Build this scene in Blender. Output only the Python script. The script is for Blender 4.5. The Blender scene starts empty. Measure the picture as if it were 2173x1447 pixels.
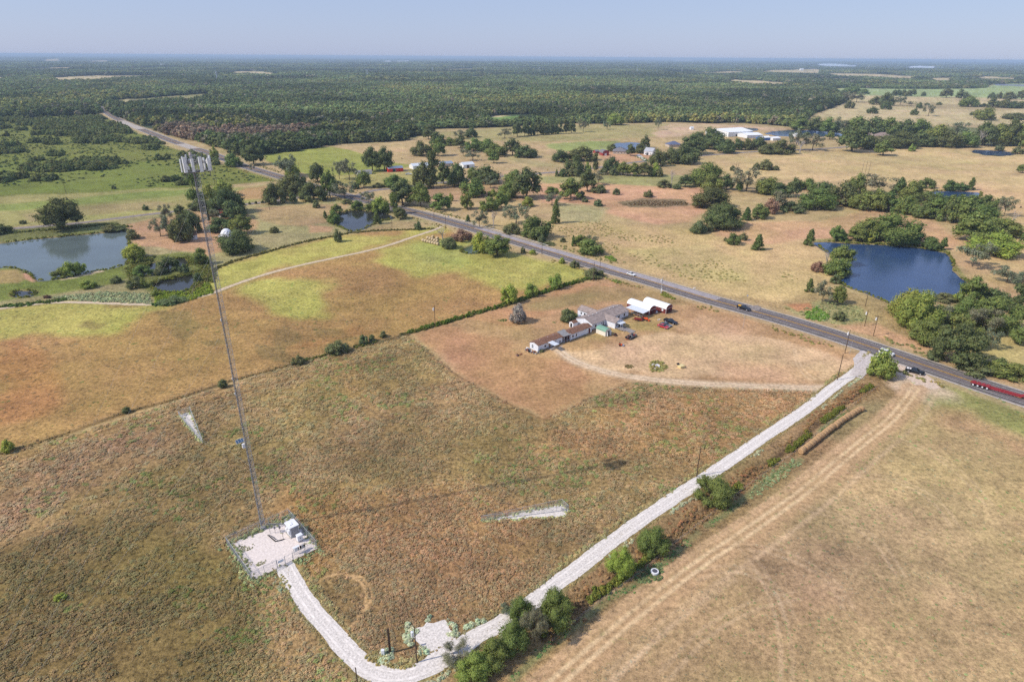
import bpy, math, random
import numpy as np
from mathutils import Vector, Matrix

# ------------------------------------------------------------------ camera, sky, sun, exposure
SC = bpy.context.scene
COL = SC.collection
FPX, CX, CY, HC = 1360.0, 1086.5, 723.5, 100.0     # focal length in photo pixels, principal point, flying height in m
ROLL = math.atan(0.0066)
PITCH = math.atan((723.5 - 121.0) * math.cos(ROLL) / FPX)
cam = bpy.data.cameras.new('camera'); camo = bpy.data.objects.new('camera', cam); COL.objects.link(camo)
cam.sensor_width = 36.0; cam.lens = 36.0 * FPX / 2173.0; cam.clip_start = 0.5; cam.clip_end = 120000.0
camo.matrix_world = (Matrix.Translation((0, 0, HC)) @ Matrix.Rotation(math.pi / 2 - PITCH, 4, 'X') @ Matrix.Rotation(ROLL, 4, 'Z'))
SC.camera = camo
SUN_EL, SUN_AZ = math.radians(42.6), math.radians(252.5)   # azimuth clockwise from +Y
W = bpy.data.worlds.new('World'); SC.world = W; W.use_nodes = True
wn = W.node_tree
bg = wn.nodes['Background']; sky = wn.nodes.new('ShaderNodeTexSky')
sky.sky_type = 'NISHITA'; sky.sun_disc = False; sky.sun_elevation = SUN_EL; sky.sun_rotation = SUN_AZ
sky.air_density = 1.0; sky.dust_density = 0.5; sky.ozone_density = 3.0; sky.altitude = 100
veil = wn.nodes.new('ShaderNodeMix'); veil.data_type = 'RGBA'; veil.inputs['Factor'].default_value = 0.7      # milky summer veil over the clear sky
veil.inputs['B'].default_value = (3.55, 4.3, 6.7, 1); wn.links.new(sky.outputs[0], veil.inputs['A'])
wn.links.new(veil.outputs['Result'], bg.inputs[0]); bg.inputs[1].default_value = 0.12
sl = bpy.data.lights.new('sun', 'SUN'); sl.energy = 4.35; sl.angle = math.radians(0.5); sl.color = (1.0, 0.92, 0.81)
so = bpy.data.objects.new('sun', sl); COL.objects.link(so)
sd = Vector((math.sin(SUN_AZ) * math.cos(SUN_EL), math.cos(SUN_AZ) * math.cos(SUN_EL), math.sin(SUN_EL)))
so.rotation_euler = sd.to_track_quat('Z', 'Y').to_euler()
SC.view_settings.view_transform = 'Standard'; SC.view_settings.look = 'None'
SC.view_settings.exposure = 0.0; SC.view_settings.gamma = 1.0
SC.render.engine = 'CYCLES'
SC.cycles.max_bounces = 4; SC.cycles.diffuse_bounces = 2; SC.cycles.glossy_bounces = 2; SC.cycles.transmission_bounces = 3
SC.cycles.transparent_max_bounces = 8; SC.cycles.volume_bounces = 0; SC.cycles.use_denoising = False
SC.cycles.sample_clamp_indirect = 3.0; SC.cycles.use_adaptive_sampling = True; SC.cycles.adaptive_threshold = 0.02

# ------------------------------------------------------------------ photo pixel -> point on the ground
TILE = {'P': (0, 0, 1), 'A': (0, 80, 2.977), 'B': (700, 80, 2.977), 'C': (1430, 80, 2.925), 'D': (0, 380, 3.622), 'E': (550, 300, 3.622),
        'F': (1050, 300, 3.622), 'G': (1600, 380, 3.445), 'H': (1050, 580, 4.829), 'I': (1500, 560, 3.229), 'J': (440, 1060, 7.233),
        'K': (330, 300, 7.235), 'M': (700, 1200, 3.951), 'N': (1200, 980, 5.36), 'O': (1430, 780, 3.812), 'Q': (1120, 590, 9.04),
        'R': (1300, 600, 12.06)}
def pix(t, x, y):
    o = TILE[t]; return o[0] + x / o[2], o[1] + y / o[2]
def ray(px, py):
    x = (px - CX) / FPX; y = -(py - CY) / FPX
    c, s = math.cos(ROLL), math.sin(ROLL)
    xr, yr = c * x - s * y, s * x + c * y
    cp, sp = math.cos(PITCH), math.sin(PITCH)
    return xr, cp + yr * sp, -sp + yr * cp
def G(px, py, z=0.0):
    d = ray(px, py); t = (HC - z) / max(-d[2], 1e-4); return d[0] * t, d[1] * t
def g(t, x, y, z=0.0): return G(*pix(t, x, y), z)
def hgt(base, top):                      # base = world xy, top = photo px of the tip -> height
    d = ray(*top); return HC + d[2] * math.hypot(*base) / math.hypot(d[0], d[1])
def S(rgb):                              # sRGB 0-255 -> linear albedo
    return tuple((c / 255 / 12.92) if c / 255 <= 0.04045 else ((c / 255 + 0.055) / 1.055) ** 2.4 for c in rgb)

# ------------------------------------------------------------------ noise
def _h(ix, iy, s):
    n = (ix.astype(np.int64) * 374761393 + iy.astype(np.int64) * 668265263 + s * 1442695041) & 0x7fffffff
    n = ((n ^ (n >> 13)) * 1274126177) & 0x7fffffff
    return ((n ^ (n >> 16)) & 0xffff) / 65535.0
def vnoise(x, y, sc, s=0):
    x = np.asarray(x, float) / sc; y = np.asarray(y, float) / sc
    ix = np.floor(x); iy = np.floor(y); fx = x - ix; fy = y - iy
    fx = fx * fx * (3 - 2 * fx); fy = fy * fy * (3 - 2 * fy)
    a = _h(ix, iy, s); b = _h(ix + 1, iy, s); c = _h(ix, iy + 1, s); d = _h(ix + 1, iy + 1, s)
    return (a * (1 - fx) + b * fx) * (1 - fy) + (c * (1 - fx) + d * fx) * fy
def fbm(x, y, sc, s=0, o=3):
    v = 0; w = 0; k = 1.0
    for i in range(o):
        v = v + vnoise(x, y, sc / 2 ** i, s + i * 17) * k; w += k; k *= 0.55
    return v / w
def sstep(a, b, x):
    t = np.clip((x - a) / (b - a), 0, 1); return t * t * (3 - 2 * t)
def seg_d2(X, Y, a, b):
    dx, dy = b[0] - a[0], b[1] - a[1]; L = dx * dx + dy * dy + 1e-12
    t = np.clip(((X - a[0]) * dx + (Y - a[1]) * dy) / L, 0, 1)
    return (X - a[0] - t * dx) ** 2 + (Y - a[1] - t * dy) ** 2
def sdf(X, Y, poly):                      # negative inside
    d = np.full(X.shape, 1e18); ins = np.zeros(X.shape, bool); n = len(poly)
    for i in range(n):
        a, b = poly[i], poly[(i + 1) % n]
        d = np.minimum(d, seg_d2(X, Y, a, b))
        if a[1] != b[1]:
            c = ((a[1] > Y) != (b[1] > Y)) & (X < (b[0] - a[0]) * (Y - a[1]) / (b[1] - a[1]) + a[0])
            ins ^= c
    d = np.sqrt(d); return np.where(ins, -d, d)
def near_line(X, Y, line):
    d = np.full(X.shape, 1e18)
    for a, b in zip(line[:-1], line[1:]): d = np.minimum(d, seg_d2(X, Y, a, b))
    return np.sqrt(d)
def PP(s, t='P'):                         # "x,y x,y ..." in photo/tile pixels -> world polygon
    return [g(t, *map(float, p.split(','))) for p in s.split()]
def smooth(line, it=2):
    for _ in range(it):
        o = [line[0]]
        for a, b in zip(line[:-1], line[1:]):
            o.append((a[0] * .75 + b[0] * .25, a[1] * .75 + b[1] * .25)); o.append((a[0] * .25 + b[0] * .75, a[1] * .25 + b[1] * .75))
        o.append(line[-1]); line = o
    return line
def resample(line, step):
    L = [0]
    for a, b in zip(line[:-1], line[1:]): L.append(L[-1] + math.dist(a, b))
    n = max(2, int(L[-1] / step)); P = np.array(line); s = np.linspace(0, L[-1], n)
    return np.stack([np.interp(s, L, P[:, 0]), np.interp(s, L, P[:, 1])], 1)

# ------------------------------------------------------------------ objects
def tag(o, label=None, cat=None, group=None, kind=None):
    if label: o['label'] = label
    if cat: o['category'] = cat
    if group: o['group'] = group
    if kind: o['kind'] = kind
    return o
def empty(name, label, cat, loc=(0, 0, 0), rz=0.0, group=None):
    o = bpy.data.objects.new(name, None); COL.objects.link(o); o.location = loc; o.rotation_euler = (0, 0, rz)
    o.empty_display_size = 0.5
    return tag(o, label, cat, group)
def obj(name, me, m=None, parent=None):
    o = bpy.data.objects.new(name, me)
    if m is not None and not len(me.materials): me.materials.append(m)
    COL.objects.link(o)
    if parent is not None: o.parent = parent
    return o
def np_mesh(name, V, F, nper, smooth_=False):
    V = np.asarray(V, np.float32); F = np.asarray(F, np.int32)
    me = bpy.data.meshes.new(name); me.vertices.add(len(V)); me.vertices.foreach_set('co', V.ravel())
    me.loops.add(F.size); me.loops.foreach_set('vertex_index', F.ravel())
    me.polygons.add(len(F)); me.polygons.foreach_set('loop_start', np.arange(0, F.size, nper, dtype=np.int32))
    try: me.polygons.foreach_set('loop_total', np.full(len(F), nper, np.int32))
    except Exception: pass
    if smooth_: me.polygons.foreach_set('use_smooth', np.ones(len(F), bool))
    me.update(); me.validate(); return me
def set_attr(me, name, arr, typ='FLOAT_COLOR', dom='POINT'):
    a = me.attributes.new(name, typ, dom); arr = np.asarray(arr, np.float32)
    if typ == 'FLOAT_COLOR':
        if arr.shape[1] == 3: arr = np.concatenate([arr, np.ones((len(arr), 1), np.float32)], 1)
        a.data.foreach_set('color', arr.ravel())
    elif typ == 'FLOAT_VECTOR': a.data.foreach_set('vector', arr.ravel())
    else: a.data.foreach_set('value', arr.ravel())
class MB:
    def __init__(s): s.v = []; s.f = []
    def add(s, vs, fs):
        n = len(s.v); s.v += [tuple(v) for v in vs]; s.f += [tuple(i + n for i in f) for f in fs]; return s
    def box(s, x0, x1, y0, y1, z0, z1):
        return s.add([(x, y, z) for x in (x0, x1) for y in (y0, y1) for z in (z0, z1)],
                     [(0, 1, 3, 2), (4, 6, 7, 5), (0, 4, 5, 1), (2, 3, 7, 6), (0, 2, 6, 4), (1, 5, 7, 3)])
    def bar(s, p, q, r, n=4, r2=None, cap=True):
        p = Vector(p); q = Vector(q); r2 = r if r2 is None else r2; d = (q - p)
        if d.length < 1e-6: return s
        d.normalize(); a = d.orthogonal().normalized(); b = d.cross(a); vs = []
        for c, rr in ((p, r), (q, r2)):
            for i in range(n):
                t = 2 * math.pi * (i + .5) / n; vs.append(c + (a * math.cos(t) + b * math.sin(t)) * rr)
        fs = [(i, (i + 1) % n, n + (i + 1) % n, n + i) for i in range(n)]
        if cap: fs += [tuple(range(n))[::-1], tuple(range(n, 2 * n))]
        return s.add(vs, fs)
    def prism(s, prof, a0, a1, axis='x'):          # prof: list of (b, z), extruded along axis
        n = len(prof); vs = []
        for a in (a0, a1):
            for b, z in prof: vs.append((a, b, z) if axis == 'x' else (b, a, z))
        return s.add(vs, [(i, (i + 1) % n, n + (i + 1) % n, n + i) for i in range(n)] + [tuple(range(n))[::-1], tuple(range(n, 2 * n))])
    def loft(s, secs):                               # list of equal-length rings
        n = len(secs[0]); vs = [p for r in secs for p in r]; fs = []
        for k in range(len(secs) - 1):
            fs += [(k * n + i, k * n + (i + 1) % n, (k + 1) * n + (i + 1) % n, (k + 1) * n + i) for i in range(n)]
        fs += [tuple(range(n))[::-1], tuple(range((len(secs) - 1) * n, len(secs) * n))]
        return s.add(vs, fs)
    def mesh(s, name, bevel=0):
        import bmesh
        me = bpy.data.meshes.new(name); me.from_pydata(s.v, [], s.f); me.update()
        bm = bmesh.new(); bm.from_mesh(me); bmesh.ops.recalc_face_normals(bm, faces=bm.faces)
        if bevel: bmesh.ops.bevel(bm, geom=list(bm.edges), offset=bevel, segments=1, affect='EDGES')
        bm.to_mesh(me); bm.free(); return me
    def build(s, name, m, parent=None, bevel=0, label=None):
        o = obj(name, s.mesh(name, bevel), m, parent)
        if label: o['label'] = label
        return o
def kids(o): return [c for c in COL.objects if c.parent == o]
KID = {}
def copy_tree(o, loc, rz, label, cat=None, group=None, scale=None):
    c = o.copy(); COL.objects.link(c); c.location = loc; c.rotation_euler = (0, 0, rz)
    if scale: c.scale = scale
    c['label'] = label
    if group: c['group'] = group
    ks = KID.setdefault(o.name, kids(o))
    for k in ks:
        d = k.copy(); COL.objects.link(d); d.parent = c
        for q in KID.setdefault(k.name, kids(k)):
            e = q.copy(); COL.objects.link(e); e.parent = d
    return c

# ------------------------------------------------------------------ materials
MATS = {}
def mat(name, rgb, rough=0.8, metal=0.0, var=0.12, vscale=1.5, bump=0.0, bscale=6.0, spec=0.3, stripes=None):
    if name in MATS: return MATS[name]
    m = bpy.data.materials.new(name); m.use_nodes = True; n = m.node_tree; L = n.links; b = n.nodes['Principled BSDF']
    b.inputs['Roughness'].default_value = rough; b.inputs['Metallic'].default_value = metal
    b.inputs['Specular IOR Level'].default_value = spec
    tc = n.nodes.new('ShaderNodeTexCoord')
    nz = n.nodes.new('ShaderNodeTexNoise'); nz.inputs['Scale'].default_value = vscale; nz.inputs['Detail'].default_value = 5
    L.new(tc.outputs['Object'], nz.inputs['Vector'])
    mr = n.nodes.new('ShaderNodeMapRange'); mr.inputs['From Min'].default_value = 0.3; mr.inputs['From Max'].default_value = 0.7
    mr.inputs['To Min'].default_value = 1 - var * 1.6; mr.inputs['To Max'].default_value = 1 + var
    L.new(nz.outputs['Fac'], mr.inputs['Value'])
    mx = n.nodes.new('ShaderNodeVectorMath'); mx.operation = 'SCALE'; mx.inputs[0].default_value = rgb
    last = mr.outputs['Result']
    if stripes:
        ax, per, amt = stripes
        sp = n.nodes.new('ShaderNodeSeparateXYZ'); L.new(tc.outputs['Object'], sp.inputs[0])
        a = n.nodes.new('ShaderNodeMath'); a.operation = 'MULTIPLY'; a.inputs[1].default_value = 2 * math.pi / per; L.new(sp.outputs[ax], a.inputs[0])
        c = n.nodes.new('ShaderNodeMath'); c.operation = 'SINE'; L.new(a.outputs[0], c.inputs[0])
        bpn = n.nodes.new('ShaderNodeBump'); bpn.inputs['Strength'].default_value = amt; bpn.inputs['Distance'].default_value = 0.03
        L.new(c.outputs[0], bpn.inputs['Height']); L.new(bpn.outputs[0], b.inputs['Normal'])
    L.new(last, mx.inputs['Scale']); L.new(mx.outputs[0], b.inputs['Base Color'])
    if bump and not stripes:
        n2 = n.nodes.new('ShaderNodeTexNoise'); n2.inputs['Scale'].default_value = bscale; n2.inputs['Detail'].default_value = 4
        L.new(tc.outputs['Object'], n2.inputs['Vector'])
        bp = n.nodes.new('ShaderNodeBump'); bp.inputs['Strength'].default_value = bump; bp.inputs['Distance'].default_value = 0.1
        L.new(n2.outputs['Fac'], bp.inputs['Height']); L.new(bp.outputs[0], b.inputs['Normal'])
    MATS[name] = m; return m
def leaf_mat(name, rgb, inst=False, trans=0.25, hue=0.0):
    if name in MATS: return MATS[name]
    m = bpy.data.materials.new(name); m.use_nodes = True; n = m.node_tree; L = n.links
    for x in list(n.nodes): n.nodes.remove(x)
    out = n.nodes.new('ShaderNodeOutputMaterial'); df = n.nodes.new('ShaderNodeBsdfDiffuse'); tr = n.nodes.new('ShaderNodeBsdfTranslucent')
    mx = n.nodes.new('ShaderNodeMixShader'); mx.inputs[0].default_value = trans
    L.new(df.outputs[0], mx.inputs[1]); L.new(tr.outputs[0], mx.inputs[2]); L.new(mx.outputs[0], out.inputs[0])
    at = n.nodes.new('ShaderNodeAttribute'); at.attribute_name = 'tint'
    c1 = n.nodes.new('ShaderNodeVectorMath'); c1.operation = 'MULTIPLY'; L.new(at.outputs['Color'], c1.inputs[0])
    if inst:
        ic = n.nodes.new('ShaderNodeAttribute'); ic.attribute_type = 'INSTANCER'; ic.attribute_name = 'icol'
        L.new(ic.outputs['Color'], c1.inputs[1])
        last = c1.outputs[0]
    else:
        c1.inputs[1].default_value = rgb
        oi = n.nodes.new('ShaderNodeObjectInfo'); r1 = n.nodes.new('ShaderNodeMapRange')
        r1.inputs['To Min'].default_value = 0.84; r1.inputs['To Max'].default_value = 1.08; L.new(oi.outputs['Random'], r1.inputs['Value'])
        cs = n.nodes.new('ShaderNodeCombineXYZ'); L.new(r1.outputs[0], cs.inputs[0]); cs.inputs[1].default_value = 1.0; cs.inputs[2].default_value = 1.0
        c2 = n.nodes.new('ShaderNodeVectorMath'); c2.operation = 'MULTIPLY'; L.new(c1.outputs[0], c2.inputs[0]); L.new(cs.outputs[0], c2.inputs[1])
        last = c2.outputs[0]
    L.new(last, df.inputs[0]); L.new(last, tr.inputs[0])
    MATS[name] = m; return m
# ------------------------------------------------------------------ where things lie (outlines measured on the photograph, put on the ground)
def far(poly_px, y_far=None): return PP(poly_px)
WATER = {  # outlines of the ponds
 'pond_left': PP('-150,512 0,517 60,509 120,503 180,498 268,489 270,500 266,515 270,530 273,548 262,560 235,568 205,573 165,582 118,591 86,594 78,588 66,579 48,570 30,566 0,566 -150,575'),
 'pond_upper_small': PP('300,582 303,572 312,562 335,556 372,550 388,548 400,556 396,562 380,568 362,571 345,580 320,584'),
 'pond_lower_small': PP('326,605 345,596 380,589 420,583 442,581 441,587 420,596 402,611 385,617 360,620 342,615 330,610'),
 'pond_puddle': PP('30,623 40,617 60,617 72,620 64,627 50,629 34,627'),
 'pond_middle': PP('709,471 715,462 724,454 740,448 760,446 790,449 825,455 836,462 820,466 796,470 782,479 766,487 746,490 728,482 712,475'),
 'pond_green': PP('983,534 986,526 1000,521 1010,516 1020,513 1026,520 1016,528 1014,536 998,537'),
 'pond_right': PP('1728,514 1760,513 1800,517 1850,519 1900,521 1950,526 2005,536 2016,550 2019,572 2033,588 2052,600 2046,620 2020,627 1995,636 1972,636 1935,638 1887,640 1872,634 1840,620 1800,607 1784,594 1795,570 1798,552 1790,548 1776,545 1760,536 1745,526'),
 'pond_farm': PP('1300,307 1312,303 1340,302 1366,304 1372,310 1350,317 1320,318 1304,313'),
 'pond_long': PP('1623,284 1640,279 1675,276 1720,277 1770,281 1802,287 1780,289 1720,289 1660,289'),
 'pond_far_left': PP('1568,274 1580,271 1602,272 1612,275 1596,278 1576,278'),
 'pond_field': PP('2062,322 2070,318 2100,319 2140,322 2156,327 2130,330 2090,328'),
 'pond_right_small': PP('1972,409 1990,405 2030,406 2080,408 2076,416 2050,421 2005,421 1984,416'),
 'pond_creek': PP('2004,650 2016,652 2024,664 2012,668 2004,660'),
}
HWY = smooth([G(*p) for p in [(205, 222), (228, 241), (252, 255), (302, 276), (386, 308), (453, 327), (504, 349), (598, 377), (688, 402), (749, 420), (854, 444), (937, 466), (1033, 493), (1149, 529), (1243, 557), (1315, 579), (1381, 597), (1500, 634), (1593, 659), (1686, 685), (1779, 714), (1870, 744), (1965, 777), (2173, 848)]] + [(180, 166), (240, 98), (340, -15)], 3)
HWY = [(-1010, 1625)] + HWY
GRAV = smooth(PP('1862,752 1835,775 1800,800 1765,824 1715,866 1640,914 1520,998 1430,1056 1340,1117 1235,1197 1140,1270 1070,1320 1005,1352 955,1388 895,1425 845,1437 800,1432 757,1402 715,1352 670,1302 640,1262 618,1225 603,1196'), 3)
FTRACK = smooth(PP('940,478 926,487 876,503 826,521 765,536 712,547 660,558 600,572 550,586 500,603 455,621 420,631 386,637 350,645 326,647 260,645 193,642 120,641 60,647 0,655 -120,668'), 2)
CROAD = smooth(PP('-150,498 -60,492 16,486 83,481 166,474 235,465 300,457 342,452 390,447 450,441 520,434 600,425 680,412 749,419'), 2)
SROAD = smooth(PP('749,421 775,409 793,404 834,400 880,395 960,385 1050,376 1133,369 1177,366 1260,358 1340,345 1420,337 1475,332 1550,326 1608,322 1700,318 1785,314 1900,300 2000,290'), 2)
YARD = smooth(PP('1185,742 1215,765 1260,782 1310,795 1390,806 1480,814 1580,818 1680,822 1750,824 1790,812'), 2)
FOREST = [(-30000, 40000), (-30000, 500)] + PP('-500,262 -200,258 0,252 80,250 160,248 205,244 218,230 250,250 262,262 300,272 400,296 470,312 505,330 530,334 560,325 640,319 700,307 770,303 848,299 918,281 918,273 1000,272 1066,270 1100,266 1160,266 1200,262 1251,263 1350,261 1430,259 1500,262 1561,261 1620,264 1683,270 1700,262 1720,243 1755,231 1792,217 1789,199 1741,190 1800,186 1900,189 2000,189 2088,187 2092,181 2110,178 2300,176 2600,176') + [(30000, 8000), (30000, 40000)]
CLEAR = [PP(s) for s in ['482,153 500,151 537,149 565,152 598,157 571,161 540,158 504,158', '112,165 200,160 328,160 330,164 225,168 190,171 125,172', '1488,156 1500,153 1580,151 1576,154 1540,156', '1610,154 1640,149 1740,146 1742,152 1735,157 1690,156 1640,154',
  '1755,159 1765,156 1850,158 1940,162 1938,168 1900,166 1840,163 1780,161', '1540,171 1560,169 1620,172 1669,176 1660,178 1600,177', '2068,164 2100,163 2158,166 2150,169 2090,168', '1030,252 1040,246 1070,245 1096,249 1090,256 1050,258', '770,149 814,147 815,151 780,152',
  '-60,168 0,163 10,166 0,170 -60,176', '90,128 128,125 130,130 100,131', '180,130 232,128 230,133 195,133', '1975,166 2020,165 2018,172 1985,172', '640,161 668,160 668,165 645,166', '250,213 272,210 275,217 258,219', '390,210 410,208 412,213 395,215', '803,131 870,128 868,133 812,134', '940,147 1005,146 1000,149 950,150', '1430,127 1475,127 1470,130 1430,130', '60,146 150,144 150,147 60,149']]
LAKES = [PP('1724,138 1760,135 1821,139 1815,142 1760,141'), PP('1918,142 1950,140 1990,142 1980,145 1930,144')]
RUTS = [[g('P', *p) for p in l] for l in [[(1943, 822), (1925, 850), (1893, 890), (1830, 938), (1760, 997), (1700, 1048), (1640, 1090), (1570, 1139), (1480, 1198), (1400, 1260), (1310, 1335), (1215, 1416), (1150, 1475)]]]
RUTS = [smooth(l, 2) for l in RUTS]

def to_px(x, y, z=0.0):
    v = camo.matrix_world.inverted() @ Vector((x, y, z)); return CX + FPX * v.x / -v.z, CY - FPX * v.y / -v.z

# painted areas: (polygon, sRGB colour, soft edge m, ragged edge m, coat 0-1 [how tufty])
PA = []
def pa(poly, rgb, soft=3.0, rag=4.0, coat=0.3, amt=1.0, ns=25): PA.append((poly, np.array(S(rgb)), soft, rag, coat, amt, ns))
BIG = 60000
# far plain, forest floor
pa(FOREST, (58, 68, 44), 6, 12, .2)
for c in CLEAR: pa(c, (186, 168, 128), 6, 8, .1)
for c in LAKES: pa(c, (196, 205, 215), 10, 6, 0)
# right distance fields
pa(PP('1735,190 1800,187 1930,188 2090,187 2110,178 2300,176 2300,214 2173,211 2000,207 1850,204 1790,201'), (150, 162, 108), 8, 8, .1)
pa(PP('2107,180 2300,177 2300,184 2173,182'), (112, 116, 140), 4, 2, 0)
pa(PP('1790,201 2300,214 2300,262 2173,268 2000,266 1850,262 1730,246 1792,217'), (184, 166, 124), 8, 8, .1)
pa(PP('1790,214 1900,218 2100,224 2173,232 2100,236 1900,228'), (160, 142, 104), 8, 8, .1, .7)
pa(PP('1690,262 1850,268 2173,272 2300,272 2300,312 2173,310 1900,306 1800,300 1750,290'), (112, 116, 74), 4, 6, .4)
# middle distance pasture
pa(PP('560,330 848,300 1251,264 1683,271 1830,300 2300,312 2300,460 1300,640 760,470 560,370'), (176, 152, 110), 6, 6, .2)
pa(PP('920,283 1080,270 1250,265 1500,264 1560,272 1400,290 1200,300 1000,300'), (158, 148, 98), 6, 8, .2, .8)
pa(PP('1010,252 1100,246 1100,262 1020,262'), (110, 135, 70), 6, 3, .2)
pa(PP('1160,306 1250,300 1310,300 1300,318 1200,322 1160,314'), (140, 150, 86), 4, 5, .2, .9)
pa(PP('1500,262 1620,270 1690,274 1640,278 1560,272 1430,282 1380,276 1430,262'), (190, 162, 130), 4, 4, .1, .8)
pa(PP('1380,283 1440,270 1480,278 1440,290 1400,292'), (196, 166, 136), 4, 3, .1)
pa(PP('558,325 640,318 700,311 740,318 780,330 826,344 873,350 853,358 825,364 780,372 704,372 660,374 600,355 564,342'), (142, 144, 72), 2.5, 3, .3)
pa(PP('700,372 780,372 860,364 880,352 960,360 960,396 800,398 700,390'), (160, 150, 92), 3, 3, .2)
pa(PP('1060,330 1090,331 1175,350 1160,354 1100,345'), (122, 138, 90), 2, 3, .6)
pa(PP('1100,316 1175,336 1250,352 1240,360 1130,366 1040,352 1020,330'), (172, 150, 110), 3, 4, .2, .8)
pa(PP('1300,316 1390,330 1370,345 1290,346 1270,330'), (180, 142, 108), 3, 3, .1)
pa(PP('1480,330 1800,315 2050,308 2300,316 2300,400 2120,412 1880,390 1650,380 1450,355'), (190, 164, 118), 5, 6, .15)
pa(PP('1700,322 1950,330 2150,345 2000,352 1750,340'), (172, 156, 106), 5, 8, .15, .5)
pa(PP('1130,376 1230,374 1420,371 1520,378 1520,398 1400,396 1160,392'), (150, 148, 96), 4, 5, .3, .8)
pa(PP('880,395 1000,388 1120,378 1160,395 1120,425 1000,420 900,430'), (176, 142, 108), 3, 4, .2, .8)
pa(PP('1130,392 1250,388 1400,398 1490,398 1505,420 1490,450 1460,470 1400,478 1340,470 1260,440 1150,430'), (192, 150, 116), 4, 5, .1)
pa(PP('1310,432 1360,420 1450,424 1470,436 1400,440 1340,440'), (120, 106, 80), 1.5, 5, .8, .9, 8)
pa(PP('1180,430 1300,440 1280,470 1240,490 1180,470'), (168, 160, 114), 3, 5, .4, .8)
pa(PP('1150,470 1280,470 1500,490 1640,500 1720,520 1790,580 1790,640 1600,650 1440,610 1280,566 1150,520'), (184, 158, 112), 5, 6, .35)
pa(PP('1330,530 1500,520 1600,560 1590,600 1500,600 1380,565'), (170, 156, 104), 4, 6, .4, .5)
pa(PP('1480,470 1620,470 1740,470 1860,440 1980,470 2040,520 2000,530 1730,508 1600,520 1520,500'), (186, 150, 112), 4, 5, .15)
pa(PP('1880,390 2173,400 2300,420 2300,700 2120,660 2060,600 2030,550 2060,500 2173,480 2100,430'), (186, 156, 114), 5, 5, .2)
pa(PP('1700,520 1726,508 1780,506 1900,514 2012,530 2030,570 2060,598 2080,612 2040,604 2014,580 2004,540 1900,526 1760,518 1722,518'), (136, 130, 78), 1.2, 2.5, .8)
pa(PP('1500,622 1640,640 1760,610 1850,630 1960,660 2010,720 2060,760 1960,770 1800,715 1650,665'), (160, 136, 96), 3, 4, .5)
pa(PP('1660,650 1740,630 1830,650 1850,680 1780,690 1690,670'), (140, 138, 92), 2, 4, .8, .8)
pa(PP('1660,645 1720,640 1740,660 1690,665'), (168, 118, 84), 1.5, 3, .5, .9)
pa(PP('1780,694 1850,712 1960,752 2060,800 2200,845 2200,830 2080,780 1980,735 1860,690'), (186, 146, 112), 2, 3, .2, .8)
pa(PP('2070,690 2173,700 2300,740 2300,800 2120,775 2060,745'), (176, 160, 104), 2, 3, .2)
# west side of the highway
pa([(-30000, 900), (-30000, 400)] + PP('-500,420 0,420 200,413 400,400 520,388 600,384 560,366 450,344 330,300 255,262 215,246 0,252 -500,262'), (112, 116, 56), 3, 6, .7)
pa(PP('-500,330 0,345 150,340 300,345 420,360 420,395 200,408 0,414 -500,430'), (112, 120, 56), 3, 6, .4)
pa([(-3000, 300)] + PP('-500,420 0,418 150,412 330,400 420,398 520,398 610,388 660,402 640,412 520,430 340,450 235,463 83,480 0,486 -500,510'), (148, 142, 88), 2.5, 6, .3)
pa(PP('-300,432 0,434 140,424 330,404 400,402 380,416 200,432 60,446 -300,460'), (128, 138, 72), 2.5, 5, .3, .9)
pa(PP('50,455 160,440 330,428 390,432 300,446 160,460 60,474'), (156, 138, 98), 2.5, 5, .3, .7)
pa(PP('520,398 600,392 650,402 600,420 520,424 470,420'), (170, 132, 96), 2.5, 4, .3, .8)
pa(PP('600,385 640,384 700,398 740,410 650,408'), (118, 138, 70), 2, 3, .4, .8)
pa([(-3000, 250)] + PP('-500,512 0,488 166,476 342,453 520,436 740,420 830,440 930,466 930,486 760,492 700,502 560,537 470,562 440,580 396,625 330,648 0,656 -500,680'), (150, 140, 98), 2.5, 4, .55)
pa(PP('270,478 320,465 420,450 500,440 540,470 520,520 440,545 330,525 280,520'), (176, 138, 104), 2, 5, .3, .8)
pa(PP('540,440 740,432 720,470 640,480 560,470'), (166, 136, 100), 2.5, 6, .35, .7)
pa(PP('655,478 705,482 700,492 660,494'), (180, 140, 108), 1.5, 2, .1, .8)
pa(PP('830,470 930,472 900,492 800,492 760,492'), (160, 136, 98), 2, 3, .4, .7)
pa(PP('-300,488 0,486 250,470 272,486 160,498 0,515 -300,520'), (104, 108, 62), 1.5, 2, .9, .9)
pa(PP('-300,590 0,566 48,570 80,590 140,590 230,570 290,548 380,536 440,545 340,560 250,600 100,625 0,640 -300,660'), (118, 126, 62), 2, 3, .6)
pa(PP('0,572 40,572 60,590 40,602 -60,600'), (168, 140, 96), 1.5, 3, .3, .8)
pa(PP('48,568 66,578 80,594 70,600 54,592 50,580'), (196, 150, 120), .8, 1, .1)
pa(PP('120,592 160,583 215,572 222,576 180,586 130,596'), (200, 178, 146), .5, 1, .1, .9)
pa(PP('100,632 220,618 320,622 322,645 200,641'), (140, 148, 104), 1.2, 3, .9)
pa(PP('330,618 400,618 440,605 450,625 390,638 330,645'), (122, 136, 58), 1.2, 2, .9)
pa(PP('260,570 300,545 400,536 450,550 450,590 400,620 330,625 280,600'), (112, 116, 62), 1.5, 3, .9)
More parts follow.
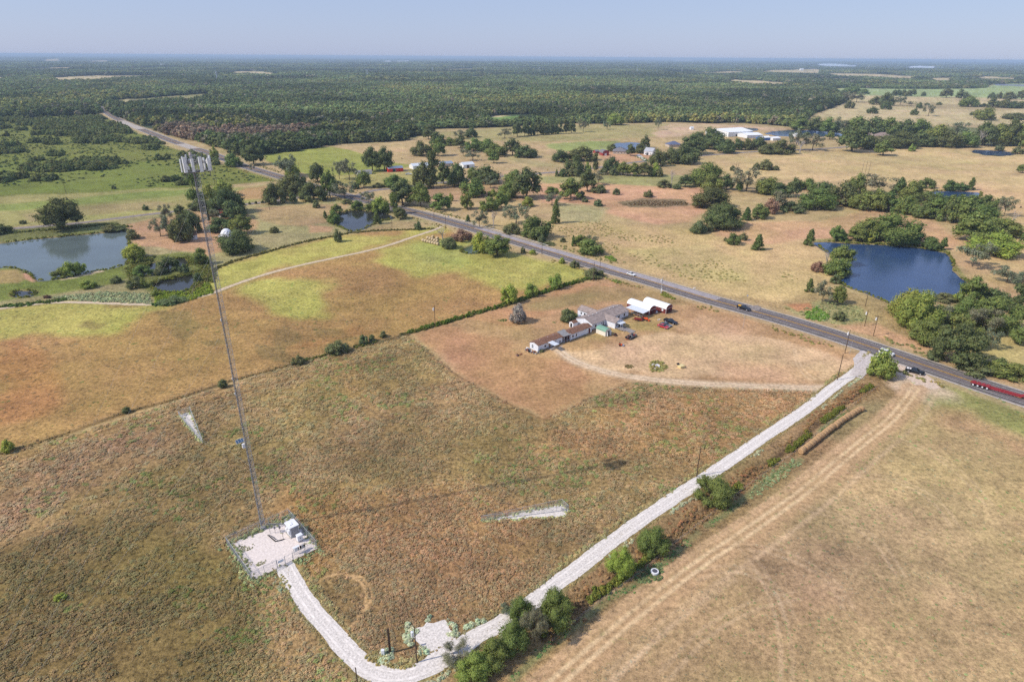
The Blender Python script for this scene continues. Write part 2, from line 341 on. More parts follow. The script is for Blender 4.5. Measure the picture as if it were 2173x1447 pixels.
# the two big fields
YEL = PP('455,575 470,566 560,538 700,503 770,493 905,487 945,484 990,510 1090,545 1240,572 1268,583 1240,594 1160,622 1080,648 1000,668 915,694 870,706 740,738 640,765 500,808 300,870 160,918 0,958 -500,1090 -500,690 0,660 55,650 190,644 330,650 390,642 450,600')
pa(YEL, (158, 126, 80), 1.2, 1.5, .45)
for s in ['0,662 100,650 330,652 290,678 240,704 170,722 110,714 90,690 60,700 0,716 -300,740 -300,690', '455,577 560,540 700,505 905,489 936,487 870,508 720,548 600,574 500,606 460,620', '500,615 560,596 640,584 700,592 716,606 690,625 700,650 690,674 640,680 600,664 560,650 520,640',
          '780,560 820,530 900,505 960,500 1020,525 1120,552 1240,575 1210,596 1150,612 1080,606 980,588 900,584 840,575', '1000,510 1060,536 1240,572 1270,583 1200,600 1060,560']:
    pa(PP(s), (164, 158, 84), 6, 13, .45, .95, 24)
pa(PP('860,520 960,506 1000,530 980,560 900,560'), (146, 150, 82), 6, 12, .45, .7)
for s in ['190,680 215,690 200,700 160,690', '330,660 400,662 430,690 400,720 470,724 500,730 440,735 390,722 360,690', '560,700 620,690 640,720 590,740', '540,730 600,740 610,765 560,760', '650,690 720,700 760,720 700,725']:
    pa(PP(s), (124, 108, 68), 1.2, 4, .5, .6, 10)
for s in ['0,720 60,720 120,800 100,880 0,900', '600,740 750,700 850,700 700,730', '80,940 300,850 420,830 200,880']:
    pa(PP(s), (166, 118, 74), 4, 10, .4, .6)
PAS = PP('0,962 160,922 300,874 500,812 640,770 740,742 866,708 890,728 960,790 1060,846 1150,890 1240,850 1330,812 1600,826 1752,828 1650,905 1520,996 1430,1054 1340,1114 1235,1194 1140,1268 1060,1318 960,1385 890,1430 840,1500 200,2100 -900,1900 -700,1100')
pa(PAS, (154, 127, 86), 1.0, 1.2, .9)
for s, c, a in [('550,850 750,770 880,740 1000,800 940,860 780,850 640,880', (150, 128, 78), .7), ('700,950 900,900 1100,930 1050,1020 850,1040', (146, 124, 78), .6), ('0,1180 300,1140 480,1180 560,1300 640,1447 300,1500 -200,1500 -300,1250', (118, 102, 60), .85),
                ('200,960 420,970 520,1100 400,1150 200,1080 100,1000', (126, 108, 66), .65), ('350,1000 500,900 600,1000 560,1080 420,1080', (130, 112, 68), .5), ('1150,900 1450,830 1720,835 1500,980 1300,1000 1150,960', (168, 130, 86), .75),
                ('750,1060 1000,1040 1150,1100 1050,1200 800,1180', (166, 124, 84), .5), ('0,980 200,920 380,880 300,980 0,1100', (144, 114, 84), .6), ('820,1290 1040,1180 1180,1150 1100,1250 980,1300', (142, 112, 76), .5),
                ('660,1250 760,1200 840,1240 830,1330 720,1330', (118, 100, 62), .6), ('560,1080 620,1040 700,1090 690,1200 640,1200', (166, 122, 74), .5), ('700,810 760,780 800,830 780,900 720,880', (160, 128, 82), .6)]:
    pa(PP(s), c, 6, 14, .9, a, 30)
# the bare line of the tower's old trench, mower strips by the fence row
pa(PP('868,708 1000,668 1090,640 1180,612 1280,590 1340,598 1420,617 1520,640 1640,672 1760,712 1830,745 1856,765 1800,806 1752,824 1500,818 1330,810 1240,850 1152,888 1060,846 960,790 890,728'), (172, 138, 100), 2.0, 1.8, .15)
for s, c, a in [('880,710 950,690 1060,720 1120,760 1200,770 1290,800 1150,885 1000,810', (172, 130, 94), .75), ('1000,675 1120,640 1250,600 1320,600 1240,640 1180,655 1120,680 1080,690', (172, 130, 94), .75), ('1130,650 1260,610 1420,620 1480,650 1300,640 1180,660', (146, 128, 86), .7), ('1230,715 1290,690 1350,680 1420,690 1400,705 1340,700 1280,725', (136, 124, 74), .7), ('1060,650 1140,630 1220,625 1290,625 1260,645 1150,660', (140, 124, 82), .6), ('1070,700 1150,690 1200,700 1150,725 1080,725', (150, 126, 88), .55),
                ('1190,748 1280,742 1400,712 1500,700 1640,716 1790,758 1830,752 1840,775 1780,805 1700,815 1560,805 1420,800 1300,790 1220,775', (200, 170, 132), .75), ('1420,690 1500,670 1620,695 1600,715 1480,705', (180, 148, 112), .8), ('1560,800 1700,815 1760,790 1650,770 1520,775', (194, 158, 118), .7),
                ('1250,640 1330,600 1400,610 1450,640 1380,640', (160, 134, 92), .7), ('1440,640 1560,660 1760,720 1740,730 1560,690', (160, 124, 92), .6), ('1330,665 1430,672 1420,700 1300,712 1250,720', (168, 142, 94), .7)]:
    pa(PP(s), c, 2.5, 6, .15, a, 14)
pa(PP('1250,583 1300,586 1420,612 1640,668 1800,718 1850,745 1840,735 1700,690 1500,640 1380,607 1290,580'), (196, 160, 112), 1, 1.5, .3, .9)
# ditch side and the big stubble field
pa(PP('1856,765 1800,806 1760,836 1650,915 1520,1003 1430,1062 1340,1122 1235,1205 1140,1278 1070,1330 1000,1375 940,1440 880,1560 1100,1560 1180,1470 1330,1330 1500,1200 1700,1040 1850,930 1930,850 1960,800 1915,770'), (150, 124, 86), .8, 1.2, .75)
FLD = PP('1960,790 2173,858 2600,1010 2900,1700 1000,1900 1075,1520 1140,1447 1240,1350 1400,1235 1520,1140 1640,1040 1760,950 1850,890 1905,840')
pa(FLD, (174, 148, 106), 1.5, 3, .25)
for s, c, a in [('1960,800 2173,862 2300,900 2300,990 2173,935 2060,880 1970,850', (138, 138, 82), .8), ('1780,900 1950,860 2173,950 2173,1100 1950,1050 1800,1000', (172, 148, 106), .5), ('1700,1050 2000,1020 2173,1100 2173,1250 1900,1250 1700,1160', (166, 144, 106), .5),
                ('1150,1447 1400,1260 1600,1150 1750,1200 1700,1447', (170, 140, 104), .6), ('1950,1250 2173,1180 2173,1447 2000,1447', (168, 146, 104), .4), ('1560,1200 1700,1150 1850,1240 1750,1300', (172, 146, 108), .6),
                ('2000,870 2100,900 2173,930 2173,960 2080,930 2000,890', (186, 148, 112), .7), ('1905,790 1950,800 1990,830 1960,850 1900,820', (210, 184, 158), .9), ('1800,860 1850,850 1900,850 1850,900 1780,935 1740,930', (150, 138, 96), .7)]:
    pa(PP(s), c, 4, 8, .25, a, 16)
pa(PP('1235,1195 1340,1117 1520,1003 1560,1010 1400,1140 1240,1265 1150,1340 1090,1390 1060,1370 1140,1290'), (148, 120, 84), 1.2, 2.5, .8, .8, 6)

def offs(line, d):
    P = np.array(line); T = np.gradient(P, axis=0); T /= np.linalg.norm(T, axis=1)[:, None] + 1e-9
    return [tuple(p) for p in P + np.stack([-T[:, 1], T[:, 0]], 1) * d]
STROKES = []   # (line, half width, colour, soft, amount)
def stroke(line, w, rgb, soft=.4, amt=1.0): STROKES.append((line, w, np.array(S(rgb)), soft, amt))
stroke(HWY, 9.5, (170, 148, 112), 2.5, .8)
stroke(YARD, 2.2, (196, 172, 142), 1.8, .7); stroke(offs(YARD, .9), .4, (214, 194, 168), .5, .6); stroke(offs(YARD, -.9), .4, (214, 194, 168), .5, .6)
R0 = [tuple(p) for p in resample(RUTS[0], 3)]
stroke(R0, 3.4, (182, 148, 112), 2.0, .7)
for d in (-.95, .95): stroke(offs(R0, d), .34, (210, 182, 142), .4, .85)
for d in (-2.7, -3.6): stroke(offs(R0, d), .22, (200, 166, 130), .4, .5)
stroke(offs(R0, 6.2), .4, (206, 176, 142), .8, .4)
fence_row = smooth(PP('-300,1052 0,963 110,931 190,903 270,873 340,857 420,832 500,805 560,790 640,768 740,740 820,722 870,706'), 1)
hedge_row = smooth(PP('870,706 915,694 1000,668 1080,646 1160,618 1240,594 1276,584'), 1)
stroke(fence_row, .8, (96, 82, 54), .8, .85)
stroke(smooth(PP('0,985 110,955 270,897 420,856 520,832 640,800 800,762 880,740'), 1), .35, (112, 84, 54), .35, .8)
stroke(smooth(PP('0,976 110,946 270,888 420,848 520,822 640,789 800,752'), 1), 1.3, (160, 130, 84), .8, .6)
stroke(hedge_row, 1.0, (92, 90, 54), .8, .9)
stroke(PP('1155,889 1240,851 1330,812'), .4, (128, 96, 68), .5, .6); stroke(PP('885,730 960,790 1060,848 1150,890'), .3, (128, 98, 68), .4, .7)
ring1 = smooth(PP('690,1225 720,1215 755,1225 775,1245 778,1275 762,1305 745,1330'), 2); ring2 = smooth(PP('735,1222 765,1222 785,1240 790,1265 775,1295'), 2)
for r in (ring1, ring2): stroke(r, .26, (188, 154, 110), .35, .9)
for s in ['1688,740 1692,760 1705,785 1730,805', '1684,742 1686,762 1700,790 1722,808']: stroke(smooth(PP(s), 2), .25, (214, 184, 146), .3, .6)
DITCH = smooth(PP('1850,815 1800,850 1740,895 1690,940 1640,975 1580,1015 1490,1085 1430,1130 1360,1190 1290,1240 1220,1290 1150,1350'), 1)
stroke(DITCH, .55, (88, 70, 50), .6, .8)
GREEN = [smooth(PP(s), 1) for s in ['1820,868 1770,890 1740,915', '1700,975 1640,1010 1575,1060 1540,1090 1500,1115', '1480,1130 1440,1170 1400,1200 1370,1225', '1370,1230 1300,1265 1250,1305 1190,1350 1130,1400 1090,1440']]
for s_ in ['1590,1165 1640,1175 1700,1195 1760,1235 1790,1290', '1560,1150 1600,1200 1640,1280 1660,1380 1655,1460', '1480,1230 1540,1210 1600,1220 1650,1260 1665,1310', '1700,1080 1780,1100 1860,1150 1900,1220', '1820,1010 1900,1020 1980,1060 2020,1120', '1420,1440 1500,1350 1600,1290 1700,1270', '1880,930 1950,950 2030,1000 2090,1070', '1300,1447 1420,1330 1560,1230']:
    q_ = smooth(PP(s_), 2); stroke(q_, .3, (206, 178, 144), .5, .28); stroke(offs(q_, 1.9), .3, (206, 178, 144), .5, .22)
for l in GREEN: stroke(l, .6, (112, 122, 80), .9, .6)
for l in [WATER['pond_left'], WATER['pond_right'], WATER['pond_middle']]: stroke(l + [l[0]], 1.0, (120, 108, 70), 1.0, .6)
stroke(FTRACK, 1.6, (140, 128, 72), 1.2, .6)
stroke(GRAV, 2.6, (146, 138, 92), .8, .6)

def terrain(X, Y):
    r = np.hypot(X, Y); k = sstep(2600, 9000, r)
    return k * ((fbm(X, Y, 5200, 5, 3) - .5) * 62 + (vnoise(X, Y, 1500, 9) - .5) * 14)
def glade(X, Y):                          # open glades inside the wood
    return sstep(.655, .70, fbm(X, Y, 430, 71, 3)) * sstep(1250, 1700, Y)
def paint(X, Y):
    C = np.tile(np.array(S((170, 150, 108))), (len(X), 1)); coat = np.full(len(X), .3)
    n1 = {}
    for poly, rgb, soft, rag, ct, amt, ns in PA:
        P = np.array(poly); m = soft + rag
        sel = np.where((X > P[:, 0].min() - m) & (X < P[:, 0].max() + m) & (Y > P[:, 1].min() - m) & (Y < P[:, 1].max() + m))[0]
        if not len(sel): continue
        x, y = X[sel], Y[sel]
        d = sdf(x, y, poly) + (fbm(x, y, ns, len(poly), 3) - .5) * 2 * rag
        k = (1 - sstep(-soft, soft, d)) * amt
        C[sel] = C[sel] * (1 - k[:, None]) + rgb * k[:, None]; coat[sel] = coat[sel] * (1 - k) + ct * k
    k = (glade(X, Y) * (sdf(X, Y, FOREST) < 0))[:, None] * .8; C = C * (1 - k) + np.array(S((158, 150, 102))) * k * (.8 + .5 * vnoise(X, Y, 900, 5))[:, None]
    # natural drift of dry and green growth
    g1 = fbm(X, Y, 60, 3, 4) - .5; g2 = fbm(X, Y, 9, 8, 3) - .5; g3 = fbm(X, Y, 22, 31, 3) - .5; g4 = fbm(X, Y, 2.6, 41, 2) - .5; g5 = fbm(X + .6 * Y, (Y - .6 * X) * 4, 30, 91, 3) - .5
    C *= (1 + .5 * g1 + .42 * g2 + .3 * g4 + .22 * g5)[:, None]
    C[:, 1] *= 1 + .16 * g3 - .06 * g1; C[:, 2] *= 1 - .12 * g3
    yel = -sdf(X, Y, YEL) > 0
    for line, w, rgb, soft, amt in STROKES:
        P = np.array(line); m = w + soft + 1
        sel = np.where((X > P[:, 0].min() - m) & (X < P[:, 0].max() + m) & (Y > P[:, 1].min() - m) & (Y < P[:, 1].max() + m))[0]
        if not len(sel): continue
        x, y = X[sel], Y[sel]
        k = (1 - sstep(w - soft * .5, w + soft, near_line(x, y, line))) * amt * np.clip(.45 + 1.1 * vnoise(x, y, 4.0, 77), 0, 1)
        C[sel] = C[sel] * (1 - k[:, None]) + rgb * k[:, None]; coat[sel] *= (1 - k * .6)
    return np.clip(C, .004, .9), coat

# ------------------------------------------------------------------ the ground: one sheet to the horizon
def ground():
    ths = np.concatenate([np.linspace(-math.pi, -.95, 40)[:-1], np.arange(-.95, .95, .0022), np.linspace(.95, math.pi, 40)])
    rs = [8.0]
    while rs[-1] < 42000:
        r = rs[-1]; rs.append(r + (max(.0035 * r, .95 * r * r / 64500) if r > 55 else 6))
    rs = np.array(rs); T, R = np.meshgrid(ths, rs)
    X = (R * np.sin(T)).ravel(); Y = (R * np.cos(T)).ravel(); Z = terrain(X, Y)
    C, coat = paint(X, Y)
    mud = np.array(S((132, 116, 82)))
    for nm, poly in WATER.items():
        P = np.array(poly); sel = np.where((X > P[:, 0].min() - 6) & (X < P[:, 0].max() + 6) & (Y > P[:, 1].min() - 6) & (Y < P[:, 1].max() + 6))[0]
        d = sdf(X[sel], Y[sel], poly) + (fbm(X[sel], Y[sel], 9, 4, 3) - .5) * 1.6
        Z[sel] -= np.clip(.9 - d * .45, 0, 2.2)
        k = (1 - sstep(.6, 3.2, d + 1.2 * (fbm(X[sel], Y[sel], 7, 44, 2) - .5))); C[sel] = C[sel] * (1 - k[:, None]) + mud * k[:, None]; coat[sel] *= 1 - k
    # ditch beside the gravel road
    d = near_line(X, Y, DITCH); Z -= np.clip(1 - d / 1.6, 0, 1) * .6
    nt, nr = len(ths), len(rs); idx = np.arange(nt * nr).reshape(nr, nt)
    F = np.stack([idx[:-1, :-1].ravel(), idx[:-1, 1:].ravel(), idx[1:, 1:].ravel(), idx[1:, :-1].ravel()], 1)[:, ::-1]
    me = np_mesh('ground', np.stack([X, Y, Z], 1), F, 4, True)
    set_attr(me, 'Col', C); set_attr(me, 'coat', coat, 'FLOAT')
    m = bpy.data.materials.new('ground'); m.use_nodes = True; n = m.node_tree; L = n.links; b = n.nodes['Principled BSDF']
    b.inputs['Roughness'].default_value = .95; b.inputs['Specular IOR Level'].default_value = .1
    tc = n.nodes.new('ShaderNodeTexCoord')
    def noise(s, det=3, rough=.6):
        z = n.nodes.new('ShaderNodeTexNoise'); z.inputs['Scale'].default_value = s; z.inputs['Detail'].default_value = det; z.inputs['Roughness'].default_value = rough
        L.new(tc.outputs['Object'], z.inputs['Vector']); return z.outputs['Fac']
    def math_(op, a, bb=None, c=None):
        q = n.nodes.new('ShaderNodeMath'); q.operation = op
        for i, v in enumerate((a, bb, c)):
            if v is None: continue
            if isinstance(v, (int, float)): q.inputs[i].default_value = v
            else: L.new(v, q.inputs[i])
        return q.outputs[0]
    ac = n.nodes.new('ShaderNodeAttribute'); ac.attribute_name = 'Col'; at = n.nodes.new('ShaderNodeAttribute'); at.attribute_name = 'coat'
    ct = at.outputs['Fac']
    a = noise(.9, 4, .7); bq = noise(.22, 3, .6); c = noise(3.2, 3, .7); e = noise(.05, 3)
    # stubble and clumps: colour really differs from clump to clump
    v = math_('ADD', math_('MULTIPLY', math_('SUBTRACT', a, .5), 2.9), math_('MULTIPLY', math_('SUBTRACT', bq, .5), .9))
    v = math_('ADD', v, math_('MULTIPLY', math_('SUBTRACT', c, .5), 1.9))
    amp = math_('ADD', math_('MULTIPLY', ct, .6), .6)
    fac = math_('ADD', math_('MULTIPLY', v, amp), 1.0)
    fac = math_('MAXIMUM', fac, .35)
    sc = n.nodes.new('ShaderNodeVectorMath'); sc.operation = 'SCALE'; L.new(ac.outputs['Color'], sc.inputs[0]); L.new(fac, sc.inputs['Scale'])
    # green flecks in the stubble, where the coat is middling
    gm = noise(.6, 5, .75); gz = n.nodes.new('ShaderNodeMapRange'); gz.inputs['From Min'].default_value = .56; gz.inputs['From Max'].default_value = .66
    L.new(gm, gz.inputs['Value'])
    gk = math_('MULTIPLY', gz.outputs[0], math_('MULTIPLY', math_('ADD', e, -.1), .75))
    mx = n.nodes.new('ShaderNodeMix'); mx.data_type = 'RGBA'; L.new(gk, mx.inputs['Factor']); L.new(sc.outputs[0], mx.inputs['A'])
    gr = n.nodes.new('ShaderNodeVectorMath'); gr.operation = 'MULTIPLY'; L.new(sc.outputs[0], gr.inputs[0]); gr.inputs[1].default_value = (.55, .88, .5)
    L.new(gr.outputs[0], mx.inputs['B']); L.new(mx.outputs['Result'], b.inputs['Base Color'])
    bh = math_('ADD', math_('MULTIPLY', a, .55), math_('ADD', math_('MULTIPLY', c, .18), math_('MULTIPLY', bq, .5)))
    bp = n.nodes.new('ShaderNodeBump'); bp.inputs['Distance'].default_value = 1.0
    L.new(math_('ADD', math_('MULTIPLY', ct, .75), .08), bp.inputs['Strength']); L.new(bh, bp.inputs['Height']); L.new(bp.outputs[0], b.inputs['Normal'])
    o = obj('ground', me, m); tag(o, kind='structure'); return o
ground()

# water
def water_mat(name, rgb, rough=.06, bump=.06):
    m = bpy.data.materials.new(name); m.use_nodes = True; n = m.node_tree; L = n.links; b = n.nodes['Principled BSDF']
    b.inputs['Base Color'].default_value = (*rgb, 1); b.inputs['Roughness'].default_value = rough; b.inputs['IOR'].default_value = 1.33; b.inputs['Specular IOR Level'].default_value = .5
    tc = n.nodes.new('ShaderNodeTexCoord'); z = n.nodes.new('ShaderNodeTexNoise'); z.inputs['Scale'].default_value = 1.1; z.inputs['Detail'].default_value = 5
    L.new(tc.outputs['Object'], z.inputs['Vector']); bp = n.nodes.new('ShaderNodeBump'); bp.inputs['Strength'].default_value = bump; bp.inputs['Distance'].default_value = .3
    L.new(z.outputs['Fac'], bp.inputs['Height']); L.new(bp.outputs[0], b.inputs['Normal'])
    z2 = n.nodes.new('ShaderNodeTexNoise'); z2.inputs['Scale'].default_value = .05; L.new(tc.outputs['Object'], z2.inputs['Vector'])
    mr = n.nodes.new('ShaderNodeMapRange'); mr.inputs['To Min'].default_value = .7; mr.inputs['To Max'].default_value = 1.3; L.new(z2.outputs['Fac'], mr.inputs['Value'])
    sc = n.nodes.new('ShaderNodeVectorMath'); sc.operation = 'SCALE'; sc.inputs[0].default_value = rgb; L.new(mr.outputs[0], sc.inputs['Scale']); L.new(sc.outputs[0], b.inputs['Base Color'])
    return m
WM = {'grey': water_mat('murky water', (.115, .145, .14)), 'blue': water_mat('blue water', (.030, .062, .14), .14, .22), 'dark': water_mat('dark water', (.03, .032, .028), .04, .03), 'algae': water_mat('algae water', (.07, .10, .05), .2)}
for nm, poly in WATER.items():
    P = np.array(poly); c = P.mean(0); P = [(p[0] + (p[0] - c[0]) / (math.hypot(*(p - c)) + 1e-6) * 2.2, p[1] + (p[1] - c[1]) / (math.hypot(*(p - c)) + 1e-6) * 2.2) for p in P]
    me = bpy.data.meshes.new('pond'); me.from_pydata([(x, y, -.5) for x, y in P], [], [tuple(range(len(P)))]); me.update()
    if me.polygons[0].normal.z < 0: me.flip_normals()
    kind = {'pond_left': 'grey', 'pond_right': 'blue', 'pond_upper_small': 'dark', 'pond_lower_small': 'dark', 'pond_middle': 'dark', 'pond_green': 'algae', 'pond_puddle': 'dark', 'pond_creek': 'dark'}.get(nm, 'blue')
    tag(obj('pond_water', me, WM[kind]), kind='structure')

# ------------------------------------------------------------------ roads
def ribbon(name, line, half, z, m, rag=0.0, step=1.0, u0=None, u1=None, parent=None, seed=0, widen=None):
    P = resample(line, step); T = np.gradient(P, axis=0); T /= np.linalg.norm(T, axis=1)[:, None] + 1e-9; N = np.stack([-T[:, 1], T[:, 0]], 1)
    s = np.arange(len(P)) * step
    a = -half if u0 is None else u0; b = half if u1 is None else u1
    ra = (fbm(s, s * 0, 3.5, seed + 1, 3) - .5) * 2 * rag; rb = (fbm(s, s * 0, 3.5, seed + 5, 3) - .5) * 2 * rag
    A = P + N * (a + ra)[:, None] if rag else P + N * a; B = P + N * (b + rb)[:, None] if rag else P + N * b
    k = 5 if half and half > 1 else 2
    rows = [A + (B - A) * t for t in np.linspace(0, 1, k)]
    V = np.concatenate([np.concatenate([r, np.full((len(P), 1), z)], 1) for r in rows]); n = len(P); F = []
    for j in range(k - 1):
        i = np.arange(n - 1); F.append(np.stack([j * n + i, j * n + i + 1, (j + 1) * n + i + 1, (j + 1) * n + i], 1)[:, ::-1])
    o = obj(name, np_mesh(name, V, np.concatenate(F), 4), m, parent); tag(o, kind='structure'); return o
asph = mat('asphalt', S((104, 98, 96)), .85, var=.18, vscale=.35, bump=.2, bscale=8)
worn = mat('worn asphalt lane', S((122, 111, 112)), .85, var=.16, vscale=.4)
chip = mat('pale shoulder gravel', S((178, 168, 158)), .95, var=.2, vscale=1.2, bump=.4)
oldasp = mat('old pale asphalt', S((138, 128, 122)), .9, var=.22, vscale=.3, bump=.2)
ypaint = mat('yellow road paint', S((214, 166, 70)), .7, var=.2); wpaint = mat('white road paint', S((212, 210, 204)), .7, var=.2)
grav = mat('white limestone gravel', S((216, 208, 200)), .95, var=.2, vscale=2.6, bump=.6, bscale=5)
dirt = mat('pale dirt track', S((200, 180, 152)), .95, var=.2, vscale=.8, bump=.5)
HW = [tuple(p) for p in resample(HWY, 6)]
ribbon('highway_shoulder', HW, 6.6, .05, chip, .25, 2.0)
ribbon('highway', HW, 5.6, .09, asph, 0, 4.0)
for q, (a, b) in enumerate([(-2.9, -2.1), (-1.3, -.6), (.8, 1.5), (2.3, 3.1)]): ribbon('highway_wheel_path', HW, None, .13, worn, .12, 4.0, a, b, seed=q)
for a in (-.36, .14): ribbon('highway_centre_line', HW, None, .17, ypaint, 0, 4.0, a, a + .22)
j0, j1 = sorted(min(range(len(HW)), key=lambda i: math.dist(HW[i], G(*q))) for q in ((1000, 483), (1540, 645)))
fs = 1 if (lambda q: q[0] + q[1])(offs(HW[j0:j0 + 3], 5)[1]) > HW[j0 + 1][0] + HW[j0 + 1][1] else -1
ribbon('highway_pale_lane', HW[j0:j1], None, .15, mat('bleached asphalt', S((158, 150, 152)), .9, var=.14, vscale=.3), .1, 4.0, min(fs * .55, fs * 5.0), max(fs * .55, fs * 5.0))
for a in (-3.85, 3.7): ribbon('highway_edge_line', HW, None, .17, wpaint, 0, 4.0, a, a + .15)
i0 = min(range(len(HW)), key=lambda i: math.dist(HW[i], G(302, 276))); i1 = min(range(len(HW)), key=lambda i: math.dist(HW[i], G(252, 255)))
for a, b in (((300, 275), (258, 257)), ((410, 316), (380, 307))):
    i0, i1 = sorted((min(range(len(HW)), key=lambda i: math.dist(HW[i], G(*a))), min(range(len(HW)), key=lambda i: math.dist(HW[i], G(*b)))))
    ribbon('highway_concrete_bridge_deck', HW[i0:i1 + 1], 5.6, .21, chip, 0, 4.0)
ribbon('side_road', SROAD, 3.4, .06, oldasp, .15, 2.0)
ribbon('county_road', CROAD, 2.8, .05, oldasp, .3, 2.0)
ribbon('gravel_road', GRAV, 1.85, .05, grav, .3, .4)
for a in (-.95, .8): ribbon('gravel_road_wheel_track', GRAV, None, .065, mat('packed pale gravel', S((226, 218, 210)), .95, var=.14, vscale=1.0), .16, .5, a - .22, a + .22, seed=int(a * 10) + 30)
ribbon('farm_track', FTRACK, 1.35, .05, dirt, .4, .8)
def patch(name, poly, z, m, rag=.4, step=.5, seed=3):
    P = resample(poly + [poly[0]], step)[:-1]
    x, y = P[:, 0], P[:, 1]; P = P + np.stack([fbm(x, y, 2.2, seed, 3) - .5, fbm(x, y, 2.2, seed + 9, 3) - .5], 1) * 2 * rag
    me = bpy.data.meshes.new(name); me.from_pydata([(a, b, z) for a, b in P], [], [tuple(range(len(P)))]); me.update()
    if me.polygons[0].normal.z < 0: me.flip_normals()
    return tag(obj(name, me, m), kind='structure')
patch('gravel_turnout', PP('620,520 700,545 730,520 790,510 810,470 870,480 960,455 985,485 1010,540 1060,545 1100,560 1050,620 1240,560 1330,590 1240,680 1150,740 1000,800 880,850 780,800 830,740 800,680 740,650 700,600 690,560'.replace('620,520 ', ''), 'M'), .08, grav, .35)
patch('driveway_mouth', PP('1060,590 1000,650 1010,700 980,760 1060,790 1130,720 1180,660 1170,630 1130,620', 'I'), .135, mat('driveway asphalt', S((196, 186, 180)), .9, var=.2), .2)
patch('parking_dirt', PP('1265,690 1330,680 1400,700 1500,760 1560,800 1600,850 1540,860 1470,830 1420,830 1370,780 1280,740', 'I'), .04, mat('bare pale dirt', S((206, 184, 164)), .95, var=.2, bump=.5), .7)
patch('field_entrance', PP('300,292 345,285 375,297 360,318 320,325 290,310', 'I'), .135, oldasp, .15)
patch('farm_driveway', PP('1085,105 1110,100 1180,150 1160,162', 'F'), .06, grav, .2)
# ------------------------------------------------------------------ foliage
def leaf_cloud(rng, lobes, n, size, up=.35, shell=.55, flat=1.0):
    """n leaf clumps (kites) spread over lobes (cx,cy,cz,rx,rz)."""
    L = np.array(lobes); w = L[:, 3] * L[:, 4]; k = rng.choice(len(L), n, p=w / w.sum())
    d = rng.normal(size=(n, 3)); d[:, 2] += up; d /= np.linalg.norm(d, axis=1)[:, None]
    rr = shell + (1.08 - shell) * rng.random(n) ** .55
    rr = rr * np.where(rng.random(n) < .14, 1.0 + .35 * rng.random(n), 1.0)
    c = L[k, :3] + d * rr[:, None] * np.stack([L[k, 3], L[k, 3], L[k, 4]], 1)
    nn = d + rng.normal(size=(n, 3)) * .38; nn /= np.linalg.norm(nn, axis=1)[:, None]
    a = np.cross(nn, rng.normal(size=(n, 3))); a /= np.linalg.norm(a, axis=1)[:, None] + 1e-9; b = np.cross(nn, a)
    s = size * (.55 + .9 * rng.random(n)); s2 = s * (.45 + .5 * rng.random(n))
    V = np.stack([c + a * s[:, None], c + b * s2[:, None] + nn * (s * .25)[:, None], c - a * s[:, None], c - b * s2[:, None] + nn * (s * .25)[:, None]], 1)
    t = (.72 + .56 * rng.random(n)) * (.84 + .32 * rng.random(len(L)))[k]
    hue = rng.random(n); T = np.stack([t * (.88 + .3 * hue), t, t * (.85 + .3 * rng.random(n))], 1)
    return V.reshape(-1, 3), np.repeat(T, 4, 0)
_ico = None
def ico():
    global _ico
    if _ico is None:
        import bmesh
        bm = bmesh.new(); bmesh.ops.create_icosphere(bm, subdivisions=2, radius=1)
        _ico = (np.array([v.co[:] for v in bm.verts]), np.array([[v.index for v in f.verts] for f in bm.faces])); bm.free()
    return _ico
def lobes_for(kind, rng):
    Lb = []
    if kind == 'oak':
        for i in range(rng.integers(10, 15)):
            a = rng.random() * 6.28; r = .33 * math.sqrt(rng.random()); z = .3 + .5 * rng.random() * (1 - r)
            Lb.append((r * math.cos(a), r * math.sin(a), z, .13 + .09 * rng.random(), .11 + .07 * rng.random()))
        for i in range(6):
            a = i * 1.047 + rng.random(); Lb.append((.32 * math.cos(a), .32 * math.sin(a), .19 + .2 * rng.random(), .12 + .06 * rng.random(), .14))
        for i in range(7):
            a = rng.random() * 6.28; r = .12 + .3 * rng.random(); Lb.append((r * math.cos(a), r * math.sin(a), .3 + .5 * rng.random() * (1.2 - 2 * r), .07 + .05 * rng.random(), .07 + .05 * rng.random()))
        Lb.append((0, 0, .8, .17, .15)); Lb.append((0, 0, .4, .25, .22))
    elif kind == 'bush':
        for i in range(rng.integers(9, 13)):
            a = rng.random() * 6.28; r = .32 * math.sqrt(rng.random()); z = .22 + .45 * rng.random() * (1 - r * 1.5)
            Lb.append((r * math.cos(a), r * math.sin(a), z, .14 + .08 * rng.random(), .16 + .1 * rng.random()))
        for i in range(6):
            a = i * 1.047 + rng.random(); Lb.append((.3 * math.cos(a), .3 * math.sin(a), .17, .14, .16))
        Lb.append((.05, -.04, .66, .2, .2))
    elif kind == 'cedar':
        for i in range(26):
            z = .06 + .82 * (i / 25); R = .42 * (1 - z) ** .62 * (.75 + .35 * rng.random()); a = rng.random() * 6.28
            Lb.append((R * .62 * math.cos(a), R * .62 * math.sin(a), z, .12 * (1.25 - z), .11))
        Lb.append((0, 0, .5, .2, .4)); Lb.append((0, 0, .88, .06, .1))
    elif kind == 'sparse':
        for i in range(16):
            a = rng.random() * 6.28; r = .4 * math.sqrt(rng.random()); z = .3 + .55 * rng.random() * (1 - r * .6)
            Lb.append((r * math.cos(a), r * math.sin(a), z, .09 + .05 * rng.random(), .08 + .05 * rng.random()))
    elif kind == 'column':
        for i in range(16):
            z = .15 + .72 * rng.random(); a = rng.random() * 6.28; r = .22 * rng.random()
            Lb.append((r * math.cos(a), r * math.sin(a), z, .2, .12))
    return Lb
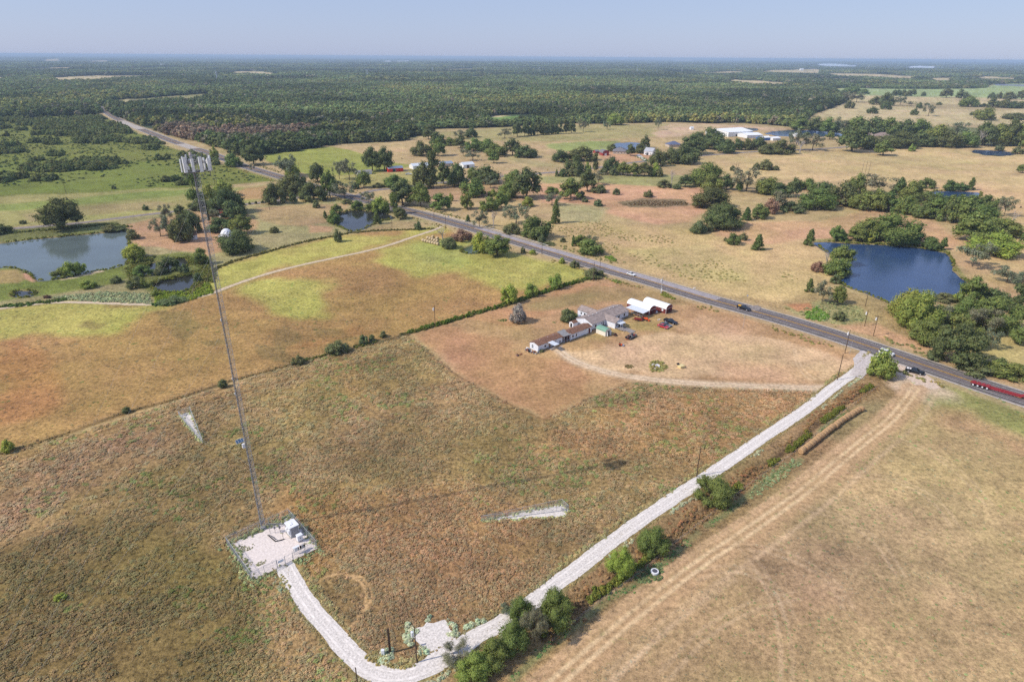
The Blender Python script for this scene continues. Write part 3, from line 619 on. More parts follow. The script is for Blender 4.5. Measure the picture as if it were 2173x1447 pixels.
def crown_mesh(kind, seed, n, size, core=True, name=None):
    rng = np.random.default_rng(seed * 101 + len(kind)); Lb = lobes_for(kind, rng)
    V, T = leaf_cloud(rng, Lb, n, size, shell=.5 if kind != 'sparse' else .1)
    if n > 3000:                               # shoots that break the outline
        L = np.array(Lb); sv, st_ = [], []
        for i in range(70):
            l = L[rng.integers(len(L))]; d = rng.normal(size=3); d[2] = abs(d[2]) * .8 + .15; d /= np.linalg.norm(d); p0 = l[:3] + d * l[3:5][[0, 0, 1]] * .8
            ln = .07 + .10 * rng.random(); sub = [(*(p0 + d * ln * t), .03 * (1.15 - t), .03 * (1.15 - t)) for t in (.2, .5, .8, 1.0)]
            a_, b_ = leaf_cloud(rng, sub, n // 240, size * .9, shell=.2); sv.append(a_); st_.append(b_)
        V = np.concatenate([V] + sv); T = np.concatenate([T] + st_)
    V[:, 2] = np.maximum(V[:, 2], .0)
    F = np.arange(len(V)).reshape(-1, 4)
    if core:                                   # dense inner twigs and leaves: lumpy closed cores inside the lobes
        iv, fi = ico(); Vs, Fs, Ts = [V], [np.concatenate([F], 0)], [T]; base = len(V)
        qv = []; qf = []
        for l in Lb:
            w = iv * (1 + .25 * rng.normal(size=len(iv)))[:, None] * np.array([l[3], l[3], l[4]]) * .62 + np.array(l[:3]); w[:, 2] = np.maximum(w[:, 2], 0)
            qv.append(w); qf.append(np.concatenate([fi, fi[:, :1]], 1) + base); base += len(iv)
        V = np.concatenate([V] + qv); tri = np.concatenate(qf)[:, :3]
        T = np.concatenate([T, np.tile([.85, .85, .85], (len(V) - len(T), 1))])
        me = bpy.data.meshes.new(name or kind + '_crown'); nl = F.size + tri.size
        me.vertices.add(len(V)); me.vertices.foreach_set('co', V.astype(np.float32).ravel()); me.loops.add(nl)
        me.loops.foreach_set('vertex_index', np.concatenate([F.ravel(), tri.ravel()]).astype(np.int32))
        me.polygons.add(len(F) + len(tri)); me.polygons.foreach_set('loop_start', np.concatenate([np.arange(len(F)) * 4, F.size + np.arange(len(tri)) * 3]).astype(np.int32))
        me.update(); me.validate()
    else: me = np_mesh(name or kind + '_crown', V, F, 4)
    if len(T) == len(me.vertices): set_attr(me, 'tint', T)
    return me
def limbs(seed, h=.5, r=.035, spread=.3, top=.75, n=6, lean=0, twigs=0, name='trunk'):
    """tapered trunk with limbs reaching into the crown; with twigs > 0 a bare branching tree"""
    rnd = random.Random(seed); mb = MB()
    def grow(p, d, L, r, lev):
        q = p + d * L; mb.bar(p, q, r, 5 if lev == 0 else (4 if lev < 2 else 3), r2=r * .6, cap=lev > 1)
        if lev >= twigs: return
        for i in range(3 if lev else 4):
            nd = (d + Vector((rnd.uniform(-1, 1), rnd.uniform(-1, 1), rnd.uniform(-.25, .7))) * .8).normalized()
            grow(p + d * L * rnd.uniform(.55, 1), nd, L * rnd.uniform(.55, .8), r * .55, lev + 1)
    if twigs: grow(Vector((0, 0, 0)), Vector((rnd.uniform(-.1, .1), rnd.uniform(-.1, .1), 1)).normalized(), .34, r, 0)
    else:
        t = Vector((rnd.uniform(-.03, .03), rnd.uniform(-.03, .03), h)); mb.bar((0, 0, -.02), t, r, 7, r2=r * .7)
        for i in range(n):
            a = i * 6.28 / n + rnd.random(); m = Vector((math.cos(a) * spread * .5, math.sin(a) * spread * .5, h + (top - h) * .45)); e = Vector((math.cos(a) * spread, math.sin(a) * spread, top - rnd.random() * .12))
            mb.bar(t, m, r * .5, 4, r2=r * .35); mb.bar(m, e, r * .35, 4, r2=r * .12)
    return mb.mesh(name)
BARK = mat('bark', S((98, 86, 72)), .95, var=.25, vscale=6, bump=.5); DEAD = mat('dead wood', S((178, 168, 160)), .9, var=.2, vscale=4)
LC = {'o': (.165, .188, .075), 'g': (.215, .26, .078), 'l': (.31, .36, .09), 'w': (.38, .43, .09), 'c': (.168, .215, .072), 's': (.25, .26, .16), 'r': (.34, .22, .15), 'b': (.205, .225, .10), 'p': (.36, .34, .29)}
LM = {k: leaf_mat('foliage ' + k, v) for k, v in LC.items()}
LMI = leaf_mat('scattered foliage', None, inst=True)
KIND = {'o': ('oak', 'oak_tree', 'tree'), 'g': ('oak', 'leafy_tree', 'tree'), 'l': ('bush', 'willow_tree', 'tree'), 'w': ('bush', 'willow_tree', 'tree'), 'c': ('cedar', 'cedar_tree', 'tree'), 's': ('sparse', 'thin_tree', 'tree'), 'r': ('bush', 'withered_tree', 'tree'), 'b': ('bush', 'bush', 'bush'), 'd': ('dead', 'dead_tree', 'tree'), 'p': ('bush', 'shrub', 'shrub')}
CM, TM = {}, {}
def crown(kind, k, lod, key):
    q = (kind, k, lod, key)
    if q not in CM:
        n, s = {0: (700, .046), 1: (2200, .028), 2: (6500, .016), 3: (15000, .0105)}[lod]
        if kind == 'sparse': n = int(n * .95); s *= .8
        base = (kind, k, lod)
        if base not in CM: CM[base] = crown_mesh(kind, k, n, s, core=kind != 'sparse')
        me = CM[base].copy(); me.materials.clear(); me.materials.append(LM[key]); me.name = 'crown'; CM[q] = me
    return CM[q]
def trunk(kind, k):
    q = (kind, k)
    if q not in TM:
        if kind == 'dead': TM[q] = limbs(k + 50, r=.03, twigs=4); TM[q].materials.append(DEAD)
        elif kind == 'sparse': TM[q] = limbs(k + 70, r=.02, twigs=3); TM[q].materials.append(BARK)
        elif kind == 'oak': TM[q] = limbs(k, h=.22, r=.03); TM[q].materials.append(BARK)
        else: TM[q] = limbs(k, h=.2, r=.03, top=.6, spread=.2); TM[q].materials.append(BARK)
    return TM[q]
TREES = []
ADJ = {'o': 'dark green broad oak', 'g': 'green leafy tree', 'l': 'light green willow-like tree', 'w': 'bright yellow-green tree', 'c': 'dark green cedar', 's': 'thin grey-green half-bare tree', 'r': 'withered brown tree', 'b': 'low green bush', 'd': 'bare grey dead tree', 'p': 'round greyish shrub'}
ORD = ['first', 'second', 'third', 'fourth', 'fifth', 'sixth', 'seventh', 'eighth', 'ninth', 'tenth', 'eleventh', 'twelfth', 'thirteenth', 'fourteenth', 'fifteenth', 'sixteenth', 'seventeenth', 'eighteenth', 'nineteenth', 'twentieth'] + [f'{i}{"st" if i % 10 == 1 else "nd" if i % 10 == 2 else "rd" if i % 10 == 3 else "th"}' for i in range(21, 99)]
def place_tree(t, x0, x1, yt, yb, key, where):
    """a tree standing where its outline is seen: foot on the ground, real width and height from the distance"""
    (px0, py0), (px1, py1) = pix(t, x0, yt), pix(t, x1, yb); mx, my = (px0 + px1) / 2, (py0 + py1) / 2
    X, Y = G(mx, min(py1, my + (py1 - my))); D = math.sqrt(X * X + Y * Y + HC * HC); w = (px1 - px0) * D / FPX; Vv = (py1 - py0) * D / FPX
    for _ in range(3):
        sn = HC / D; cs = math.hypot(X, Y) / D; a = math.sqrt(max((Vv / 2) ** 2 - (w / 2 * sn) ** 2, (Vv * .22) ** 2)) / cs
        X, Y = G(mx, my + a * cs * FPX / D); D = math.sqrt(X * X + Y * Y + HC * HC); w = (px1 - px0) * D / FPX; Vv = (py1 - py0) * D / FPX
    TREES.append(dict(x=X, y=Y, w=w * 1.26, h=2 * a * 1.1, key=key, where=where, px=mx, area=(px1 - px0) * (py1 - py0), pw=px1 - px0))
def trees(where, t, s):
    for e in s.split(';'):
        e = e.strip()
        if not e: continue
        k, r = e.split(' '); a = list(map(float, r.split(','))); place_tree(t, a[0], a[1], a[2], a[3], k, where)
def build_trees():
    groups = {}
    for T in TREES: groups.setdefault((T['where'], T['key']), []).append(T)
    roots = []
    for (where, key), L in groups.items():
        L.sort(key=lambda q: q['px'])
        kind, nm, cat = KIND[key]
        for i, T in enumerate(L):
            seed = int(abs(T['x'] * 7 + T['y'] * 3)) % 4
            big = T['pw']
            lod = 0 if big < 22 else 1 if big < 60 else 2
            if T.get('hero'): lod = 3
            ad = ADJ[key]
            if len(L) == 1: lab = f'{ad} {where}'
            else:
                o_ = 'leftmost' if i == 0 else 'rightmost' if i == len(L) - 1 else ORD[i] + ' from left'
                lab = f'{ad} {where}, {o_}'
            rz = random.Random(int(T['x'] * 13 + T['y'])).random() * 6.28
            h = T['h']; w = T['w']
            if kind == 'oak' and h < .72 * w: kind2 = 'bush'
            elif kind == 'oak' and len(L) > 3 and int(T['x'] * 3 + T['y'] * 5) % 20 < 13: kind2 = 'bush'
            else: kind2 = kind
            if kind == 'cedar' and h < .8 * w: kind2 = 'bush'
            if kind == 'oak' and T.get('hero'): kind2 = 'bush'; w = max(w, h * .8)
            elif kind in ('oak',) and h > 1.5 * w: kind2 = 'column'
            if kind2 == 'dead': 
                r = obj(nm, trunk('dead', seed), None); r.location = (T['x'], T['y'], 0); r.rotation_euler = (0, 0, rz); r.scale = (w * .8, w * .8, h * 1.02)
                tag(r, lab, cat, 'trees ' + where if len(L) > 1 else None); continue
            if big < 12:
                r = obj(nm, crown(kind2, seed, lod, key), None); tag(r, lab, cat); r.location = (T['x'], T['y'], -.1); r.rotation_euler = (0, 0, rz); r.scale = (w, w, h)
            else:
                r = empty(nm, lab, cat, (T['x'], T['y'], -.1), rz); r.scale = (w, w, h)
                obj('crown', crown(kind2, seed, lod, key), None, r); obj('trunk', trunk('sparse' if kind2 == 'sparse' else 'oak' if kind2 == 'oak' else 'bush', seed), None, r)
            if len(L) > 1: r['group'] = 'trees ' + where
# ------------------------------------------------------------------ scattering (only for what nobody could count)
def proto(name, me): return bpy.data.objects.new(name, me)
def scatter(name, label, cat, P, scale, col, protos, rot=None, seed=0, mats=None):
    n = len(P); rng = np.random.default_rng(seed)
    me = bpy.data.meshes.new(name); me.vertices.add(n); me.vertices.foreach_set('co', np.asarray(P, np.float32).ravel()); me.update()
    set_attr(me, 'icol', col); set_attr(me, 'iscale', scale, 'FLOAT_VECTOR')
    R = np.zeros((n, 3)); R[:, 2] = rng.random(n) * 6.283; set_attr(me, 'irot', R, 'FLOAT_VECTOR')
    var = rng.integers(0, len(protos), n); a = me.attributes.new('var', 'INT', 'POINT'); a.data.foreach_set('value', var.astype(np.int32))
    o = obj(name, me); tag(o, label, cat, kind='stuff')
    ng = bpy.data.node_groups.new(name, 'GeometryNodeTree')
    ng.interface.new_socket('Geometry', in_out='INPUT', socket_type='NodeSocketGeometry'); ng.interface.new_socket('Geometry', in_out='OUTPUT', socket_type='NodeSocketGeometry')
    N = ng.nodes; L = ng.links; gi = N.new('NodeGroupInput'); go = N.new('NodeGroupOutput'); jn = N.new('GeometryNodeJoinGeometry')
    mp = N.new('GeometryNodeMeshToPoints'); L.new(gi.outputs[0], mp.inputs[0])
    def na(nm, dt):
        q = N.new('GeometryNodeInputNamedAttribute'); q.data_type = dt; q.inputs['Name'].default_value = nm; return q.outputs['Attribute']
    sc_, ro, va = na('iscale', 'FLOAT_VECTOR'), na('irot', 'FLOAT_VECTOR'), na('var', 'INT')
    for i, p in enumerate(protos):
        io = N.new('GeometryNodeInstanceOnPoints'); oi = N.new('GeometryNodeObjectInfo'); oi.inputs['Object'].default_value = p
        cp = N.new('FunctionNodeCompare'); cp.data_type = 'INT'; cp.operation = 'EQUAL'
        ai = [s for s in cp.inputs if s.type == 'INT']; L.new(va, ai[0]); ai[1].default_value = i
        L.new(mp.outputs[0], io.inputs['Points']); L.new(cp.outputs[0], io.inputs['Selection']); L.new(oi.outputs['Geometry'], io.inputs['Instance'])
        L.new(ro, io.inputs['Rotation']); L.new(sc_, io.inputs['Scale']); L.new(io.outputs[0], jn.inputs[0])
    L.new(jn.outputs[0], go.inputs[0])
    m = o.modifiers.new('scatter', 'NODES'); m.node_group = ng
    return o
def fmesh(kind, k, n, s, core=True):
    me = crown_mesh(kind, k, n, s, core=core, name='clump'); me.materials.append(LMI); return me
RNG = np.random.default_rng(7)
def grid_pts(x0, x1, y0, y1, sp):
    xs = np.arange(x0, x1, sp); ys = np.arange(y0, y1, sp); X, Y = np.meshgrid(xs, ys); X = X.ravel(); Y = Y.ravel()
    return X + RNG.uniform(-.45, .45, len(X)) * sp, Y + RNG.uniform(-.45, .45, len(X)) * sp
def tri_col(base, X, Y, k=.25):
    n = len(X); base = np.asarray(base)
    c = np.tile(base, (n, 1)) if base.ndim == 1 else base.copy()
    c *= (1 + k * (RNG.random(n) * 2 - 1))[:, None]; c[:, 0] *= 1 + .12 * (RNG.random(n) * 2 - 1); return c
FOREST_PROTO = [proto('forest tree', fmesh('oak', 20 + i, 260, .085)) for i in range(4)] + [proto('forest tree', fmesh('bush', 30 + i, 260, .085)) for i in range(2)]
FAR_PROTO = [proto('far trees', fmesh('bush', 40 + i, 150, .10)) for i in range(3)]
def forest():
    P, S_, C_ = [], [], []
    for y0, y1, sp in ((480, 1600, 9.0), (1600, 3000, 11.5), (3000, 6500, 19), (6500, 16000, 44), (16000, 34000, 120)):
        X, Y = grid_pts(-.92 * y1 - 60, .92 * y1 + 60, y0, y1, sp)
        k = np.abs(X) < .9 * Y + 60; X, Y = X[k], Y[k]
        k = sdf(X, Y, FOREST) < (2 if sp < 14 else 0); X, Y = X[k], Y[k]
        for c in CLEAR + LAKES:
            c = np.array(c); b = (X > c[:, 0].min() * (.85 if c[:, 0].min() > 0 else 1.02) - 30) & (X < c[:, 0].max() * (1.02 if c[:, 0].max() > 0 else .85) + 30) & (Y > c[:, 1].min() * .85 - 30) & (Y < c[:, 1].max() + 30)
            if b.any():
                d = np.full(len(X), 99.0)
                for q in ((1, 1.03, 1.06, 1.1, 1.13) if c[0, 0] > 900 else (1, 1.03, 1.06)): d[b] = np.minimum(d[b], sdf(X[b] * q, Y[b] * q, c))      # cleared strips are deep enough to be seen over the wood in front
                k = d > sp * .3; X, Y = X[k], Y[k]
        if y0 < 2500: k = near_line(X, Y, HWY) > np.where(Y > 1110, 5.5, 13) + 5 * vnoise(X, Y, 30, 3); X, Y = X[k], Y[k]
        k = glade(X, Y) < .5; X, Y = X[k], Y[k]
        if sp < 14: k = (vnoise(X, Y, 45, 12) > .1) & (fbm(X, Y, 170, 14, 2) > .2); X, Y = X[k], Y[k]
        else: k = vnoise(X, Y, 700, 44) > .1; X, Y = X[k], Y[k]
        n = len(X); z = terrain(X, Y)
        w = sp * (1.0 + .3 * RNG.random(n) + 1.5 * RNG.random(n) ** 2.2 + .4 * vnoise(X, Y, 90, 8)); h = (6.5 + 7 * vnoise(X, Y, 70, 6) + 5 * RNG.random(n)) if sp < 14 else (14 + 6 * RNG.random(n))
        P.append(np.stack([X, Y, z - .3], 1)); S_.append(np.stack([w, w, h], 1))
        t = fbm(X, Y, 260, 21, 3); base = np.array((.165, .205, .078)) * (1 + 2.2 * np.clip(t - .5, -.22, .4))[:, None]
        ye = sstep(.6, .72, fbm(X, Y, 330, 60, 3))[:, None] * (RNG.random(n) < .6)[:, None]; base = base * (1 - ye) + np.array((.32, .33, .11)) * ye
        gr = (RNG.random(n) < .05)[:, None]; base = np.where(gr, np.array((.27, .26, .17)), base)
        br = ((X < -280) & (X > -520) & (Y > 850) & (Y < 990) & (fbm(X, Y, 60, 5) > .5))[:, None]; base = np.where(br, np.array((.28, .22, .15)), base)
        C_.append(tri_col(base, X, Y, .38))
    P, S_, C_ = map(np.concatenate, (P, S_, C_)); nearr = P[:, 1] < 3000
    print('forest', len(P), nearr.sum())
    scatter('forest', 'dark green forest of oaks stretching to the hazy horizon', 'forest', P[nearr], S_[nearr], C_[nearr], FOREST_PROTO, seed=1)
    scatter('far_woodland', 'bluish far woodland below the horizon', 'woodland', P[~nearr], S_[~nearr], C_[~nearr], FAR_PROTO, seed=2)
forest()
SCRUB_PROTO = [proto('shrub', fmesh('bush', 50 + i, 300, .075)) for i in range(4)]
def scrub():
    poly = [(-1600, 640), (-1300, 560)] + PP('-500,400 0,400 200,402 420,392 560,384 560,366 450,344 330,300 255,264 215,250 0,254 -500,262')
    P_, S_, C_ = [], [], []
    A = np.array(poly); X, Y = grid_pts(A[:, 0].min(), 60, A[:, 1].min(), A[:, 1].max(), 4.2)
    k = (sdf(X, Y, poly) < 0) & (np.abs(X) < .95 * Y) & (near_line(X, Y, HWY) > 15); X, Y = X[k], Y[k]
    d = fbm(X, Y, 70, 90, 3) + sstep(820, 1120, Y + 700 * (fbm(X, Y, 140, 95, 3) - .5)) * .15 + (vnoise(X, Y, 14, 3) - .5) * .25
    big = d > .63; small = (~big) & (RNG.random(len(X)) < .42 * sstep(.3, .55, d))
    k = big | small; X, Y, big = X[k], Y[k], big[k]; n = len(X)
    w = np.where(big, 5.5 + 4.5 * RNG.random(n), 1.6 + 2.4 * RNG.random(n)); h = np.where(big, 3.5 + 5 * RNG.random(n), .7 + 1.1 * RNG.random(n))
    c = np.where(big[:, None], np.array((.19, .225, .085)), np.array((.21, .265, .095)))
    scatter('meadow_scrub', 'green scrub thicket spread over the meadow left of the highway', 'scrub', np.stack([X, Y, 0 * X - .1], 1), np.stack([w, w, h], 1), tri_col(c, X, Y, .3), SCRUB_PROTO, seed=3)
scrub()

# weeds, brush and grass
def line_pts(line, step, half, dens=1.0, off=0.0):
    L = resample(line, step); T = np.gradient(L, axis=0); T /= np.linalg.norm(T, axis=1)[:, None] + 1e-9
    N = np.stack([-T[:, 1], T[:, 0]], 1); n = len(L); u = RNG.normal(size=n) * half * .6 + off
    P = L + N * u[:, None] + RNG.uniform(-step, step, (n, 2)) * .4
    return P[RNG.random(n) < dens]
class Bag:
    def __init__(s): s.P = []; s.S = []; s.C = []
    def add(s, P, w0, w1, h0, h1, col, k=.25):
        P = np.asarray(P)
        if not len(P): return
        n = len(P); w = RNG.uniform(w0, w1, n); h = RNG.uniform(h0, h1, n)
        s.P.append(np.concatenate([P, np.full((n, 1), -.03)], 1)); s.S.append(np.stack([w, w, h], 1)); s.C.append(tri_col(np.array(S(col)) * 1.55, P[:, 0], P[:, 1], k))
    def out(s, *a, **k): return scatter(*a, np.concatenate(s.P), np.concatenate(s.S), np.concatenate(s.C), **k)
def poly_pts(poly, sp):
    P = np.array(poly); X, Y = grid_pts(P[:, 0].min(), P[:, 0].max(), P[:, 1].min(), P[:, 1].max(), sp); k = sdf(X, Y, poly) < 0
    return np.stack([X[k], Y[k]], 1)
WEED_PROTO = [proto('weed', fmesh('bush', 60 + i, 110, .10, core=True)) for i in range(4)]
# brush along the fence rows
b = Bag()
def patchy(P, sc, t, s=3): return P[vnoise(P[:, 0], P[:, 1], sc, s) > t] if len(P) else P
b.add(line_pts(hedge_row, .35, 1.0), .9, 2.3, .6, 1.5, (108, 108, 58)); b.add(line_pts(hedge_row, .8, .8), 1.4, 2.8, 1.0, 2.2, (84, 104, 44))
b.add(patchy(line_pts(fence_row, .5, .8), 9, .52), .5, 1.3, .25, .6, (140, 120, 80)); b.add(patchy(line_pts(fence_row[-len(fence_row) // 3:], .5, .9), 8, .5), .8, 2.0, .5, 1.2, (96, 100, 50))
b.out('fence_row_brush', 'low brush growing along the fence line between the two fields', 'brush', protos=WEED_PROTO, seed=5)
b = Bag()
b.add(patchy(line_pts(offs(GRAV, 3.0), .4, .5), 5, .5, 5), .5, 1.2, .25, .5, (170, 172, 140)); b.add(patchy(line_pts(offs(GRAV, -3.0), .4, .6), 6, .5, 6), .5, 1.3, .25, .6, (160, 150, 104))
b.add(patchy(line_pts(offs(GRAV, 2.3), .35, .25), 3, .45, 7), .3, .7, .15, .35, (150, 134, 92)); b.add(patchy(line_pts(offs(GRAV, -2.3), .35, .25), 3, .45, 8), .3, .7, .15, .35, (150, 134, 92))
for s in ['640,480 735,540 700,640 640,600', '735,680 820,690 810,760 740,760', '830,410 850,460 790,470', '960,430 1060,500 1090,560 1070,590 1000,590 960,590 1040,560 980,480', '440,700 540,700 500,830 400,800', '1100,520 1300,440 1310,470 1110,540', '620,560 650,560 700,670 660,680']:
    b.add(poly_pts(PP(s, 'M'), .55), .6, 1.5, .35, .8, (172, 180, 148))
b.add(poly_pts(PP('280,770 420,700 520,850 740,830 650,870 400,840', 'M'), .5), .4, 1.0, .25, .6, (156, 146, 96))
CPQ = PP('385,670 690,1240 1710,790 1310,270', 'J')
for i, wd, dn in ((0, 1.1, 1), (1, 1.0, .8), (2, .8, .5), (3, .8, 1)):
    ln = [CPQ[i], CPQ[(i + 1) % 4]]
    q = line_pts(ln, .12, wd, dn); cc = np.mean(CPQ, 0); dd = q - cc; q = cc + dd * 1.07 if i != 1 else cc + dd * 1.09
    if i == 1: q = q[np.hypot(*(q - np.array(g('J', 1240, 1080))).T) > 2.3]
    b.add(q, .4, 1.1, .3, .75, (160, 166, 120))
for s in ['450,740 560,700 720,740 560,820 470,800', '720,1000 900,920 900,970 760,1040', '480,690 560,690 540,710', '1470,660 1580,670 1500,700', '620,950 700,960 690,1010 640,990', '1190,990 1240,990 1240,1020 1190,1020', '1120,520 1180,520 1170,540 1120,540', '670,680 740,670 730,710', '1300,930 1480,890 1500,930 1340,980']:
    b.add(poly_pts(PP(s, 'J'), .3), .25, .6, .15, .45, (150, 152, 108))
for s in ['1090,1080 1200,1200 1280,1320 1300,1447 1180,1447'] : b.add(poly_pts(PP(s, 'J'), .5), .3, .8, .15, .4, (160, 154, 104))
WEDGES = [PP('1022,1106 1050,1099 1192,1070 1206,1083 1199,1096'), PP('380,882 404,872 431,941 425,938')]
for wdg in WEDGES: b.add(line_pts(wdg + [wdg[0]], .3, .5), .4, 1.0, .25, .6, (176, 178, 132))
for o_ in (-.2, .1): b.add(patchy(line_pts(offs(GRAV, o_), .5, .25), 7, .68, 11), .2, .5, .06, .16, (150, 136, 100))
b.out('gravel_edge_weeds', 'pale silvery weeds growing along the gravel road and fenced pad', 'weeds', protos=WEED_PROTO, seed=6)
b = Bag()
b.add(patchy(line_pts(offs(DITCH, 1.6), .25, 1.2), 6, .45, 1), .5, 1.2, .2, .6, (140, 114, 80)); b.add(patchy(line_pts(offs(DITCH, -1.6), .4, .9), 6, .5, 4), .4, 1.1, .2, .5, (144, 116, 78)); b.add(patchy(line_pts(offs(DITCH, .6), .25, .8), 9, .52, 2), .8, 1.9, .6, 1.4, (104, 108, 50))
for s in ['1840,808 1810,850 1760,880 1700,905 1720,880 1780,840', '1560,1000 1620,985 1600,1030 1540,1050', '1450,1075 1500,1085 1430,1140 1410,1120']: b.add(poly_pts(PP(s), 1.5), .6, 1.3, .2, .6, (146, 112, 80))
b.add(poly_pts(PP('1190,1260 1290,1200 1340,1160 1380,1140 1360,1185 1280,1240 1180,1320 1120,1360 1130,1330'), 1.5), .5, 1.3, .2, .6, (148, 120, 86))
for l in GREEN: b.add(patchy(line_pts(l, .3, .9), 3, .45, 5), .3, .8, .12, .35, (104, 128, 78))
b.add(poly_pts(PP('1350,1200 1405,1195 1410,1228 1370,1240 1345,1232'), .6), .4, 1.1, .2, .6, (112, 126, 84)); b.add(poly_pts(PP('1600,1020 1680,970 1700,985 1620,1050 1590,1060'), 1.0), .5, 1.2, .2, .5, (140, 150, 108))
b.out('ditch_weeds', 'rusty and green weeds along the ditch beside the gravel road', 'weeds', protos=WEED_PROTO, seed=8)
b = Bag()
for nm, dn in (('pond_left', .5), ('pond_right', .6), ('pond_middle', .8), ('pond_upper_small', 1), ('pond_lower_small', 1), ('pond_green', .8), ('pond_right_small', .6), ('pond_puddle', .6)):
    w = WATER[nm]; P = np.array(w); c = P.mean(0); o2 = [tuple(c + (p - c) * (1 + 1.6 / max(4, np.hypot(*(p - c))))) for p in P]
    b.add(patchy(line_pts(o2 + [o2[0]], .7, .8, dn), 12, .35), .9, 2.2, .5, 1.4, (116, 120, 58))
b.add(poly_pts(PP('100,632 220,620 320,624 322,645 200,641'), 1.1)[::1], .9, 2.2, .5, 1.1, (160, 166, 126)); b.add(poly_pts(PP('330,620 400,620 445,600 452,622 395,640 330,645'), 1.0), .9, 2.2, .6, 1.4, (128, 142, 58))
b.add(poly_pts(PP('265,572 300,548 330,545 320,560 300,580 300,600 280,605'), 1.1), .9, 2.4, .6, 1.5, (112, 116, 62)); b.add(poly_pts(PP('395,545 440,548 460,580 455,600 425,600 405,575 430,570 400,560'), 1.1), .9, 2.4, .6, 1.5, (112, 116, 62))
b.add(line_pts(PP('320,604 345,593 380,586 420,580 450,575'), .5, 1.0), 1, 2.4, .6, 1.6, (104, 108, 56)); b.add(line_pts(smooth(PP('395,628 430,606 445,580 470,563 560,537 640,515 700,503 760,492 920,486'), 1), .45, 1.0), .9, 2.3, .6, 1.5, (112, 108, 62))
b.add(line_pts(PP('0,652 40,648 90,642 140,636'), .5, 1.4), 1, 2.6, .7, 1.6, (88, 108, 56)); b.add(line_pts(PP('325,647 355,649 385,641'), .4, .8), 1, 2.2, .6, 1.4, (78, 104, 58)); b.add(line_pts(PP('0,498 60,492 150,484 235,476 275,482'), .8, 2.0), 1, 2.6, .6, 1.6, (104, 110, 60))
b.out('pond_bank_weeds', 'rough weeds ringing the ponds and the track on the left', 'weeds', protos=WEED_PROTO, seed=9)
b = Bag()
b.add(poly_pts(PP('1700,655 1760,640 1830,655 1840,680 1770,690 1700,670'), 2.2), .9, 2.2, .4, 1.0, (146, 150, 104)); b.add(patchy(line_pts(offs(HW[-150:], 12), 1.0, 2.5), 14, .45), .8, 2.2, .4, 1.0, (140, 138, 88)); b.add(patchy(line_pts(offs(HW[-150:], -12), 1.0, 2.2), 14, .5), .8, 2.2, .4, 1.0, (150, 140, 88))
b.add(poly_pts(PP('370,985 460,940 560,1010 480,1040 380,1020', 'G'), .9), .8, 2.0, .5, 1.2, (112, 140, 66)); b.add(poly_pts(PP('840,890 900,885 935,915 900,925', 'F'), .9), 1, 2, .5, 1.1, (116, 136, 62)); b.add(poly_pts(PP('1190,80 1230,60 1300,90 1280,110', 'H'), .8), .8, 1.8, .4, 1, (128, 136, 72))
b.add(poly_pts(PP('1720,190 1850,260 1830,275 1700,225', 'H'), .8), .8, 1.8, .4, 1, (128, 132, 66)); b.add(poly_pts(PP('1320,435 1360,425 1450,428 1466,434 1400,438'), 2.0), .9, 2.2, .3, .8, (110, 92, 66)); b.add(poly_pts(PP('1075,120 1110,118 1380,180 1390,190 1180,165', 'F'), 2.4), 1, 2.4, .4, 1.0, (128, 142, 96))
b.add(patchy(poly_pts(PP('1160,470 1280,470 1400,490 1600,520 1700,600 1500,600 1280,560'), 3.2), 18, .55), .8, 2.0, .3, .7, (150, 144, 92))
b.add(poly_pts(PP('1580,930 1620,900 1700,900 1780,960 1700,1010 1600,1010', 'H'), .7), .7, 1.6, .3, .9, (150, 146, 92)); b.add(poly_pts(PP('1330,940 1400,935 1430,960 1400,975 1340,970', 'H'), .6), .5, 1.3, .2, .5, (124, 112, 76)); b.add(poly_pts(PP('0,490 80,470 140,475 100,500', 'H'), .9), .6, 1.4, .3, .6, (112, 128, 72))
b.add(poly_pts(PP('575,500 630,495 610,515', 'H'), .7), .5, 1.1, .2, .5, (140, 138, 92))
b.out('roadside_weeds', 'tufts of weeds on the verges and the pasture across the highway', 'weeds', protos=WEED_PROTO, seed=10)

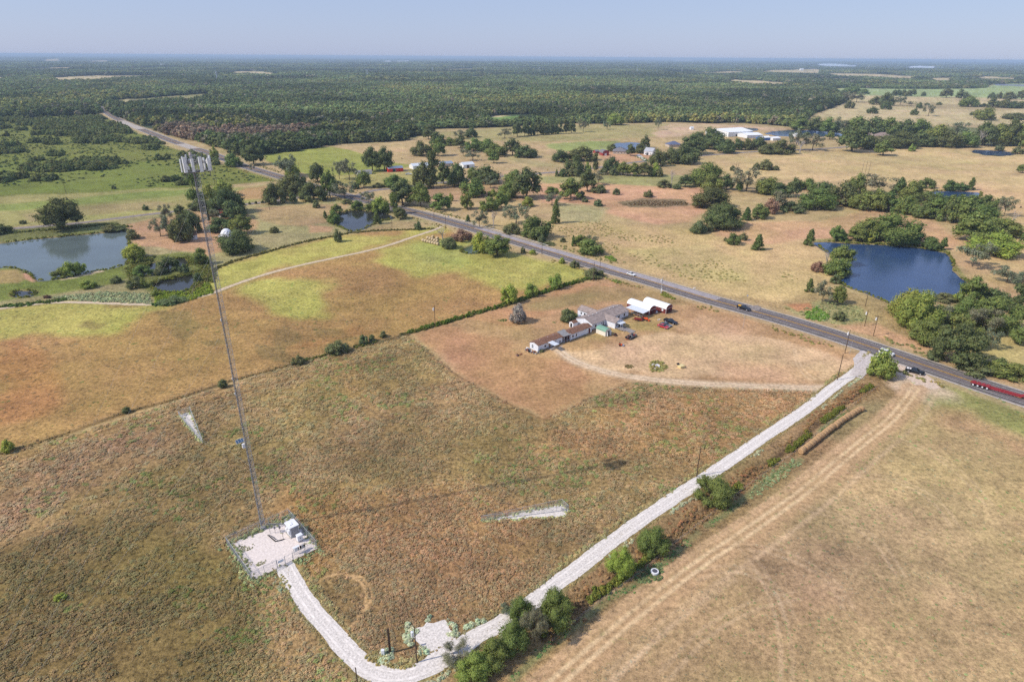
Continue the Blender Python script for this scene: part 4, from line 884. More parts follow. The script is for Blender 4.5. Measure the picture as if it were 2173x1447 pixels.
# the rough grass of the near fields
def tuft_mesh(k):
    rng = np.random.default_rng(900 + k)
    Lb = [(0, 0, .12, .30, .55)] + [(.3 * math.cos(a), .3 * math.sin(a), .05, .16 + .1 * rng.random(), .25 + .3 * rng.random()) for a in rng.random(4) * 6.283]
    V, T = leaf_cloud(rng, Lb, 46, .13, up=1.2, shell=.6); V[:, 2] = np.maximum(V[:, 2], 0)
    me = np_mesh('tuft', V, np.arange(len(V)).reshape(-1, 4), 4); set_attr(me, 'tint', .55 + .45 * T); me.materials.append(LMI); return me
TUFT = [proto('tuft', tuft_mesh(i)) for i in range(4)]
MOW = smooth(PP('0,985 110,955 270,897 420,856 520,832 640,800 800,762 880,740'), 1)
def near_grass():
    Ps, Ss, Cs = [], [], []
    for r0, r1, sp in ((45, 110, .62), (110, 160, .8), (160, 230, 1.1), (230, 330, 1.7)):
        X, Y = grid_pts(-1.0 * r1, 1.0 * r1, 35, r1, sp); r = np.hypot(X, Y); k = (r > r0) & (r < r1) & (np.abs(X) < 1.2 * Y + 8) & (np.abs(X) < .9 * Y + 40); X, Y = X[k], Y[k]
        k = ((sdf(X, Y, PAS) < 0) | ((sdf(X, Y, YEL) < 0) & (RNG.random(len(X)) < .3)) | ((sdf(X, Y, FLD) < 0) & (RNG.random(len(X)) < .30))) & (near_line(X, Y, GRAV) > 2.1) & (near_line(X, Y, FTRACK) > 1.8) & (near_line(X, Y, R0) > 3.2); X, Y = X[k], Y[k]
        k = sdf(X, Y, CPQ) > .3; X, Y = X[k], Y[k]
        for l_ in (ring1, ring2, MOW): k = near_line(X, Y, l_) > .35; X, Y = X[k], Y[k]
        k = sdf(X, Y, PP('620,540 720,545 810,470 870,480 960,455 985,485 1010,540 1100,560 1050,620 1240,560 1330,590 1150,740 880,850 780,800 830,740 690,600', 'M')) > .2; X, Y = X[k], Y[k]
        for wdg in WEDGES: k = sdf(X, Y, wdg) > .1; X, Y = X[k], Y[k]
        d = fbm(X, Y, 7, 55, 3) * .6 + vnoise(X, Y, 2.2, 56) * .4; k = RNG.random(len(X)) < sstep(.28, .6, d); X, Y, d = X[k], Y[k], d[k]
        C, coat = paint(X, Y); n = len(X)
        ing = sdf(X, Y, PAS) < 0
        s = sp * (1.1 + 1.2 * RNG.random(n)) * np.where(ing, 1.0, .5); h = np.where(ing, (.16 + .5 * d) * (.6 + .6 * RNG.random(n)), .10 + .08 * RNG.random(n)) * (1 + sp * .15)
        fl = sdf(X, Y, FLD) < 0; gn = (((fbm(X, Y, 16, 61, 3) > .6) & (RNG.random(n) < .3)) | (fl & (RNG.random(n) < .5 * sstep(.4, .6, fbm(X, Y, 18, 66, 3)))))[:, None]; C = np.where(gn, C * np.array((.72, 1.05, .7)), C)
        Ps.append(np.stack([X, Y, 0 * X - .02], 1)); Ss.append(np.stack([s, s, h], 1)); Cs.append(tri_col((C * .86 + C.mean(1)[:, None] * .14) * np.where(ing, 1.8, 1.45)[:, None], X, Y, .2) * np.array((.915, 1, 1.02)))
    P, S_, C_ = map(np.concatenate, (Ps, Ss, Cs)); print('tufts', len(P))
    scatter('pasture_grass', 'rough brown and olive grass covering the near fields', 'grass', P, S_, C_, TUFT, seed=11)
near_grass()
# ------------------------------------------------------------------ trees one can tell apart
trees('beside the far highway bend', 'A', 'l 1335,1378,690,772;g 1430,1530,735,815;o 1545,1660,695,805;s 1580,1610,800,850')
trees('north of the side road junction', 'A', 's 1760,1870,750,880;o 1970,2045,805,915')
trees('behind the tall tower', 'D', 'g 1455,1590,-40,200;l 1570,1660,40,170;l 1655,1790,10,130;o 1630,1870,80,270;o 1720,1890,165,305;o 1470,1620,150,240')
trees('on the bank above the left pond', 'D', 'o 375,600,195,385;o -60,60,355,420;b 800,900,350,400;b 860,960,358,397;b 985,1070,388,460')
trees('around the brown trailer home', 'D', 's 1235,1320,205,330;o 1350,1415,200,268;o 1390,1500,240,330;s 1180,1290,310,440;s 1270,1360,290,460;o 1330,1470,290,480;o 1430,1545,250,410;s 1580,1700,240,330;o 1590,1620,250,330')
trees('around the white dome building', 'D', 'o 1620,1800,295,400;g 1790,1930,290,420;o 1700,1940,395,560')
trees('at the shore of the left pond', 'D', 'w 965,1105,500,605;l 1000,1080,545,645;g 415,520,695,757;l 490,600,640,742;l 580,650,642,718')
trees('around the two small ponds', 'D', 'g 1050,1160,660,740;o 1225,1365,600,705;b 1185,1270,668,732;g 1500,1600,543,655;b 990,1100,750,835;l 1080,1130,770,832;b 860,930,745,797;l 635,735,775,837;b 1495,1550,715,790;b 1390,1450,655,722;l 1170,1230,850,900;b 1240,1400,900,960')
trees('in the meadow left of the highway', 'D', 'b 2080,2140,365,412;b 1100,1140,200,240;b 860,890,50,78;b 160,200,318,345')
trees('left of the road junction', 'E', 'o 55,200,320,480;o 150,350,250,405;o 235,365,250,350;o 330,512,310,458;o 235,290,400,480;b 415,470,445,512;b 85,150,655,702')
trees('just above the road junction', 'E', 's 155,270,125,260;l 200,310,175,270;o 395,500,185,312;g 490,605,245,435;s 575,660,145,292;s 630,760,138,302;s 585,730,308,445')
trees('near the red metal barn', 'E', 'g 755,855,235,357;o 810,930,60,230;o 905,1028,60,230;b 712,770,312,368;b 880,960,318,356')
trees('in front of the farmhouse', 'E', 'g 975,1130,250,352;o 1010,1200,310,490;g 1170,1310,330,505;o 1190,1330,150,362;o 1280,1400,115,362;o 1370,1470,170,332;o 1450,1610,165,345')
trees('in the grove right of the farmhouse', 'E', 'o 1640,1845,180,322;g 1560,1740,280,422;g 1600,1690,195,292;s 1725,1830,270,362;d 1820,1920,232,340;g 1890,2060,212,342;o 1950,2152,220,440;g 1830,1980,310,432;l 1755,1830,365,422;l 1820,1930,368,462;s 2090,2150,300,430')
trees('between the grove and the highway', 'E', 'g 1320,1470,405,532;g 1550,1650,398,522;g 1690,1840,420,532;g 1810,1910,390,512;l 2020,2110,420,502;d 1740,1860,505,672;s 1630,1760,528,662;c 1580,1630,568,618;s 1885,2060,478,642;b 1880,2000,618,712;b 2130,2173,700,760;l 1455,1495,395,460')
trees('in the pasture beyond the farmhouse', 'E', 'o 1180,1320,0,112;g 1320,1430,-10,112;s 1540,1600,45,115;s 1580,1700,68,148;g 1765,1840,78,170')
trees('around the middle pond', 'E', 'g 525,620,530,628;g 555,640,488,560;c 488,530,540,592;s 790,890,390,475;g 710,800,452,522;g 830,930,450,542;l 870,1000,420,545;g 1000,1080,420,562;o 1040,1132,510,598;c 868,942,545,637;b 640,720,440,482;b 578,640,668,772;b 1195,1250,612,680')
trees('around the algae pond by the highway', 'E', 'd 1320,1500,640,755;b 1395,1520,728,822;r 1490,1630,668,765;w 1640,1765,680,852;g 1740,1920,722,882;w 2075,2128,825,867;b 2008,2045,805,858')
trees('below the highway at the white car', 'F', 'w 488,540,885,937;b 580,650,905,970;b 690,835,962,1050;w 430,500,1040,1086;b 500,545,735,775;b 360,465,768,800')
trees('between highway and open pasture', 'F', 'c 205,420,560,742;b 330,390,710,778;s 375,500,400,492;c 420,512,465,630;c 583,620,728,806;g 610,720,710,802;g 640,838,740,867;s 700,800,712,790')
trees('in the middle pasture', 'F', 'g 500,665,290,447;g 385,495,345,402;o 640,697,385,442;o 650,770,225,387;s 735,850,230,332;b 735,860,328,395;b 760,830,440,497;b 668,715,430,468;b 905,960,358,412;b 1143,1215,372,430')
trees('along the side road hedge', 'F', 'o 440,570,65,158;o 570,760,35,150;o 545,680,110,262;l 680,740,158,262;o 735,800,108,232;o 835,952,115,248;o 490,560,205,272;c 457,492,222,272;b 560,660,180,267;b 800,850,205,258;b 885,950,205,262;g 940,1030,165,262;g 1020,1110,172,267;o 1100,1200,168,270;w 1185,1270,168,266;b 1230,1292,200,272')
trees('around the grey-roofed house', 'F', 'o 860,935,20,77;o 1010,1075,28,112;o 1075,1160,20,92;o 1120,1190,-42,50;o 1190,1300,58,192;o 1280,1400,58,172;o 1390,1480,68,162;o 1460,1547,58,140;s 1330,1450,48,112')
trees('at the left end of the tree belt', 'F', 'd 1305,1412,212,352;b 1255,1350,290,357;b 1365,1432,322,367;o 1415,1510,265,352;g 1510,1735,163,342;g 1590,1750,260,382;o 1730,1828,265,372;o 1520,1790,350,512;s 1830,2030,208,387;g 2010,2173,278,402;g 1850,1900,310,385')
trees('in the pasture left of the blue pond', 'F', 'o 1615,1897,468,662;b 1498,1620,603,705;b 1600,1682,615,692;c 1890,1977,520,607;c 1975,2097,480,592;c 1783,1887,703,792;b 1880,1937,702,760;c 1968,2072,730,837;b 1758,1782,735,767')
trees('in the tan field beyond the belt', 'F', 'b 1990,2032,168,217;b 2040,2117,143,217;b 1808,1842,188,227')
trees('in the tree belt above the blue pond', 'G', 'r 70,172,140,252;s 130,262,93,232;b 200,350,165,242;g 20,130,15,112;o 120,262,28,127;o 235,332,8,127;g 330,445,0,82;g 333,562,73,217;o 420,602,28,142;o 560,712,28,192;r 598,707,128,188;g 690,802,-32,102;s 800,992,-22,112;g 718,872,93,222;g 818,952,98,232;c 908,1062,108,232;g 1028,1172,128,252;c 1000,1112,18,122;g 1080,1222,28,152;c 1180,1302,98,182')
trees('right of the belt toward the field', 'G', 'c 1168,1302,178,282;g 1258,1382,168,292;c 1348,1482,163,312;g 1438,1602,178,322;c 1288,1402,108,182;c 1478,1552,118,182;c 1540,1652,128,202;c 1648,1752,128,212')
trees('in the clump right of the blue pond', 'G', 'g 1548,1762,208,342;g 1498,1702,288,462;g 1638,1792,298,422;g 1738,1912,308,422;s 1778,1872,158,272;d 1838,1930,238,332;b 1680,1752,198,262;w 1608,1857,408,557;s 1508,1682,478,642;c 1938,1990,398,467')
trees('by the small pond beyond the belt', 'G', 'c 1208,1302,0,67;c 1393,1482,18,82;c 1488,1547,33,82;c 1553,1612,13,82')
trees('on the far shore of the blue pond', 'G', 'g 698,822,348,452;g 738,882,298,442;g 858,1132,258,462;g 948,1112,358,457;c 1113,1292,393,477;c 1248,1342,438,512;c 1348,1412,448,517;g 558,642,353,452;g 598,682,388,452;c 363,447,383,487;w 803,862,398,462;d 880,950,268,330')
trees('on the left shore of the blue pond', 'G', 'g 568,707,498,622;g 518,682,578,702;d 478,562,523,677;r 423,502,598,677;b 558,622,698,762')
trees('between the highway and the blue pond', 'G', 'c 363,437,738,827;s 438,552,748,912;g 568,652,788,912;b 578,652,958,1032')
trees('at the right edge near the blue pond', 'G', 's 1768,1922,658,762;s 1848,1990,698,832')
trees('in the grove below the blue pond', 'G', 'l 985,1225,808,1010;l 1060,1302,830,1105;g 1148,1382,1028,1205;s 1228,1402,925,1082;l 1228,1312,1098,1192;o 1328,1622,1098,1355;g 1278,1402,918,1002;g 1398,1562,998,1132;g 1438,1652,888,1052;s 1558,1772,968,1122;g 1598,1882,878,1092;s 1638,1762,1098,1232;o 1848,1965,828,1012;o 1648,1852,808,932;g 1498,1662,748,922;w 1448,1522,828,902;b 1318,1462,833,897;g 1540,1660,1090,1240')
trees('at the right edge below the grove', 'G', 'g 1878,1985,1103,1205;b 1278,1362,1238,1322;b 1518,1702,1328,1425;g 1648,1852,1318,1425;g 1800,1985,1355,1460;b 1748,1832,1308,1382')
trees('beside the farm entrance road', 'C', 'o 50,182,612,722;o 130,292,562,662;o 0,142,668,782;o 180,332,608,692;o 273,372,632,717;o 348,422,628,697;o 408,482,628,697;o 478,562,618,692;o 528,622,663,722;o 600,737,638,722')
trees('around the far driveway loop', 'C', 's 713,792,588,702;d 718,842,638,717;s 808,912,613,702;g 943,987,588,632;b 798,842,588,622')
trees('around the tan brick house', 'C', 'o 1028,1182,555,707;o 1158,1282,618,692;g 1253,1342,658,732;o 1298,1482,593,682;l 1458,1492,668,707')
trees('in the far creek belt', 'C', 'o 1478,1600,600,675;g 1560,1690,560,670;o 1640,1760,590,682;s 1700,1800,540,620;g 1750,1860,600,680;o 1860,1960,560,672;g 1930,2040,560,670;o 2020,2130,550,668;g 2110,2230,560,678;g 740,860,510,570;o 830,930,500,575;g 910,1010,505,585;s 1000,1100,510,590;g 1080,1190,500,592;o 1170,1290,505,595;g 1270,1380,510,600;o 1370,1480,520,600;g 1470,1570,520,605;d 1838,1932,585,682')
trees('in the farthest dry pasture', 'C', 'o 1223,1292,373,417;o 1283,1352,353,422;o 1288,1342,403,447;s 1373,1432,376,422;o 1203,1258,435,472;o 1063,1115,398,440;o 1505,1537,408,440;o 1473,1507,446,482;s 1548,1610,433,487;g 1783,1872,378,430;g 1878,1972,448,512;o 1948,2007,388,434;o 2013,2082,393,437;o 2065,2130,403,439;o 2110,2180,405,439;o 2065,2180,475,507')
trees('at the edge of the green far field', 'C', 'o 1663,1714,331,375;o 1756,1804,333,377;o 1803,1837,355,379;o 1953,1982,348,382;o 2003,2032,348,380;o 2053,2112,346,384;o 2133,2180,345,385;o 1535,1559,340,364;o 1348,1380,330,362;o 1375,1405,332,362;o 1400,1440,330,362;o 1435,1470,332,364;o 1462,1497,330,364;g 1060,1150,308,347;g 1150,1210,323,352;s 1048,1120,350,402;s 1100,1168,350,402')
trees('small in the dry pasture', 'C', 's 1453,1492,400,424;b 1558,1582,408,422;b 1633,1657,403,420;b 1838,1862,465,484;o 1908,1942,413,432')
trees('in the tan field right of centre', 'C', 'b 533,602,758,822;b 488,532,778,817;b 608,652,795,824;b 348,377,795,827;g 2138,2185,798,840;b 2108,2157,683,722;b 1998,2037,670,700')
trees('in the neat row before the forest', 'B', 'o 1155,1215,545,627;o 1205,1255,540,622;o 1250,1300,542,618;o 1290,1335,540,616;o 1325,1375,538,614;o 1365,1410,535,612;o 1400,1450,535,610;o 1440,1480,532,608;o 1470,1512,530,606;o 1500,1550,528,606')
trees('scattered in front of the forest', 'B', 's 1568,1632,518,597;s 1063,1147,573,637;o 853,932,568,630;s 788,858,588,640;s 1728,1772,528,582;l 1748,1850,480,552;s 2053,2092,508,582;o 588,657,568,642;o 628,722,603,682')
trees('in the hedgerow across the far pasture', 'B', 'g 718,802,628,682;o 788,862,623,697;g 853,962,633,717;g 928,1052,638,717;g 988,1112,668,747;o 1103,1207,648,747;o 1168,1307,678,757')
trees('between gravel road and stubble field', 'N', 'w 458,772,928,1305;g 808,1162,678,1062;g 1438,1912,100,485')
trees('in the thicket at the bottom', 'M', 'g 1790,1995,195,505;g 1560,1668,268,482;s 1425,1565,290,405;s 1600,1835,330,662;s 950,1205,640,862;l 1055,1350,700,976;g 1250,1502,600,860;g 1400,1680,440,735')
trees('beside the parked pickup by the highway', 'G', 'l 835,1010,1250,1450')
trees('at the mobile home', 'H', 'p 143,322,293,502;b 668,822,345,497;g 718,842,368,472;b 455,505,770,808')
trees('along the field fence row', 'P', 'b 695,737,720,750;b 620,645,752,774;b 762,782,708,730;b 783,797,707,724;b 465,482,803,822;w 8,28,935,958;w 1062,1098,600,642;l 1112,1142,598,628;l 1165,1194,578,612;b 806,822,700,716;b 262,276,862,876')
trees('alone in the left pasture', 'P', 'w 121,138,1258,1272')
for T in TREES:
    if T['where'] in ('between gravel road and stubble field', 'in the thicket at the bottom'): T['hero'] = True; T['w'] *= .82; T['h'] *= .9
    if T['where'] in ('beside the parked pickup by the highway', 'in the grove below the blue pond'): T['w'] *= .88
KIND['b'] = ('bush', 'bush', 'bush')
build_trees()
print('trees', len(TREES))
# ------------------------------------------------------------------ materials for built things
STEEL = mat('galvanised steel', S((172, 174, 178)), .6, .15, var=.12, vscale=3, spec=.5)
DSTEEL = mat('dull steel', S((128, 128, 130)), .6, .3, var=.15, vscale=3)
WHITEP = mat('white paint', S((226, 228, 232)), .5, var=.05, vscale=2)
PANELW = mat('antenna shell', S((222, 225, 228)), .5, var=.06, vscale=2)
BLACK = mat('black rubber', S((34, 34, 36)), .7, var=.1)
GLASS = mat('dark glass', (.02, .028, .035), .08, var=.05, spec=.7)
CONC = mat('concrete', S((176, 172, 166)), .9, var=.15, vscale=3, bump=.3)
WOODP = mat('weathered pole wood', S((92, 74, 60)), .9, var=.2, vscale=5)
WOODG = mat('grey deck wood', S((150, 142, 138)), .9, var=.2, vscale=3, stripes=(0, .3, .6))
SIDING = mat('white lap siding', S((222, 226, 234)), .7, var=.07, vscale=1.2, stripes=(2, .2, .35))
CREAM = mat('cream metal siding', S((228, 222, 206)), .6, var=.06, stripes=(1, .3, .3))
REDW = mat('dark red boards', S((112, 50, 46)), .8, var=.15, stripes=(1, .3, .4))
BROWNR = mat('brown shingle roof', S((128, 94, 76)), .9, var=.22, vscale=1.2, bump=.4)
GREYR = mat('weathered grey brown shingle roof', S((152, 138, 132)), .9, var=.2, vscale=.9, bump=.4)
GREYM = mat('grey metal roof', S((150, 148, 146)), .6, .2, var=.12, stripes=(0, .4, .4))
WMETAL = mat('white metal roof', S((238, 240, 240)), .45, var=.05, stripes=(1, .45, .5))
WMETALX = mat('pale metal roof', S((214, 220, 226)), .45, .1, var=.08, stripes=(0, .45, .5))
GREENM = mat('green metal roof', S((120, 160, 140)), .6, var=.1, stripes=(1, .35, .4))
TAN = mat('tan brick', S((176, 148, 122)), .9, var=.12, vscale=2); STONE = mat('pale brick', S((190, 176, 160)), .9, var=.12, vscale=2)
BROWNH = mat('brown hip roof', S((142, 124, 116)), .9, var=.15, vscale=1); SLATE = mat('slate grey roof', S((122, 120, 124)), .85, var=.15, vscale=1)
DARKIN = mat('dark doorway', (.02, .02, .022), .9); REDM = mat('bright red barn metal', S((214, 60, 44)), .6, var=.1); BLUEM = mat('blue metal siding', S((70, 112, 176)), .6, var=.1)  # dark doorway: unlit interior put into a near-black colour
HAY = mat('dry hay', S((186, 150, 108)), .95, var=.28, vscale=5, bump=.8, bscale=9); HAYOLD = mat('weathered hay', S((190, 170, 136)), .95, var=.25, vscale=5, bump=.8, bscale=9)
A48 = math.radians(42)                     # the yard and the tower pad are both laid out along azimuth 48 degrees

# ------------------------------------------------------------------ the guyed tower
TB = g('J', 858, 448); TH = 83.6
def tower():
    t = empty('radio_tower', 'tall slender grey lattice radio tower rising from the fenced gravel pad', 'radio tower', (TB[0], TB[1], 0), A48)
    R = .56; ang = [math.radians(90 + 120 * k) for k in range(3)]; L = [(R * math.cos(a), R * math.sin(a)) for a in ang]
    mb = MB()
    for x, y in L: mb.bar((x, y, .5), (x, y, TH), .042, 6)
    nb = 72; dz = (TH - .5) / nb
    for i in range(nb):
        z0, z1 = .5 + i * dz, .5 + (i + 1) * dz
        for k in range(3):
            a, b2 = L[k], L[(k + 1) % 3]
            mb.bar((*a, z1), (*b2, z1), .021, 3, cap=False)
            if i % 2: a, b2 = b2, a
            mb.bar((*a, z0), (*b2, z1), .018, 3, cap=False); mb.bar((*b2, z0), (*a, z1), .013, 3, cap=False)
    mb.build('lattice_mast', STEEL, t)
    MB().bar((0, 0, -.05), (0, 0, .3), .7, 8).bar((0, 0, .3), (0, 0, .52), .3, 6, r2=.6).build('base', CONC, t)
    cb = MB()
    for i in range(4): cb.bar((L[0][0] - .22 + i * .07, L[0][1] - .1, .6), (L[0][0] - .22 + i * .07, L[0][1] - .1, TH - 3), .021, 5)
    cb.build('feed_cable_bundle', BLACK, t)
    ld = MB()
    for sx in (-.17, .17): ld.bar((sx, -.36, .6), (sx, -.36, TH), .015, 3)
    for i in range(int(TH / .35)): ld.bar((-.17, -.36, .7 + i * .35), (.17, -.36, .7 + i * .35), .01, 3, cap=False)
    ld.build('climbing_ladder', STEEL, t)
    # head frame: three sectors of panels round the mast
    hf = MB(); z0 = TH - 2.75
    rr = 2.1; 
    for z in (z0, z0 + 1.7):
        tri = []
        for k in range(3):
            a = math.radians(30 + 120 * k); n = Vector((math.cos(a), math.sin(a), 0)); tv = Vector((-n.y, n.x, 0)); c = n * 1.35
            hf.bar(c - tv * 2.2 + Vector((0, 0, z)), c + tv * 2.2 + Vector((0, 0, z)), .05, 5)
            for s in (-.6, .6): hf.bar(Vector((0, 0, z)) + tv * s * .5, c + tv * s * 1.3 + Vector((0, 0, z)), .035, 4)
        for k in range(3):
            a0, a1 = (math.radians(30 + 120 * j) for j in (k, k + 1)); n0 = Vector((math.cos(a0), math.sin(a0), 0)); n1 = Vector((math.cos(a1), math.sin(a1), 0))
            hf.bar(n0 * 1.35 + Vector((-n0.y, n0.x, 0)) * 1.5 + Vector((0, 0, z)), n1 * 1.35 - Vector((-n1.y, n1.x, 0)) * 1.5 + Vector((0, 0, z)), .025, 4)
    hf.build('antenna_frame', DSTEEL, t)
    gp = MB(); gp.box(-1.0, 1.0, -1.0, 1.0, z0 - .12, z0 - .07)
    for k in range(9): gp.bar((-1 + k * .25, -1, z0 - .04), (-1 + k * .25, 1, z0 - .04), .02, 3)
    gp.build('work_platform', DSTEEL, t)
    rnd = random.Random(4)
    for k in range(3):
        a = math.radians(30 + 120 * k); n = Vector((math.cos(a), math.sin(a), 0)); tv = Vector((-n.y, n.x, 0))
        for j, s in enumerate((-2.0, -.7, .65, 2.0)):
            c = n * 1.42 + tv * s; pz0 = z0 - .9; ml = MB().bar(c + Vector((0, 0, pz0)), c + Vector((0, 0, z0 + 2.9)), .045, 6)
            pl = ml.build('mount_pipe', DSTEEL, t)
            if j == 2 and k == 0: continue
            w, h = ((.31, 2.6) if j % 2 == 0 else (.26, 2.2)); q = n * 1.66 + tv * s; zz = z0 - .05 + rnd.uniform(0, .25)
            pm = MB(); ring = []
            for (u, v) in ((-w, -.07), (-w * .8, .1), (w * .8, .1), (w, -.07)): ring.append(q + tv * u + n * v)
            pm.loft([[p + Vector((0, 0, zz)) for p in ring], [p + Vector((0, 0, zz + h)) for p in ring]]); pm.build('panel_antenna', PANELW, t)
            rb = n * 1.12 + tv * (s + .1); bm_ = MB(); z2 = zz + h * .5
            P0 = [rb + tv * u + n * v for u, v in ((-.17, -.11), (.17, -.11), (.17, .11), (-.17, .11))]
            bm_.loft([[p + Vector((0, 0, z2)) for p in P0], [p + Vector((0, 0, z2 + .62)) for p in P0]]); bm_.build('radio_unit', WHITEP if j != 1 else DSTEEL, t)
            if j == 1:
                P0 = [rb + tv * u + n * v for u, v in ((-.14, -.1), (.14, -.1), (.14, .1), (-.14, .1))]
                MB().loft([[p + Vector((0, 0, z2 - .85)) for p in P0], [p + Vector((0, 0, z2 - .3)) for p in P0]]).build('radio_unit', PANELW, t)
    for dx in (0, .35): MB().bar((2.6 + dx, -1.1, z0 - 3.1), (2.6 + dx, -1.1, z0 + .2), .02, 4).build('whip_antenna', DSTEEL, t)
    MB().bar((2.2, -1.1, z0 + .1), (3.0, -1.1, z0 + .1), .03, 4).build('whip_mount', DSTEEL, t)
    MB().bar((0, .3, TH), (0, .3, TH + 1.4), .03, 5).build('top_spike', STEEL, t)
    MB().bar((-.35, .1, TH + .02), (-.35, .1, TH + .55), .2, 10, r2=.17).build('beacon_light', mat('beacon', S((214, 196, 190)), .3), t)
    MB().box(-.55, .55, -.5, .5, TH - .03, TH).build('top_plate', DSTEEL, t)
    # panel, box and side lights part-way up
    sp = MB(); cc = Vector((-1.1, -.6, 0)); zz = 24.5
    ax = Vector((.743, .669, 0)); 
    sp.loft([[(-2.35, -.9, zz), (-.75, -.9, zz), (-.75, -.25, zz + .55), (-2.35, -.25, zz + .55)], [(-2.35, -.93, zz + .05), (-.75, -.93, zz + .05), (-.75, -.28, zz + .6), (-2.35, -.28, zz + .6)]])
    so_ = sp.build('solar_panel', mat('solar cells', S((84, 112, 140)), .15, .2), t)
    fr = MB()
    for q in range(4): x = -2.35 + q * 1.6 / 3; fr.bar((x, -.95, zz + .05), (x, -.29, zz + .62), .02, 4)
    fr.bar((-2.35, -.95, zz + .05), (-.75, -.95, zz + .05), .02, 4).bar((-2.35, -.29, zz + .62), (-.75, -.29, zz + .62), .02, 4).bar((-.75, -.6, zz + .3), (0, -.3, zz + .3), .03, 4); fr.build('frame', WHITEP, so_)
    MB().box(-1.15, -.62, -.55, -.15, zz - 1.8, zz - .8).build('battery_box', WHITEP, t)
    for z in (35.5, 39, 52): MB().box(-.62, -.45, -.3, -.1, z, z + .4).build('side_light', WHITEP, t)
tower()
tv = Vector((TB[0], TB[1], 0))
AN = [Vector((*g('P', 1196, 1083), 0)), Vector((*g('P', 392, 881), 0))]
d = (AN[0] - tv).normalized(); d3 = ((tv - AN[0]).normalized() + (tv - AN[1]).normalized()).normalized(); AN.append(tv + d3 * (AN[0] - tv).length)
for k, a in enumerate(AN):
    for j, z in enumerate((17, 34, 50, 65, 77)):
        dv = (a - tv).normalized(); st = Vector((dv.x * .5, dv.y * .5, z)); en = a - tv - dv * (0 if j > 2 else 3.2) + Vector((0, 0, .7)); pts = []
        mb = MB()
        for q in range(12):
            s0, s1 = q / 12, (q + 1) / 12; p = st.lerp(en, s0); r = st.lerp(en, s1); p.z -= 1.1 * s0 * (1 - s0) * 4 * .4; r.z -= 1.1 * s1 * (1 - s1) * 4 * .4; mb.bar(p, r, .009, 3, cap=False)
        o = mb.build('guy_wire', STEEL); o.location = (TB[0], TB[1], 0)
        tag(o, f'thin steel guy wire, {["lowest", "second lowest", "middle", "second highest", "highest"][j]}, to the {["anchor wedge near the gravel road", "anchor wedge by the fence row", "lower left outside the picture"][k]}', 'guy wire', 'guy wires of the lattice tower')

# ------------------------------------------------------------------ chain-link fences
def fence_mesh(parts, segs, h, gap=2.6, name='chain_link_fence', root=None):
    posts = []
    wires = MB(); rails = MB()
    for (a, b2) in segs:
        a, b2 = Vector((*a, 0)), Vector((*b2, 0)); L = (b2 - a).length; u = (b2 - a) / L; n = max(1, round(L / gap))
        for i in range(n + 1):
            p = a + u * L * i / n
            if all((p - q).length > .3 for q in posts): posts.append(p)
        rails.bar(a + Vector((0, 0, h)), b2 + Vector((0, 0, h)), .032, 5)
        rails.bar(a + Vector((0, 0, .06)), b2 + Vector((0, 0, .06)), .014, 3)
        st = .21; m = int((L + h) / st)
        for i in range(m):
            s = i * st
            for sg in (1, -1):
                x0, x1 = (s - h, s) if sg > 0 else (s, s - h); z0, z1 = .05, h
                if x0 < 0: z0 = .05 + (h - .05) * (0 - x0) / (x1 - x0); x0 = 0
                if x1 > L: z1 = .05 + (h - .05) * (L - x0) / (x1 - x0) if x0 < L else h; x1 = L
                if sg < 0:
                    if x1 < 0: z1 = h * (x0 / max(h, 1e-6)); x1 = 0
                    if x0 > L: z0 = h * (x0 - L) / h; x0 = L
                if z1 - z0 > .02: wires.bar(a + u * x0 + Vector((0, 0, z0)), a + u * x1 + Vector((0, 0, z1)), .008, 3, cap=False)
    rails.build('rail', STEEL, root); wires.build('wire_mesh', STEEL, root)
    for p in posts: MB().bar((p.x, p.y, 0), (p.x, p.y, h + .1), .045, 6).build('post', STEEL, root)
PAD = g('J', 690, 1240)
PADW, PADD = 14.5, 14.3
pad = MB().add([(0 - .15, -.15, 0), (PADW + .15, -.15, 0), (PADW + .15, PADD + .15, 0), (-.15, PADD + .15, 0)], [(0, 1, 2, 3)]).build('gravel_pad', mat('pinkish pad gravel', S((222, 210, 202)), .95, var=.12, vscale=2, bump=.5, bscale=8))
pad.location = (PAD[0], PAD[1], .1); pad.rotation_euler = (0, 0, A48); tag(pad, kind='structure')
f = empty('chain_link_fence', 'square chain-link fence around the gravel pad at the tower foot', 'fence', (PAD[0], PAD[1], 0), A48)
fence_mesh(None, [((0, 0), (5.4, 0)), ((9.0, 0), (PADW, 0)), ((PADW, 0), (PADW, PADD)), ((PADW, PADD), (0, PADD)), ((0, PADD), (0, 0))], 2.1, root=f)
bw = MB()
for z, o_ in ((2.25, .0), (2.36, .06), (2.47, .12)):
    for a, b2 in (((-o_, -o_), (5.4, -o_)), ((PADW + o_, -o_), (PADW + o_, PADD + o_)), ((PADW + o_, PADD + o_), (-o_, PADD + o_)), ((-o_, PADD + o_), (-o_, -o_))): bw.bar((*a, z), (*b2, z), .008, 3, cap=False)
bw.build('barbed_wire', STEEL, f)
gt = empty('chain_link_gate', 'two-leaf chain-link gate with white sign plate where the gravel road enters the pad', 'gate', (PAD[0], PAD[1], 0), A48)
